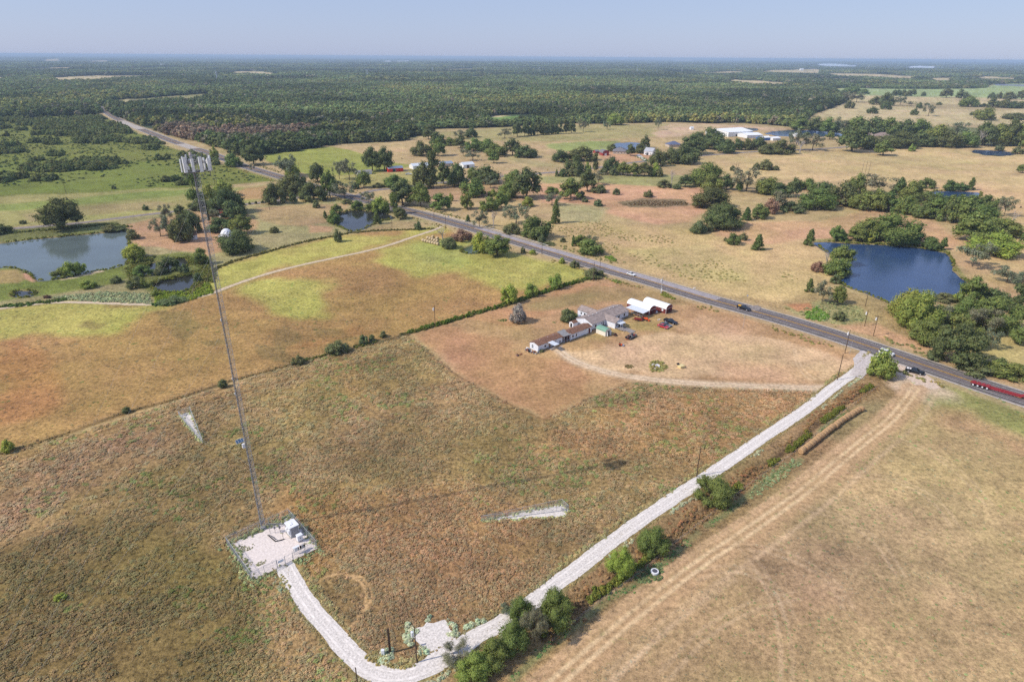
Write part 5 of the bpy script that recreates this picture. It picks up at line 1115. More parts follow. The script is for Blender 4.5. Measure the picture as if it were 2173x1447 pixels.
for x0, x1 in ((5.5, 7.15), (7.25, 8.9)):
    lf = MB().bar((x0, 0, .1), (x1, 0, .1), .03, 5).bar((x0, 0, 2), (x1, 0, 2), .03, 5).bar((x0, 0, .1), (x0, 0, 2.2), .05, 5).bar((x1, 0, .1), (x1, 0, 2.1), .03, 5).bar((x0, 0, 1.05), (x1, 0, 1.05), .02, 4)
    for i in range(17):
        s = x0 + i * (x1 - x0) / 16; lf.bar((s, 0, .1), (min(x1, s + .8), 0, 1.05 if s + .8 <= x1 else .1 + .95 * (x1 - s) / .8), .008, 3, cap=False)
    lf.build('gate_leaf', STEEL, gt)
MB().box(5.7, 6.95, -.06, -.03, 1.1, 1.7).build('sign', mat('pale sign plate', S((206, 214, 222)), .5), gt)
# equipment on the pad
def at_pad(u, vb): c, s = math.cos(A48), math.sin(A48); return (PAD[0] + u * c - vb * s, PAD[1] + u * s + vb * c, .1)
sh = empty('equipment_shelter', 'tall white equipment cabinet with grey door beside the tower foot', 'shelter', at_pad(12.6, 8.1), A48)
MB().box(-1.05, 1.05, -1.3, 1.3, .15, 2.6).build('cabin_body', mat('grey cabinet steel', S((196, 198, 202)), .5, var=.05), sh, .02)
MB().box(-1.15, 1.15, -1.4, 1.4, 2.6, 2.78).box(-.6, .1, -.5, .5, 2.78, 2.9).build('roof', WHITEP, sh, .02)
MB().box(-.8, .85, -1.34, -1.3, .3, 2.45).build('door', mat('grey door', S((150, 150, 152)), .6), sh)
MB().box(-1.2, 1.2, -1.45, 1.45, 0, .15).build('plinth', CONC, sh); MB().box(-1.3, -1.05, -1.0, -.3, .9, 1.9).box(-1.3, -1.05, .1, .8, .9, 1.9).build('cooling_unit', WHITEP, sh)
cb = empty('equipment_cabinet', 'small white equipment cabinet on short legs, in front of the taller one', 'cabinet', at_pad(12.7, 4.7), A48)
MB().box(-.6, .6, -.42, .42, .25, 1.65).build('cabinet_body', WHITEP, cb, .02); MB().box(-.65, .65, -.5, .5, 1.65, 1.75).build('lid', WHITEP, cb, .01); MB().box(-.06, .12, -.45, -.42, .95, 1.2).build('handle', BLACK, cb)
MB().box(-.5, -.4, -.35, .35, 0, .25).box(.4, .5, -.35, .35, 0, .25).build('legs', DSTEEL, cb)
hf = empty('meter_rack', 'steel utility rack holding white and dark meter boxes near the gate', 'rack', at_pad(11.2, 1.4), A48)
m = MB()
for x in (-1.3, -.2, 1.2): m.bar((x, 0, 0), (x, 0, 1.9), .045, 5).bar((x, .7, 0), (x, 0, 1.4), .03, 4)
for z in (.7, 1.2, 1.75): m.bar((-1.4, -.05, z), (1.3, -.05, z), .03, 4)
m.build('rack_frame', STEEL, hf)
for x0, x1, z0, z1, mm in ((-1.2, -.6, .75, 1.55, WHITEP), (-.5, -.2, .8, 1.5, DSTEEL), (0, .35, .7, 1.6, BLACK), (.45, .8, .75, 1.65, STEEL), (.88, 1.2, .8, 1.5, BLACK)): MB().box(x0, x1, -.28, -.07, z0, z1).build('meter_box', mm, hf)
MB().box(-1.5, -.1, -.45, .1, 1.9, 1.94).build('rain_hood', PANELW, hf)
ib = empty('cable_bridge', 'low steel cable bridge with posts running from tower to white cabinet', 'cable bridge', at_pad(9.9, 9.6), A48)
m = MB()
for y in (.0, .5): m.bar((-1.6, y + 2.2, 2.5), (2.2, y - 1, 2.5), .03, 4)
for i in range(14): s = i / 13; m.bar((-1.6 + 3.8 * s, 2.2 - 3.2 * s, 2.5), (-1.6 + 3.8 * s, 2.7 - 3.2 * s, 2.5), .02, 4)
m.build('tray', STEEL, ib); MB().bar((-1.6, 2.4, 2.56), (2.2, -.8, 2.56), .09, 5).build('cable_run', BLACK, ib)
for (x, y) in ((-1.2, 1.9), (-.3, 1.2), (.6, .5), (1.6, -.4), (-1.5, -1.6), (.2, -2.0)):
    q = MB().bar((x, y, 0), (x, y, 2.5 if y > -1 else 1.5), .045, 5)
    if x in (-.3, .6): q.box(x - .2, x + .2, y - .1, y + .1, 1.3, 1.8)
    q.build('post', DSTEEL, ib)
MB().bar((-1.9, 1.6, .12), (-1.5, -1.6, .12), .1, 5).bar((-1.5, -1.6, .12), (.4, -2.2, .12), .1, 5).bar((-1.7, 1.2, .35), (-1.2, -1.4, .35), .06, 5).build('ground_conduit', BLACK, ib)
for k, (wdg, nm, lab) in enumerate(((WEDGES[0], 'anchor_fence', 'long wedge-shaped wire fence round the guy anchor near the gravel road'), (WEDGES[1], 'anchor_fence', 'narrow wedge-shaped wire fence round the guy anchor by the fence row'))):
    f = empty(nm, lab, 'fence', (0, 0, 0)); C4 = [wdg[0], wdg[2], wdg[3 if k == 0 else 2]] if k == 0 else [wdg[0], wdg[1], wdg[2]]
    fence_mesh(None, [(C4[i], C4[(i + 1) % 3]) for i in range(3)], 1.6, gap=3.2, root=f)
    o = patch('anchor_gravel', wdg, .09, grav, .15)
    a = AN[k]; e = empty('guy_anchor', f'steel anchor rod on a concrete block inside the {["long", "narrow"][k]} wedge fence', 'anchor', (a.x, a.y, 0)); MB().box(-.6, .6, -.6, .6, 0, .3).build('block', CONC, e, .05); dv = (tv - a).normalized(); MB().bar((0, 0, .2), (dv.x * .7, dv.y * .7, .9), .06, 6).build('rod', STEEL, e)

# ------------------------------------------------------------------ poles
def pole(base, top, label, kind='wood', arm=False, trans=False, box=False, pair=None, r=.15, h=None):
    x, y = G(*base); H = h or hgt((x, y), top); H = max(3.0, min(H, 24))
    e = empty('utility_pole', label, 'pole', (x, y, 0), math.atan2(y, x))
    MB().bar((0, 0, -.2), (0, 0, H), r, 8, r2=r * .65).build('shaft', WOODP if kind == 'wood' else STEEL, e)
    if arm: MB().box(-.06, .06, -1.2, 1.2, H - .6, H - .45).bar((0, -1.1, H - .45), (0, -1.1, H - .2), .05, 5).bar((0, 1.1, H - .45), (0, 1.1, H - .2), .05, 5).build('crossarm', WOODP, e)
    if trans: MB().bar((-.1, .45, H - 2.0), (-.1, .45, H - 1.0), .27, 10).bar((0, 0, H - 1.5), (-.1, .4, H - 1.5), .05, 4).bar((-.1, .45, H - 1.0), (-.1, .45, H - .8), .06, 5).build('transformer', PANELW, e)
    if box: MB().box(-.45, -.1, -.25, .25, 1.0, 2.2).build('meter_box', WHITEP, e)
    return Vector((x, y, H))
p = {}
p[1] = pole((1776.6, 806), (1788.6, 752), 'dark wooden pole beside the drive mouth, nearest the white gravel road end', r=.16)
p[2] = pole((1792.7, 749.5), (1804.4, 700), 'dark wooden pole with transformer at the near edge of the highway', trans=True)
pole((1802.6, 752), (1808, 723), 'thin grey metal pole close to the highway edge by the transformer pole', 'steel', r=.06)
pole((1836, 650), (1842, 622), 'thin dark pole on the near bank of the blue pond')
p[5] = pole((1834.5, 692), (1839.7, 657.5), 'dark pole halfway between highway and blue pond', trans=True)
p[6] = pole((1853, 713), (1866, 670), 'wooden pole with crossarm and transformer beside the pond grove', arm=True, trans=True)
pole((1576.5, 696), (1579.6, 668), 'thin grey metal pole in the yard by the highway opposite the black pickup', 'steel', r=.07)
p[8] = pole((1402.8, 622), (1405.5, 589), 'grey pole with white meter base beside the highway behind the sheds', 'steel', box=True, r=.2, trans=True)
p[9] = pole((1478, 1011), (1487.7, 945.4), 'lone dark wooden pole beside the middle of the white gravel road', r=.15)
p[10] = pole((884.8, 1405), (876.4, 1330), 'dark wooden pole with silver transformer at the gravel turnout', trans=True, r=.14)
p[11] = pole((829, 1384), (821.5, 1333), 'wooden pole with grey box left of the gravel turnout', r=.17)
MB_ = MB().bar((.45, 0, 0), (.45, 0, 6.4), .09, 6)
p[12] = pole((762, 1475), (757.7, 1415), 'dark wooden pole at the very bottom beside the gravel road')
p[13] = pole((923.7, 695), (920.5, 648.7), 'wooden pole with transformer at the corner of the mown yard', trans=True)
pole((1259, 597), (1259.5, 556), 'wooden pole at the highway end of the hedge row'); pole((1273, 570.5), (1273.6, 544), 'shorter pole near the highway above the hedge row end')
pole((1150, 539), (1150.8, 514), 'wooden pole beyond the highway below the middle pasture'); pole((946.5, 490.5), (947.5, 454.6), 'pole by the bare tree and round bale stack'); pole((921, 466), (920, 446), 'pole on the roadside just left of the round bale stack')
pole((832, 482), (831.6, 463), 'small pole right of the middle pond'); pole((572, 446), (570, 430), 'small pole in the meadow left of the dark oaks'); pole((140.8, 411.7), (134, 388), 'leaning grey pole in the left meadow')
pole((69, 375.6), (60.5, 350.4), 'left pole of the leaning pair in the green meadow'); pole((80.6, 382), (70.5, 353.8), 'right pole of the leaning pair in the green meadow')
pole((1559, 380), (1561.6, 341.5), 'left pole of the tall pair in the tan field'); pole((1563, 380), (1565.6, 342), 'right pole of the tall pair in the tan field')
for i, x in enumerate((1829, 1836, 1843)): pole((x, 366 + i), (x + 3, 341), f'{["left", "middle", "right"][i]} pole of the three standing in the tan field beyond the tree belt')
pole((1198.9, 356.6), (1198.8, 342), 'pole along the side road near the farmhouses'); pole((1272, 358), (1272, 339), 'pole rising from the side road hedge'); pole((1509, 321), (1509, 304), 'pole beside the farm entrance road')
pole((636, 372), (637, 345), 'pole on the near edge of the bright green field')
bb = MB().box(-.3, .3, -.25, .25, 0, 1.3).build('pedestal_box', WHITEP, None, .04); x, y = g('M', 447, 745); bb.location = (x, y, 0); tag(bb, 'white utility pedestal box in weeds left of the turnout poles', 'utility box')
cr = MB().bar((0, 0, 0), (0, 0, 6.2), .1, 6).build('stub_pole', WOODP); x, y = g('M', 500, 735); cr.location = (x, y, 0); tag(cr, 'slim brace pole standing against the boxed pole', 'pole')
def wire(a, b2, label, sag=1.2, n=14, r=.014, dz=.2):
    mb = MB(); a = a - Vector((0, 0, dz)); b2 = b2 - Vector((0, 0, dz))
    for i in range(n):
        s0, s1 = i / n, (i + 1) / n; q = a.lerp(b2, s0); w = a.lerp(b2, s1); q.z -= sag * 4 * s0 * (1 - s0); w.z -= sag * 4 * s1 * (1 - s1); mb.bar(q, w, r, 3, cap=False)
    tag(mb.build('power_line', BLACK), label, 'power line')
wire(p[1], p[2], 'thin line between the drive mouth pole and highway transformer pole'); wire(p[2], p[6], 'thin line crossing the highway to the pond grove pole'); wire(p[5], p[6], 'thin line between the two poles below the blue pond', .5)
wire(p[9], p[1], 'thin line above the gravel road between its two dark poles', 2.2); wire(p[10], p[11], 'thin line between the two turnout poles', .3, dz=.6); wire(p[10], p[9], 'thin line from turnout pole to the gravel road pole', 2.5)
wire(p[2], Vector((*G(2230, 850), 9.5)), 'long thin line along the highway to the right edge', 1.5)
# lattice transmission towers far out over the forest
def pylon(px, py, i, n):
    x, y = G(px, py); s = 1.0; e = MB(); H = 36
    for sx in (-1, 1):
        for sy in (-1, 1): e.bar((sx * 3.5, sy * 3.5, 0), (sx * 1.0, sy * 1.0, H * .65), .35, 4); e.bar((sx * 1.0, sy * 1.0, H * .65), (sx * .8, sy * .8, H), .3, 4)
    for k in range(5):
        z0, z1 = k * H * .13, (k + 1) * H * .13; w0, w1 = 3.5 - 2.5 * z0 / (H * .65), 3.5 - 2.5 * z1 / (H * .65)
        for sy in (-1, 1): e.bar((-w0, sy * w0, z0), (w1, sy * w1, z1), .2, 3); e.bar((w0, sy * w0, z0), (-w1, sy * w1, z1), .2, 3)
    for z, w in ((H * .68, 8), (H * .84, 6.5), (H * .99, 5)): e.bar((-w, 0, z), (w, 0, z), .35, 4); e.bar((-w, 0, z), (0, 0, z + 1.6), .2, 3); e.bar((w, 0, z), (0, 0, z + 1.6), .2, 3)
    o = e.build('transmission_tower', PYL); o.location = (x, y, float(terrain(np.array([x]), np.array([y]))[0])); tag(o, f'pale lattice transmission tower rising from the forest, {n}', 'transmission tower', 'transmission towers over the forest')
PYL = mat('pale pylon steel', S((196, 204, 214)), .6, .2)
PX = [(461, 171), (780, 164), (918, 155.5), (1029, 155), (1145, 155), (1243, 155), (1352, 156), (1447, 153), (1607, 151)]
for i, (a, b2) in enumerate(PX): pylon(a, b2, i, 'leftmost' if i == 0 else 'rightmost' if i == len(PX) - 1 else ORD[i] + ' from left')
x, y = G(1150, 131); o = MB().bar((0, 0, 0), (0, 0, 75), 3.5, 8).bar((0, 0, 75), (0, 0, 95), 14, 12, r2=12).build('water_tower', WHITEP); o.location = (x, y, 0); tag(o, 'tiny white water tower standing on the horizon', 'water tower')

# ------------------------------------------------------------------ hay bales
def bale(R, Wd, m, seed):
    rnd = random.Random(seed); n = 20; rings = []
    for k, (x, s) in enumerate(((-.5, .0), (-.5, .5), (-.5, .82), (-.44, .93), (-.3, .99), (0, 1.02), (.3, .99), (.44, .93), (.5, .82), (.5, .5), (.5, .0))):
        rings.append([(x * Wd, R * max(s, .02) * (1 + rnd.uniform(-.02, .02)) * math.cos(2 * math.pi * i / n), R + R * max(s, .02) * (1 + rnd.uniform(-.02, .02)) * math.sin(2 * math.pi * i / n) * (1 if math.sin(2 * math.pi * i / n) > -.8 else .97)) for i in range(n)])
    me = MB().loft(rings).mesh('round_bale'); me.materials.append(m); return me
BM = [bale(.86, 1.42, HAY, i) for i in range(3)]; BO = [bale(.8, 1.4, HAYOLD, 20 + i) for i in range(2)]
BL = resample(smooth(PP('1700,962 1722,945 1745,926 1768,909 1790,893 1812,879 1826,872'), 2), .5); nb = 27
idx = np.linspace(0, len(BL) - 1, nb)
for i in range(nb):
    a = idx[i]; q = BL[int(a)]; j = min(int(a) + 1, len(BL) - 1); k = max(j - 1, 0); dv = BL[j] - BL[k]
    o = bpy.data.objects.new('hay_bale', BM[i % 3]); COL.objects.link(o); rnd = random.Random(i); o.location = (q[0] + rnd.uniform(-.12, .12), q[1] + rnd.uniform(-.12, .12), -.04); o.rotation_euler = (0, 0, math.atan2(dv[1], dv[0]) + rnd.uniform(-.08, .08))
    tag(o, 'round hay bale in the long row, ' + ('end bale nearest the camera' if i == 0 else 'end bale nearest the highway' if i == nb - 1 else ORD[i] + ' from the near end'), 'hay bale', 'round bales in the long row')
q = 0
for row, (a, b2, n) in enumerate((((898, 513), (929, 521), 7), ((908, 508), (928, 515), 5), ((919, 506), (928, 509), 2))):
    A_, B_ = Vector(G(*a)), Vector(G(*b2))
    for i in range(n):
        P_ = A_.lerp(B_, i / max(1, n - 1)); o = bpy.data.objects.new('old_hay_bale', BO[i % 2]); COL.objects.link(o); o.location = (P_.x, P_.y, -.04); dv = B_ - A_; o.rotation_euler = (0, 0, math.atan2(dv.y, dv.x) + random.Random(i + 9 * row).uniform(-.2, .2)); o.scale = (1.15, 1.15, 1.15)
        tag(o, f'pale old round bale by the bare tree, {["front", "middle", "back"][row]} row, {"leftmost" if i == 0 else "rightmost" if i == n - 1 else ORD[i] + " from left"}', 'hay bale', 'old round bales by the bare tree')
x, y = g('N', 1013, 1262); tr = empty('water_trough', 'round white stock trough with dark lid in the green weeds', 'trough', (x, y, 0))
MB().loft([[(r * math.cos(t * .3927), r * math.sin(t * .3927), z) for t in range(16)] for r, z in ((.8, 0), (.86, .3), (.84, .62))]).build('tub', WHITEP, tr); MB().bar((0, 0, .62), (0, 0, .66), .56, 16).build('lid', mat('dark lid', S((84, 86, 96)), .6), tr)
# ------------------------------------------------------------------ houses and sheds
HO = (9.7, 215.7)                            # near left corner of the mobile home row; local x runs along it, local y away from the camera
def at_yard(u, v): c, s = math.cos(A48), math.sin(A48); return (HO[0] + u * c + v * s, HO[1] + u * s - v * c, 0)      # v counts toward the camera
def windows(root, lst, m=GLASS, fr=WHITEP):
    for (x0, x1, y0, y1, z0, z1) in lst:
        fx = .07
        if x1 - x0 < .06: o = MB().box(x0, x1, y0 - fx, y1 + fx, z0 - fx, z1 + fx).build('window', fr, root); MB().box(x0 - .015, x1 + .015, y0, y1, z0, z1).build('pane', m, o)
        else: o = MB().box(x0 - fx, x1 + fx, y0, y1, z0 - fx, z1 + fx).build('window', fr, root); MB().box(x0, x1, y0 - .015, y1 + .015, z0, z1).build('pane', m, o)
def gable(root, x0, x1, y0, y1, wz, rz, wm, rm, ov=.3, axis='x', z0=0.0, thick=.12):
    """walls with gables and a two-slope roof; ridge along axis"""
    if axis == 'x':
        ym = (y0 + y1) / 2; MB().prism([(y0, z0), (y1, z0), (y1, wz), (ym, rz - .02), (y0, wz)], x0, x1, 'x').build('wall', wm, root)
        s = (rz - wz) / (ym - y0); e = wz - ov * s
        MB().prism([(y0 - ov, e), (ym, rz), (y1 + ov, e), (y1 + ov, e + thick), (ym, rz + thick), (y0 - ov, e + thick)], x0 - ov, x1 + ov, 'x').build('roof', rm, root)
    else:
        xm = (x0 + x1) / 2; MB().prism([(x0, z0), (x1, z0), (x1, wz), (xm, rz - .02), (x0, wz)], y0, y1, 'y').build('wall', wm, root)
        s = (rz - wz) / (xm - x0); e = wz - ov * s
        MB().prism([(x0 - ov, e), (xm, rz), (x1 + ov, e), (x1 + ov, e + thick), (xm, rz + thick), (x0 - ov, e + thick)], y0 - ov, y1 + ov, 'y').build('roof', rm, root)
def hip(root, x0, x1, y0, y1, wz, rz, wm, rm, ov=.5):
    MB().box(x0, x1, y0, y1, 0, wz).build('wall', wm, root); d = (y1 - y0) / 2 + ov; ym = (y0 + y1) / 2
    V = [(x0 - ov, y0 - ov, wz), (x1 + ov, y0 - ov, wz), (x1 + ov, y1 + ov, wz), (x0 - ov, y1 + ov, wz), (x0 - ov + d, ym, rz), (x1 + ov - d, ym, rz)]
    MB().add(V, [(0, 1, 5, 4), (1, 2, 5), (2, 3, 4, 5), (3, 0, 4), (3, 2, 1, 0)]).build('roof', rm, root)
# mobile home row: two single-wides with a roofed porch between (one joined building)
t = empty('mobile_home', 'long narrow white mobile home with two brown roofs and a grey porch roof', 'mobile home', at_yard(0, 0), A48)
gable(t, 0, 12.9, 0, 4.5, 2.55, 3.25, SIDING, BROWNR, .15)
gable(t, 16.6, 28.8, -.7, 3.7, 2.6, 3.3, SIDING, BROWNR, .15)
MB().loft([[(12.95, -.6, 2.62), (17.0, -.9, 2.62), (17.0, 3.2, 3.45), (12.95, 3.2, 3.45)], [(12.95, -.6, 2.74), (17.0, -.9, 2.74), (17.0, 3.2, 3.57), (12.95, 3.2, 3.57)]]).build('porch_roof', GREYM, t)
MB().box(13.0, 16.6, -.5, 3, .25, .4).build('porch_floor', WOODG, t); MB().box(13.0, 16.6, 2.9, 3.0, .4, 2.6).box(16.3, 16.55, .0, 2.9, .4, 2.6).build('porch_wall', mat('reddish brown porch boards', S((128, 88, 76)), .9, var=.2), t)
for x in (13.2, 14.9, 16.4): MB().bar((x, -.55, 0), (x, -.55, 2.6), .06, 4).build('porch_post', WHITEP, t)
windows(t, [(3.2, 4.1, -.05, -.0, 1.0, 1.8), (8.6, 9.4, -.05, 0, 1.1, 1.9), (11.2, 11.9, -.05, 0, .6, 1.3), (17.6, 18.4, -.75, -.7, 1.1, 2.0), (19.6, 20.2, -.75, -.7, .9, 2.1), (-.05, 0, 2.6, 3.4, 1.5, 2.0), (-.05, 0, 2.6, 3.4, .9, 1.3)])
MB().box(5.6, 6.5, -.06, 0, .2, 2.2).build('door', mat('tan door', S((150, 124, 104)), .7), t); MB().box(27.0, 27.9, -.76, -.7, .2, 2.2).build('door', mat('dark red door', S((104, 52, 50)), .7), t); MB().box(25.2, 26.0, -.76, -.7, .3, 2.2).build('door', WHITEP, t)
MB().box(.1, 12.8, -.02, .02, 0, .35).box(16.7, 28.7, -.74, -.66, 0, .35).build('skirting', DSTEEL, t)
rv = MB()
for x in (3, 7, 10): rv.bar((x, 2.2, 3.2), (x, 2.2, 3.55), .07, 6)
rv.build('roof_vents', WHITEP, t)
aw = empty('door_awning', 'small white metal awning on thin posts at the narrow mobile home', 'awning', at_yard(4.7, 0), A48)
MB().loft([[(0, -3.9, 2.45), (2.5, -3.9, 2.45), (2.5, -.2, 2.62), (0, -.2, 2.62)], [(0, -3.9, 2.5), (2.5, -3.9, 2.5), (2.5, -.2, 2.67), (0, -.2, 2.67)]]).build('awning_roof', WMETALX, aw)
for x in (.1, 2.4): MB().bar((x, -3.8, 0), (x, -3.8, 2.45), .04, 4).build('post', STEEL, aw)
MB().box(.2, 2.2, -2.2, -.3, 0, .3).build('step_deck', WOODG, aw)
fp = MB()
for i in range(4): fp.bar((7.4 + i * .8, -3.7 + i * .25, 0), (7.4 + i * .8, -3.7 + i * .25, 1.0), .05, 4)
fp.bar((7.4, -3.7, .9), (9.8, -2.95, .9), .05, 4).bar((7.4, -3.7, .5), (9.8, -2.95, .5), .04, 4); o = fp.build('rail_fence', WHITEP); o.location = at_yard(0, 0); o.rotation_euler = (0, 0, A48); tag(o, 'short white rail fence beside the white awning', 'fence')
# the cross-shaped double-wide
t = empty('main_house', 'large cross-shaped white house under weathered grey-brown shingle roofs', 'house', at_yard(0, 0), A48)
gable(t, 30.6, 53.4, .6, 9.3, 2.65, 4.1, SIDING, GREYR, .25, z0=0)
gable(t, 38.7, 43.9, -4.4, 16.0, 2.6, 3.75, SIDING, GREYR, .25, 'y')
windows(t, [(32.2, 33.1, .53, .58, 1.0, 2.1), (36.9, 37.6, .53, .58, .4, 2.1), (36.0, 36.5, .53, .58, 1.3, 2.0), (46.6, 47.6, .53, .58, .9, 2.1), (50.2, 51.2, .53, .58, 1.0, 2.1), (39.4, 40.1, -4.47, -4.42, 1.1, 2.0), (38.62, 38.67, 11.5, 12.3, 1.0, 2.0), (38.62, 38.67, 13.6, 14.2, 1.0, 2.0)])
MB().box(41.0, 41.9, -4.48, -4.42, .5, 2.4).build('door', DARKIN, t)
MB().box(30.55, 38.6, .5, .56, 0, .5).box(44.0, 53.4, .5, .56, 0, .5).build('skirting', DSTEEL, t)
rv = MB()
for x in (33, 35.5, 38, 46, 48.5, 51): rv.box(x, x + .35, 4.85, 5.15, 4.1, 4.38)
rv.build('roof_vents', WHITEP, t); MB().box(30.52, 53.5, 4.78, 5.12, 4.2, 4.26).build('ridge_cap', mat('grey ridge cap', S((142, 132, 128)), .9), t)
pr = empty('front_porch', 'white metal porch roof over grey wooden deck on the house front', 'porch', at_yard(39.4, 4.4), A48)
MB().loft([[(0, -2.2, 2.4), (3.3, -2.2, 2.4), (3.3, -.1, 2.6), (0, -.1, 2.6)], [(0, -2.2, 2.46), (3.3, -2.2, 2.46), (3.3, -.1, 2.66), (0, -.1, 2.66)]]).build('porch_roof', WMETALX, pr)
for x, y in ((.1, -2.1), (1.6, -2.1), (3.2, -2.1), (3.2, -.3)): MB().bar((x, y, .45), (x, y, 2.4), .05, 4).build('post', WHITEP, pr)
MB().box(-.5, 3.3, -3.6, -.1, .3, .45).build('deck_floor', WOODG, pr); MB().box(.0, 1.2, -4.4, -3.6, 0, .3).build('steps', WOODG, pr)
rp = MB().loft([[(.6, -7.2, .02), (3.6, -7.2, .02), (3.6, -3.7, .3), (.6, -3.7, .3)], [(.6, -7.2, .14), (3.6, -7.2, .14), (3.6, -3.7, .42), (.6, -3.7, .42)]]).build('wooden_ramp', WOODG); rp.location = at_yard(39.4, 4.4); rp.rotation_euler = (0, 0, A48); tag(rp, 'low grey wooden ramp platform in front of the house deck', 'ramp')
# small lean-to behind
t = empty('small_shed', 'tiny white shed with brown roof behind the narrow mobile home', 'shed', at_yard(26.6, -7.2), A48); gable(t, 0, 2.6, 0, 2.2, 2.1, 2.7, SIDING, BROWNR, .12); MB().box(-.04, 0, .6, 1.6, .1, 1.8).build('door', DARKIN, t)  # dark sheet paints the shade inside an open doorway, no door leaf
def barrel_roof(x0, x1, wz, rz, n=8, th=.08, ov=.12):
    xm = (x0 + x1) / 2; w = (x1 - x0) / 2 + ov; pts = [(xm - w * math.cos(math.pi * i / n), wz + (rz - wz) * math.sin(math.pi * i / n) ** .85 if 0 < i < n else wz) for i in range(n + 1)]
    return pts, [(p[0], p[1] + th) for p in pts]
def lofted(root, x0, x1, y0, y1, wz, rz, wm, rm):
    a, b2 = barrel_roof(x0, x1, wz, rz); inn = [(p[0] * 1.0, p[1] - .02) for p in a]
    ins = [(max(x0, min(x1, p[0])), p[1]) for p in inn]
    MB().prism([(x0, 0)] + ins + [(x1, 0)], y0, y1, 'y').build('wall', wm, root)
    MB().prism(a + b2[::-1], y0 - .1, y1 + .1, 'y').build('roof', rm, root)
t = empty('green_roof_shed', 'cream shed with rounded green roof and open white doors', 'shed', at_yard(29.9, 6.9), A48)
lofted(t, 0, 3.3, 0, 4.8, 1.9, 2.9, CREAM, GREENM); MB().box(.9, 2.4, -.04, 0, .1, 1.9).build('opening_shade', DARKIN, t)  # black sheet on the closed wall paints the shade between the open doors
for s, x in ((-1, .9), (1, 2.4)): MB().loft([[(x, -.02, .1), (x + s * .25, -.75, .1), (x + s * .3, -.73, .1), (x + s * .05, 0, .1)], [(x, -.02, 1.9), (x + s * .25, -.75, 1.9), (x + s * .3, -.73, 1.9), (x + s * .05, 0, 1.9)]]).build('door', WHITEP, t)
for nm, u0, v1, lab in (('red_storage_barn', 61.3, 4.4, 'dark red storage barn with rounded white roof, left one behind the carport'), ('red_storage_barn', 68.0, 8.0, 'dark red storage barn with rounded white roof, right one nearer the parked cars')):
    t = empty(nm, lab, 'barn', at_yard(u0, v1), A48, 'red storage barns'); lofted(t, 0, 4.4, 0, 12.0, 2.1, 3.7, REDW, WMETAL)
    MB().box(-.04, 0, 5.2, 6.0, 1.0, 1.75).build('window', WHITEP, t); MB().box(-.04, .0, 1.4, 2.2, .9, 1.8).build('window', WHITEP, t); MB().box(.1, 4.3, -.05, 0, 2.1, 2.2).box(-.06, .04, -.06, .04, 0, 2.1).build('trim', WHITEP, t); MB().box(1.2, 3.2, -.04, 0, .1, 2.0).build('door', mat('dark maroon door', S((70, 34, 34)), .8), t)
t = empty('open_carport', 'open carport with pale metal roof on thin posts between house and barns', 'carport', at_yard(56.0, 5.0), A48)
MB().loft([[(-.2, -.2, 2.45), (4.0, -.2, 2.7), (4.0, 9.1, 2.7), (-.2, 9.1, 2.45)], [(-.2, -.2, 2.5), (4.0, -.2, 2.75), (4.0, 9.1, 2.75), (-.2, 9.1, 2.5)]]).build('roof', WMETALX, t)
for x in (0, 3.8):
    for y in (0, 3, 6, 8.9): MB().bar((x, y, 0), (x, y, 2.5 if x == 0 else 2.68), .06, 4).build('post', STEEL, t)
rr = MB()
for y in (0, 3, 6, 8.9): rr.bar((0, y, 2.4), (3.8, y, 2.62), .04, 4)
rr.bar((0, 0, 1.1), (0, 6, 1.1), .04, 4).build('rafters', STEEL, t)

# clutter in the yard
def clutter(name, label, cat, u, v, parts, rz=0):
    e = empty(name, label, cat, (*g('H', -u, v), 0) if u < 0 else at_yard(u, v), A48 + rz)
    for nm, mb, m in parts: mb.build(nm, m, e)
    return e
ORANGE = mat('orange tractor paint', S((226, 92, 40)), .5, var=.08); REDP = mat('faded red paint', S((128, 50, 46)), .5, var=.1)
def wheels(pts, r, w, m=BLACK, axis='y', hub=None):
    out = []
    for (x, y) in pts: out.append(('wheel', MB().bar((x, y - w / 2, r), (x, y + w / 2, r), r, 14) if axis == 'y' else MB().bar((x - w / 2, y, r), (x + w / 2, y, r), r, 14), m))
    return out
clutter('tractor', 'orange compact tractor with loader under the carport edge', 'tractor', 55.2, 6.2, [('hood', MB().box(.3, 1.7, -.3, .3, .7, 1.25), ORANGE), ('seat_frame', MB().box(-.7, .2, -.45, .45, .6, .9).box(-.6, -.45, -.3, .3, .9, 1.4), ORANGE), ('loader_arm', MB().bar((-.2, -.5, 1.1), (2.3, -.5, .5), .07, 4).bar((-.2, .5, 1.1), (2.3, .5, .5), .07, 4), ORANGE), ('bucket', MB().prism([(-.7, .1), (.7, .1), (.7, .7), (-.7, .7)], 2.2, 2.5, 'x'), ORANGE), ('roll_bar', MB().bar((-.5, -.45, .8), (-.5, -.45, 2.1), .04, 4).bar((-.5, .45, .8), (-.5, .45, 2.1), .04, 4).bar((-.5, -.45, 2.1), (-.5, .45, 2.1), .04, 4), BLACK)] + wheels([(-.4, -.65), (-.4, .65)], .6, .3) + wheels([(1.4, -.5), (1.4, .5)], .36, .2), -1.2)
clutter('flatbed_trailer', 'red flatbed trailer beside the carport', 'trailer', 53.2, 4.9, [('deck', MB().box(-1.8, 1.8, -.8, .8, .5, .62), REDP), ('tongue', MB().bar((-1.8, -.5, .5), (-2.8, 0, .45), .05, 4).bar((-1.8, .5, .5), (-2.8, 0, .45), .05, 4), BLACK), ('rail', MB().box(-1.8, 1.8, -.84, -.78, .62, .9).box(-1.8, 1.8, .78, .84, .62, .9), REDP)] + wheels([(.1, -.92), (.1, .92)], .33, .2), -1.1)
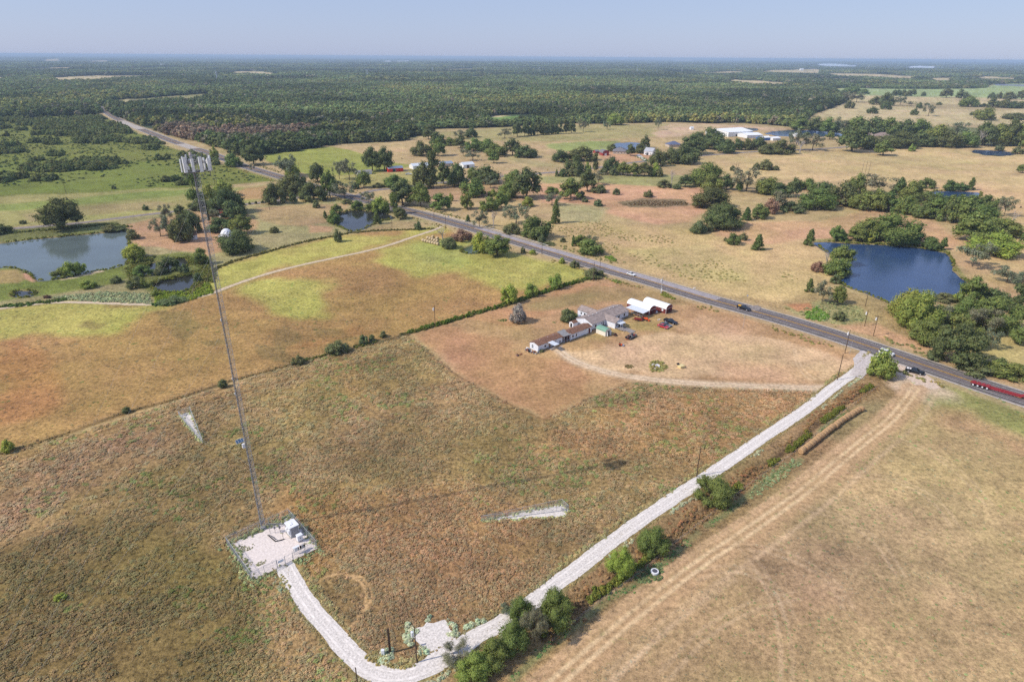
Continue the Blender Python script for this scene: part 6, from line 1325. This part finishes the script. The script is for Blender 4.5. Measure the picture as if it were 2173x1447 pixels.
clutter('riding_mower', 'orange riding mower with grey deck standing alone in the bare yard', 'mower', -1290, 742, [('mower_body', MB().box(-.6, .5, -.4, .4, .35, .75), ORANGE), ('seat', MB().box(-.35, .05, -.22, .22, .75, .85).box(-.4, -.3, -.22, .22, .85, 1.25), BLACK), ('deck', MB().box(.4, 1.3, -.7, .7, .2, .38), mat('grey mower deck', S((142, 146, 160)), .5)), ('roll_bar', MB().bar((-.5, -.4, .7), (-.5, -.4, 1.6), .03, 4).bar((-.5, .4, .7), (-.5, .4, 1.6), .03, 4).bar((-.5, -.4, 1.6), (-.5, .4, 1.6), .03, 4), BLACK)] + wheels([(-.4, -.55), (-.4, .55)], .34, .25) + wheels([(.7, -.4), (.7, .4)], .2, .14), -.8)
clutter('old_mower', 'dark old mower parked by the green-roofed shed door', 'mower', 33.6, 8.9, [('mower_body', MB().box(-.7, .6, -.4, .4, .3, .7), mat('dark maroon paint', S((84, 48, 44)), .6)), ('seat', MB().box(-.4, 0, -.2, .2, .7, .8).box(-.45, -.35, -.2, .2, .8, 1.15), BLACK), ('steering_wheel', MB().bar((.15, 0, .7), (.05, 0, 1.05), .025, 4).bar((.05, 0, 1.03), (.05, 0, 1.07), .18, 8), BLACK)] + wheels([(-.4, -.5), (-.4, .5)], .3, .22) + wheels([(.6, -.4), (.6, .4)], .2, .15), .4)
e = clutter('utility_trailer', 'low black trailer loaded with scrap in front of the house ramp', 'trailer', -1395, 660, [('deck', MB().box(-2.6, 2.6, -1.1, 1.1, .4, .52), BLACK), ('rail', MB().box(-2.6, 2.6, -1.14, -1.08, .52, .95).box(-2.6, 2.6, 1.08, 1.14, .52, .95).box(2.56, 2.62, -1.1, 1.1, .52, .95), DSTEEL), ('tongue', MB().bar((-2.6, -.6, .45), (-3.8, 0, .45), .05, 4).bar((-2.6, .6, .45), (-3.8, 0, .45), .05, 4), ORANGE)] + wheels([(-.3, -1.2), (.5, -1.2), (-.3, 1.2), (.5, 1.2)], .34, .2), .1)
def junk(name, label, u, v, n, sx, sy, pal, rz=0, hmax=.6, cat='scrap heap', z=0):
    rnd = random.Random(int(u * 10 + v)); e = empty(name, label, cat, ((*g('H', -u, v), z) if u < -100 else at_yard(u, v)[:2] + (z,)), A48 + rz)
    for i in range(n):
        x, y = rnd.uniform(-sx, sx), rnd.uniform(-sy, sy); w, dd, h = rnd.uniform(.15, .5), rnd.uniform(.15, .45), rnd.uniform(.15, hmax); c = Vector((x, y, h / 2)); M = Matrix.Rotation(rnd.random() * 3, 3, 'Z') @ Matrix.Rotation(rnd.uniform(-.5, .5), 3, 'X')
        V = [M @ Vector((a * w, b2 * dd, c2 * h / 2)) + c for a in (-1, 1) for b2 in (-1, 1) for c2 in (-1, 1)]
        MB().add(V, [(0, 1, 3, 2), (4, 6, 7, 5), (0, 4, 5, 1), (2, 3, 7, 6), (0, 2, 6, 4), (1, 5, 7, 3)]).build(rnd.choice(['scrap_board', 'scrap_box', 'scrap_part']), rnd.choice(pal), e)
    return e
WCLOTH = mat('white plastic', S((224, 222, 224)), .6); RUST = mat('rusty metal', S((128, 78, 62)), .8, var=.2)
junk('scrap_load', 'heap of rusty and pale scrap riding on the low black trailer', -1395, 660, 16, 2.2, .8, [RUST, BLACK, DSTEEL, WOODG, REDP], .1, .6, z=.52)
junk('junk_pile', 'white and dark household junk at the left end of the mobile home', -1.6, -1.5, 22, 1.0, 3.0, [WCLOTH, BLACK, DSTEEL, RUST, WOODG], 0, .9)
junk('junk_pile', 'dark odds and ends between the two red storage barns', 66.4, 3.0, 16, .9, 2.4, [DSTEEL, BLACK, WCLOTH, mat('blue plastic', S((92, 104, 132)), .6)], 0, 1.0)
junk('junk_pile', 'clutter stored beneath the open carport', 57.8, 1.0, 18, 1.4, 3.4, [BLACK, DSTEEL, WCLOTH, RUST, WOODG], 0, 1.0)
junk('junk_pile', 'blue-white clutter at the back end of the cross-shaped house', 36.6, -14.0, 16, 1.6, 1.8, [WCLOTH, mat('pale blue plastic', S((164, 178, 206)), .6), DSTEEL], 0, .8)
junk('junk_pile', 'furniture and boxes on the porch of the mobile home', 14.8, -.9, 9, 1.3, .9, [WCLOTH, RUST, WOODG], 0, .7, z=.4)
junk('tarp_heap', 'white tarp and rusty debris heap among weeds in the bare yard', -1640, 965, 12, 1.5, 1.2, [WCLOTH, RUST, mat('grey tarp', S((186, 180, 184)), .8)], .4, .9)
x, y = g('H', 1908, 965); e = empty('yellow_tub', 'pale yellow tub with dark lid flap standing alone in the bare yard', 'tub', (x, y, 0), .5); MB().loft([[(-.9, -.7, 0), (.9, -.7, 0), (.9, .7, 0), (-.9, .7, 0)], [(-1.05, -.85, .9), (1.05, -.85, .9), (1.05, .85, .9), (-1.05, .85, .9)]]).build('tub', mat('pale yellow plastic', S((222, 204, 150)), .7), e); MB().loft([[(-1.2, .6, .95), (-.1, .6, .95), (-.1, 1.3, 1.35), (-1.2, 1.3, 1.35)], [(-1.2, .6, 1.0), (-.1, .6, 1.0), (-.1, 1.3, 1.4), (-1.2, 1.3, 1.4)]]).build('flap', BLACK, e)
x, y = g('H', 235, 725); o = junk('junk_pile', 'small dark metal junk left of the mobile home', -7.0, -2.5, 7, 1.2, .6, [DSTEEL, BLACK, RUST], 0, .6)
for i, (a, b2, lab) in enumerate(((2075, 150, 'white buckets beside the highway verge beyond the parked cars'), (1165, 960, 'small white rubbish near the carport'))):
    x, y = g('R', a, b2); e = empty('bucket', lab, 'bucket', (x, y, 0)); MB().bar((0, 0, 0), (0, 0, .5), .25, 8).build('bucket_body', WCLOTH, e); MB().bar((.8, .5, 0), (.8, .5, .4), .25, 8).build('second_bucket', WCLOTH, e)

# ------------------------------------------------------------------ distant farms
def farm(label, cat, name, a, b2, depth, wz, rz, wm, rm, style='gable', axis='x', rot=0.0, door=False, wins=2, ov=.3):
    A_, B_ = Vector(G(*a)), Vector(G(*b2)); L = (B_ - A_).length; rz_ = math.atan2(B_.y - A_.y, B_.x - A_.x) + rot
    e = empty(name, label, cat, (A_.x, A_.y, 0), rz_)
    if style == 'gable': gable(e, 0, L, 0, depth, wz, rz, wm, rm, ov, axis)
    elif style == 'hip': hip(e, 0, L, 0, depth, wz, rz, wm, rm)
    elif style == 'gambrel': lofted(e, 0, L, 0, depth, wz, rz, wm, rm)
    for i in range(wins):
        x = L * (i + .7) / (wins + .4); o = MB().box(x - .55, x + .55, -.06, -.01, 1.0, 2.2).build('window', WHITEP, e); MB().box(x - .45, x + .45, -.09, -.05, 1.1, 2.1).build('pane', GLASS, o)
    if door: MB().box(L * .3, L * .3 + 2.4, -.05, -.01, .05, min(wz - .2, 2.8)).build('door', DARKIN if door is True else door, e)
    return e, L
farm('bright red metal barn with white roof beside the two oaks', 'barn', 'red_metal_barn', (824, 366), (856, 364), 9, 3.3, 4.6, REDM, WMETALX, wins=1, door=True)
farm('long grey metal shed left of the red metal barn', 'shed', 'grey_metal_shed', (759, 372), (790, 369.5), 7, 2.8, 3.6, PANELW, GREYM, wins=0)
farm('white farmhouse with pale roof hidden behind the tall pines', 'house', 'white_farmhouse', (877, 360), (916, 357), 11, 3, 4.9, WHITEP, WMETALX, wins=3)
farm('farmhouse with blue-grey metal roof seen between the pines', 'house', 'grey_roof_house', (936, 355), (962, 353), 9, 3, 4.6, STONE, mat('blue grey metal roof', S((142, 154, 172)), .5), wins=2)
farm('pale metal-roofed barn right of the tall pines', 'barn', 'pale_metal_barn', (984, 358), (1007, 356), 10, 3.4, 5.2, PANELW, WMETALX, wins=1, door=True)
farm('red gambrel barn beside the grey-roofed house', 'barn', 'red_gambrel_barn', (1279, 331), (1292, 330.5), 10, 2.8, 5.8, mat('barn red', S((150, 64, 62)), .7), SLATE, 'gambrel', wins=0, door=WHITEP)
farm('smaller red shed left of the gambrel barn', 'shed', 'red_shed', (1264, 326), (1272, 325.5), 6, 2.2, 3.6, mat('barn red', S((150, 64, 62)), .7), SLATE, wins=0)
farm('large tan house with broad grey hip roof in front of the small pond', 'house', 'hip_roof_house', (1300, 327), (1330, 328), 17, 3, 7.0, STONE, SLATE, 'hip', wins=4)
farm('white two-storey gabled house with garage near the dark oaks', 'house', 'white_gabled_house', (1366, 329), (1384, 330.5), 12, 4.2, 7.5, WHITEP, mat('pale grey roof', S((176, 178, 184)), .8), wins=3, door=True)
farm('house with slate blue roof half hidden behind the dark oaks', 'house', 'slate_roof_house', (1420, 313), (1446, 312.5), 13, 3, 6.5, STONE, mat('slate blue roof', S((96, 104, 130)), .8), 'hip', wins=2)
farm('huge white metal building with bright roof beside the pond', 'building', 'white_metal_building', (1545, 291), (1597, 288), 46, 6, 9, PANELW, WMETAL, wins=0, door=True)
farm('low white metal shed running right from the huge white building', 'shed', 'white_metal_shed', (1585, 294), (1618, 293), 26, 4, 6, PANELW, WMETAL, wins=0)
farm('bright blue sided metal shed with white roof', 'shed', 'blue_metal_shed', (1617, 299), (1636, 298), 12, 3.6, 5, BLUEM, WMETAL, wins=0)
farm('small white building at the right end of the white metal sheds', 'building', 'small_white_building', (1640, 299), (1656, 298), 10, 3, 4.4, WHITEP, WMETAL, wins=1)
farm('white house among the trees by the far driveway loop', 'house', 'white_house', (1687, 291), (1698, 291), 9, 3, 5, WHITEP, WMETAL, wins=1)
farm('pale low building above the farm entrance road oaks', 'building', 'pale_low_building', (1481, 302), (1497, 301.5), 10, 3, 4.5, WHITEP, WMETALX, wins=1)
farm('tiny white building left of the large white metal building', 'building', 'tiny_white_building', (1466, 276), (1472, 276), 8, 3, 4.2, WHITEP, WMETALX, wins=0)
e, L = farm('sprawling tan brick house with several brown hip roofs at the tree belt', 'house', 'tan_brick_house', (1819, 292), (1856, 293.5), 22, 3.2, 8.5, TAN, BROWNH, 'hip', wins=3)
hip(e, L - 2, L + 20, -7, 10, 3.2, 8.0, TAN, BROWNH); hip(e, -13, 2, 3, 14, 3.1, 7.2, TAN, BROWNH)
for k in (4, 14): gable(e, k, k + 6, -4, 4, 3.2, 6.6, STONE, BROWNH, .3, 'y')
farm('long low brown-roofed trailer home below the oaks by the left pond', 'trailer home', 'brown_trailer_home', (373, 512), (419, 508), 4.6, 2.7, 3.4, WHITEP, BROWNR, wins=3, door=True)
farm('small house with dark red metal roof under the trees', 'house', 'red_roof_house', (468, 462), (484, 460), 8, 2.8, 4.6, PANELW, mat('dark red metal roof', S((146, 52, 56)), .6), wins=1)
# white dome building
x, y = G(483, 509); e = empty('white_dome_building', 'white faceted dome building half hidden by a dark tree', 'dome', (x, y, 0)); rg = []
for k in range(6): el = k / 5 * math.pi / 2; rg.append([(4.1 * math.cos(el) * math.cos(2 * math.pi * i / 10 + (k % 2) * .31) + 1e-3 * math.cos(i), 4.1 * math.cos(el) * math.sin(2 * math.pi * i / 10 + (k % 2) * .31) + 1e-3 * math.sin(i), 1.0 + 5.8 * math.sin(el)) for i in range(10)])
MB().loft([[(4.1 * math.cos(2 * math.pi * i / 10), 4.1 * math.sin(2 * math.pi * i / 10), 0) for i in range(10)]] + rg).build('dome_shell', WHITEP, e); MB().box(-4.5, -3.5, -1.6, 1.2, 0, 2.8).build('entrance', WHITEP, e); MB().box(-1, .6, -4.2, -3.7, .2, 2.3).build('door', DARKIN, e)
x, y = G(100, 632); o = obj('earth_mound', crown_mesh('bush', 90, 300, .05), mat('dark earth', S((92, 66, 54)), .95, var=.3, vscale=3)); o.location = (x, y, 0); o.scale = (4.8, 3, 1.6); tag(o, 'dark brown earth mound below the left pond', 'mound')
# far specks of town
for i, (a, b2, w, lab) in enumerate(((823, 132, 10, 'left'), (850, 131, 14, 'middle'), (864, 131.5, 9, 'right'), (1702, 151, 6, 'alone'), (344, 142, 8, 'on the left'))):
    x, y = G(a, b2); D = y; k = D / FPX; e = empty('far_white_building', f'tiny far white building on the forested ridge, {lab}' if i < 3 else ('tiny white building in the tan clearing on the right' if i == 3 else 'tiny pale building in the hazy clearing on the left'), 'building', (x, y, float(terrain(np.array([x]), np.array([y]))[0]))); gable(e, -w * k / 2, w * k / 2, 0, 30, 12, 17, WHITEP, WMETALX, .5)
# ------------------------------------------------------------------ vehicles
def shape_body(mb, prof, w, tum=.0, zt=1.0):
    """side profile (x,z) extruded across, pulled in above zt"""
    def half(z): return w / 2 - (max(0, z - zt) * tum)
    n = len(prof); vs = [(x, -half(z), z) for x, z in prof] + [(x, half(z), z) for x, z in prof]
    return mb.add(vs, [(i, (i + 1) % n, n + (i + 1) % n, n + i) for i in range(n)] + [tuple(range(n))[::-1], tuple(range(n, 2 * n))])
def car(name, label, kind, loc, rz, paint, hubs=STEEL):
    e = empty(name, label, {'pickup': 'pickup', 'suv': 'suv'}.get(kind, 'car'), (loc[0], loc[1], loc[2] if len(loc) > 2 else 0), rz)
    if kind == 'pickup':
        w, wb, r = 1.98, 1.85, .41
        shape_body(MB(), [(-2.9, .45), (-2.9, 1.02), (-.95, 1.06), (-.9, 1.08), (1.05, 1.12), (1.35, 1.10), (2.75, .98), (2.9, .8), (2.92, .45)], w, .12, .8).build('body', paint, e, .03)
        MB().box(-2.72, -1.05, -.78, .78, 1.045, 1.07).build('bed_floor', BLACK, e)
        MB().box(-2.85, -.95, -.97, -.84, 1.02, 1.26).box(-2.85, -.95, .84, .97, 1.02, 1.26).box(-2.9, -2.8, -.97, .97, 1.02, 1.26).build('bed_rail', paint, e)
        shape_body(MB(), [(-1.0, 1.08), (-.85, 1.66), (.55, 1.68), (1.3, 1.1)], 1.78, .32, 1.1).build('cab_glass', GLASS, e)
        shape_body(MB(), [(-.88, 1.64), (-.8, 1.76), (.45, 1.78), (.62, 1.66)], 1.5, .2, 1.7).build('cab_roof', paint, e)
        fr, xs = 2.9, (-1.85, 1.85)
    elif kind == 'suv':
        w, r = 1.98, .4
        shape_body(MB(), [(-2.5, .42), (-2.52, 1.1), (1.2, 1.12), (2.35, 1.0), (2.55, .8), (2.55, .42)], w, .1, .8).build('body', paint, e, .03)
        shape_body(MB(), [(-2.45, 1.1), (-2.2, 1.72), (.35, 1.76), (1.2, 1.12)], 1.82, .3, 1.1).build('side_glass', GLASS, e)
        shape_body(MB(), [(-2.25, 1.7), (-2.1, 1.84), (.2, 1.86), (.42, 1.72)], 1.55, .2, 1.7).build('roof', paint, e)
        fr, xs = 2.53, (-1.5, 1.6)
    else:
        w, r = 1.84, .33
        shape_body(MB(), [(-2.3, .35), (-2.33, .82), (-1.6, .93), (1.0, .92), (2.1, .76), (2.35, .6), (2.35, .35)], w, .25, .6).build('body', paint, e, .03)
        shape_body(MB(), [(-1.75, .92), (-1.0, 1.34), (.2, 1.38), (1.1, .9)], 1.6, .45, .9).build('side_glass', GLASS, e)
        shape_body(MB(), [(-1.05, 1.32), (-.9, 1.41), (.05, 1.43), (.25, 1.35)], 1.22, .2, 1.35).build('roof', paint, e)
        fr, xs = 2.33, (-1.4, 1.42)
    for x in xs:
        for s in (-1, 1):
            y = s * (w / 2 - .1); wh = MB().bar((x, y - .12, r), (x, y + .12, r), r, 16).build('wheel', BLACK, e); MB().bar((x, y + s * .10, r), (x, y + s * .135, r), r * .58, 12).build('hub', hubs, wh)
    for s in (-1, 1):
        MB().box(fr - .1, fr + .02, s * .72 - .18, s * .72 + .18, .62, .78).build('headlight', WHITEP, e); MB().box(-fr - .02, -fr + .1, s * .76 - .12, s * .76 + .12, .68, .95).build('tail_light', REDP, e)
    MB().box(fr - .05, fr + .08, -.85, .85, .38, .55).box(-fr - .08, -fr + .05, -.85, .85, .38, .55).build('bumper', DSTEEL, e)
    return e
BK = mat('black car paint', (.012, .015, .024), .22, .2, var=.02, spec=.6); WP = mat('white car paint', (.78, .79, .8), .28, var=.02, spec=.6); SV = mat('silver grey car paint', (.2, .22, .24), .3, .5, var=.02); RP = mat('bright red car paint', (.5, .03, .045), .25, .1, var=.02, spec=.6)
rdir = math.atan2(-.735, .678)
car('white_car', 'white sedan driving on the highway in the far lane', 'sedan', (*g('F', 1047, 1030), .15), math.atan2(-.74, .67), WP)
a = car('black_pickup', 'black pickup driving on the highway opposite the bare yard', 'pickup', (*g('I', 252, 313), .15), math.atan2(-.72, .70), BK)
car('white_suv', 'white suv on the highway behind the roadside tree', 'suv', (*g('I', 1228, 622), .15), math.atan2(-.74, .67), WP)
car('dark_pickup', 'dark pickup with pale load in its bed parked on the highway shoulder', 'pickup', (*g('I', 1422, 747), .05), math.atan2(-.62, .78), BK)
e = empty('truck_load', 'pale bags and boxes in the bed of the pickup parked on the shoulder', 'load', (*g('I', 1422, 747), .05), math.atan2(-.62, .78)); MB().box(-2.6, -1.9, -.6, .5, 1.08, 1.4).build('bag', WCLOTH, e, .05); MB().box(-1.8, -1.2, -.3, .6, 1.08, 1.35).build('box', WCLOTH, e, .04)
YV = A48 - math.pi / 2 + .05
car('black_pickup', 'black pickup parked in the yard behind the silver and red cars', 'pickup', (65.4, 245.2), YV, BK); car('silver_car', 'silver grey car parked between the red car and black pickup', 'sedan', (62.9, 242.1), YV, SV); car('red_car', 'bright red car parked nearest in the yard', 'sedan', (61.3, 240.2), YV, RP)
car('white_pickup', 'white pickup parked between red metal barn and farmhouse pines', 'pickup', G(867, 371), .2, WP); car('white_car', 'white car parked at the white gabled house', 'sedan', G(1380, 329.5), .4, WP)
e = empty('road_cargo', 'yellow machine strapped in the bed of the moving black pickup', 'load', (*g('I', 252, 313), .15), math.atan2(-.72, .70)); MB().box(-2.6, -1.3, -.5, .5, 1.08, 1.5).build('machine', mat('yellow machine paint', S((214, 162, 48)), .5), e, .05)
# red lowboy trailer
w0, w1 = Vector(g('I', 1815, 835)), Vector(g('I', 2130, 925)); dv = (w1 - w0).normalized(); nrm = Vector((-dv.y, dv.x)); base = w0 + nrm * 1.2
t = empty('lowboy_trailer', 'long red lowboy trailer with white hubs leaving the picture on the highway', 'trailer', (base.x, base.y, .15), math.atan2(dv.y, dv.x)); L = (w1 - w0).length
RT = mat('red trailer paint', S((150, 44, 50)), .45, var=.08)
m = MB()
for y in (-1.15, -.4, .3, 1.0): m.box(4.6, L + .6, y, y + .16, .55, .75)
for i in range(int(L - 4)): m.box(4.8 + i, 4.95 + i, -1.2, 1.2, .6, .72)
m.build('deck', RT, t); m = MB().box(-.7, 4.8, -.75, -.55, .75, .95).box(-.7, 4.8, .55, .75, .75, .95)
for i in range(5): m.box(-.7 + i * 1.3, -.5 + i * 1.3, -1.2, 1.2, .78, .92)
m.build('rear_frame', RT, t); MB().loft([[(L + .4, -1.1, .5), (L + .4, 1.1, .5), (L + .4, 1.1, .8), (L + .4, -1.1, .8)], [(L + 1.6, -.9, 1.2), (L + 1.6, .9, 1.2), (L + 1.6, .9, 1.7), (L + 1.6, -.9, 1.7)], [(L + 4.6, -.8, 1.2), (L + 4.6, .8, 1.2), (L + 4.6, .8, 1.6), (L + 4.6, -.8, 1.6)]]).build('gooseneck', RT, t)
for i in range(4):
    x = .2 + i * 1.32
    for s in (-1, 1): wh = MB().bar((x, s * .75, .45), (x, s * 1.22, .45), .45, 16).build('wheel', BLACK, t); MB().bar((x, s * 1.2, .45), (x, s * 1.25, .45), .26, 12).build('hub', WHITEP, wh)
    MB().prism([(x - .5, .9), (x + .5, .9), (x + .35, 1.02), (x - .35, 1.02)], -1.22, 1.22, 'y').build('mudguard', RT, t)
# ------------------------------------------------------------------ cattle, guard rails, small posts
def cow(label, x, y, rz, s=1.0, col=(30, 26, 26)):
    import bmesh
    V = [(0, 0, 1.0), (-.75, 0, 1.05), (.6, 0, 1.05), (.95, 0, 1.15), (1.25, 0, .85), (1.45, 0, .55)]; E_ = [(0, 1), (0, 2), (2, 3), (3, 4), (4, 5)]; Rr = [.36, .3, .32, .2, .15, .1]
    for x0, k in ((-.75, 1), (.6, 2)):
        for sy in (-.22, .22): n = len(V); V += [(x0 - (.06 if x0 < 0 else 0), sy, .62), (x0 + (.05 if x0 < 0 else -.03), sy, .3), (x0, sy, .02)]; E_ += [(k, n), (n, n + 1), (n + 1, n + 2)]; Rr += [.12, .07, .06]
    n = len(V); V += [(-1.02, 0, 1.0), (-1.08, 0, .5)]; E_ += [(1, n), (n, n + 1)]; Rr += [.05, .03]
    me = bpy.data.meshes.new('cow'); me.from_pydata(V, E_, []); o = bpy.data.objects.new('cow', me); COL.objects.link(o)
    md = o.modifiers.new('skin', 'SKIN'); 
    for i, v in enumerate(me.skin_vertices[0].data): v.radius = (Rr[i], Rr[i]); v.use_root = i == 0
    o.modifiers.new('sub', 'SUBSURF').levels = 1; me.materials.append(mat(f'cow hide {col}', S(col), .8)); o.location = (x, y, 0); o.rotation_euler = (0, 0, rz); o.scale = (s, s, s); tag(o, label, 'cow', 'black cattle beyond the blue pond' if s == 1 and col[0] < 40 else None)
for i, (t_, a, b2, lab) in enumerate((('G', 695, 214, 'black cow on the rise above the blue pond, second from left'), ('G', 594, 236, 'black cow on the rise above the blue pond, leftmost'), ('G', 843, 244, 'black cow on the rise above the blue pond, third from left'), ('G', 1036, 254, 'black cow on the rise above the blue pond, fourth from left'), ('G', 1168, 283, 'black cow on the rise above the blue pond, fifth from left'), ('G', 1948, 213, 'black cow alone at the right edge pasture'), ('E', 1097, 137, 'dark cow grazing beyond the red metal barn'))):
    x, y = g(t_, a, b2); cow(lab, x, y, i * 1.3 + .4, 1.0)
rl = resample(HW, 1.0); 
def guard(px0, px1, side, label):
    a, b2 = (int(np.argmin(np.hypot(rl[:, 0] - G(*q)[0], rl[:, 1] - G(*q)[1]))) for q in (px0, px1)); a, b2 = min(a, b2), max(a, b2); P_ = np.array(offs([tuple(q) for q in rl[a:b2:2]], side)); e = empty('guard_rail', label, 'guard rail', (0, 0, 0)); m = MB(); k = MB()
    for q in range(len(P_) - 1): m.bar((*P_[q], .62), (*P_[q + 1], .62), .09, 4); 
    for q in range(0, len(P_), 2): k.bar((*P_[q], 0), (*P_[q], .7), .06, 4)
    m.build('rail', PANELW, e); k.build('post_row', WOODP, e)
s_ = 6.9
mid = rl[len(rl) // 2]; T_ = rl[len(rl) // 2 + 1] - mid; left = offs([tuple(q) for q in rl[len(rl) // 2 - 2:len(rl) // 2 + 3]], s_)[2]; far_side = s_ if left[0] + left[1] > mid[0] + mid[1] else -s_
guard((890, 452), (1150, 529), far_side, 'pale guard rail on the far side of the highway by the algae pond'); guard((290, 272), (340, 292), far_side, 'pale guard rail on the far side of the highway at the distant bridge')
# wire fence posts along the field line, one by one
def fence_line(line, gap, h, label):
    P_ = resample(line, gap); e = empty('wire_fence', label, 'fence', (0, 0, 0)); w = MB()
    for i, q in enumerate(P_[:95]): MB().bar((*q, 0), (*q, h), .045, 5).build('post', WOODP, e)
    for z in (.5, .85, 1.15):
        for a, b2 in zip(P_[:94], P_[1:95]): w.bar((*a, z), (*b2, z), .007, 3, cap=False)
    w.build('wire_strand', STEEL, e)
fence_line(fence_row, 3.6, 1.3, 'thin post and wire fence along the brushy line between the near fields')
fence_line(offs(DITCH, 2.4), 4.5, 1.2, 'thin wire fence in the rusty weeds beside the gravel road')
fence_line(PP('478,447 520,440 560,432 600,424 640,420 690,418'), 6, 1.3, 'dark post fence running toward the road junction oaks')
for i in range(12):
    px = 503 + i * 13.5; x, y = G(px, 437 - i * 1.35); o = obj('trimmed_shrub', crown('bush', i % 4, 0, 'o')); o.location = (x, y, 0); o.scale = (2.6, 2.6, 2.6); tag(o, 'small round dark shrub in the fence row near the dark oaks, ' + ('leftmost' if i == 0 else 'rightmost' if i == 11 else ORD[i] + ' from left'), 'shrub', 'shrubs in the fence row')
for nm, (a, b2), lab in (('road_sign', (952, 466), 'small white road sign at the highway near the guard rail'), ('road_sign', (1162, 365), 'yellow warning sign beside the side road'), ('marker_post', (1585, 636), 'pale marker post at the field entrance across the highway')):
    x, y = G(a, b2); e = empty(nm, lab, 'sign' if 'sign' in nm else 'post', (x, y, 0), .3); MB().bar((0, 0, 0), (0, 0, 2.0), .04, 5).build('post', STEEL, e); MB().loft([[(-.4, -.04, 1.6), (.4, -.04, 1.6), (.4, 0, 1.6), (-.4, 0, 1.6)], [(-.4, -.04, 2.4), (.4, -.04, 2.4), (.4, 0, 2.4), (-.4, 0, 2.4)]]).build('plate', mat('yellow sign', S((226, 176, 52)), .5) if 'yellow' in lab else WHITEP, e)
HAZE = 8.5e-5
# ------------------------------------------------------------------ haze
hz = MB().box(-47000, 47000, -46000, 47000, -62, 104.5).build('haze', None)
tag(hz, 'thin blue summer haze hanging over the whole plain', 'haze', kind='stuff')
hm = bpy.data.materials.new('haze'); hm.use_nodes = True; n = hm.node_tree
for x in list(n.nodes): n.nodes.remove(x)
out = n.nodes.new('ShaderNodeOutputMaterial'); pv = n.nodes.new('ShaderNodeVolumePrincipled')
pv.inputs['Color'].default_value = (.60, .78, 1.0, 1); pv.inputs['Density'].default_value = HAZE; pv.inputs['Anisotropy'].default_value = 0.0
n.links.new(pv.outputs[0], out.inputs['Volume']); hz.data.materials.append(hm)
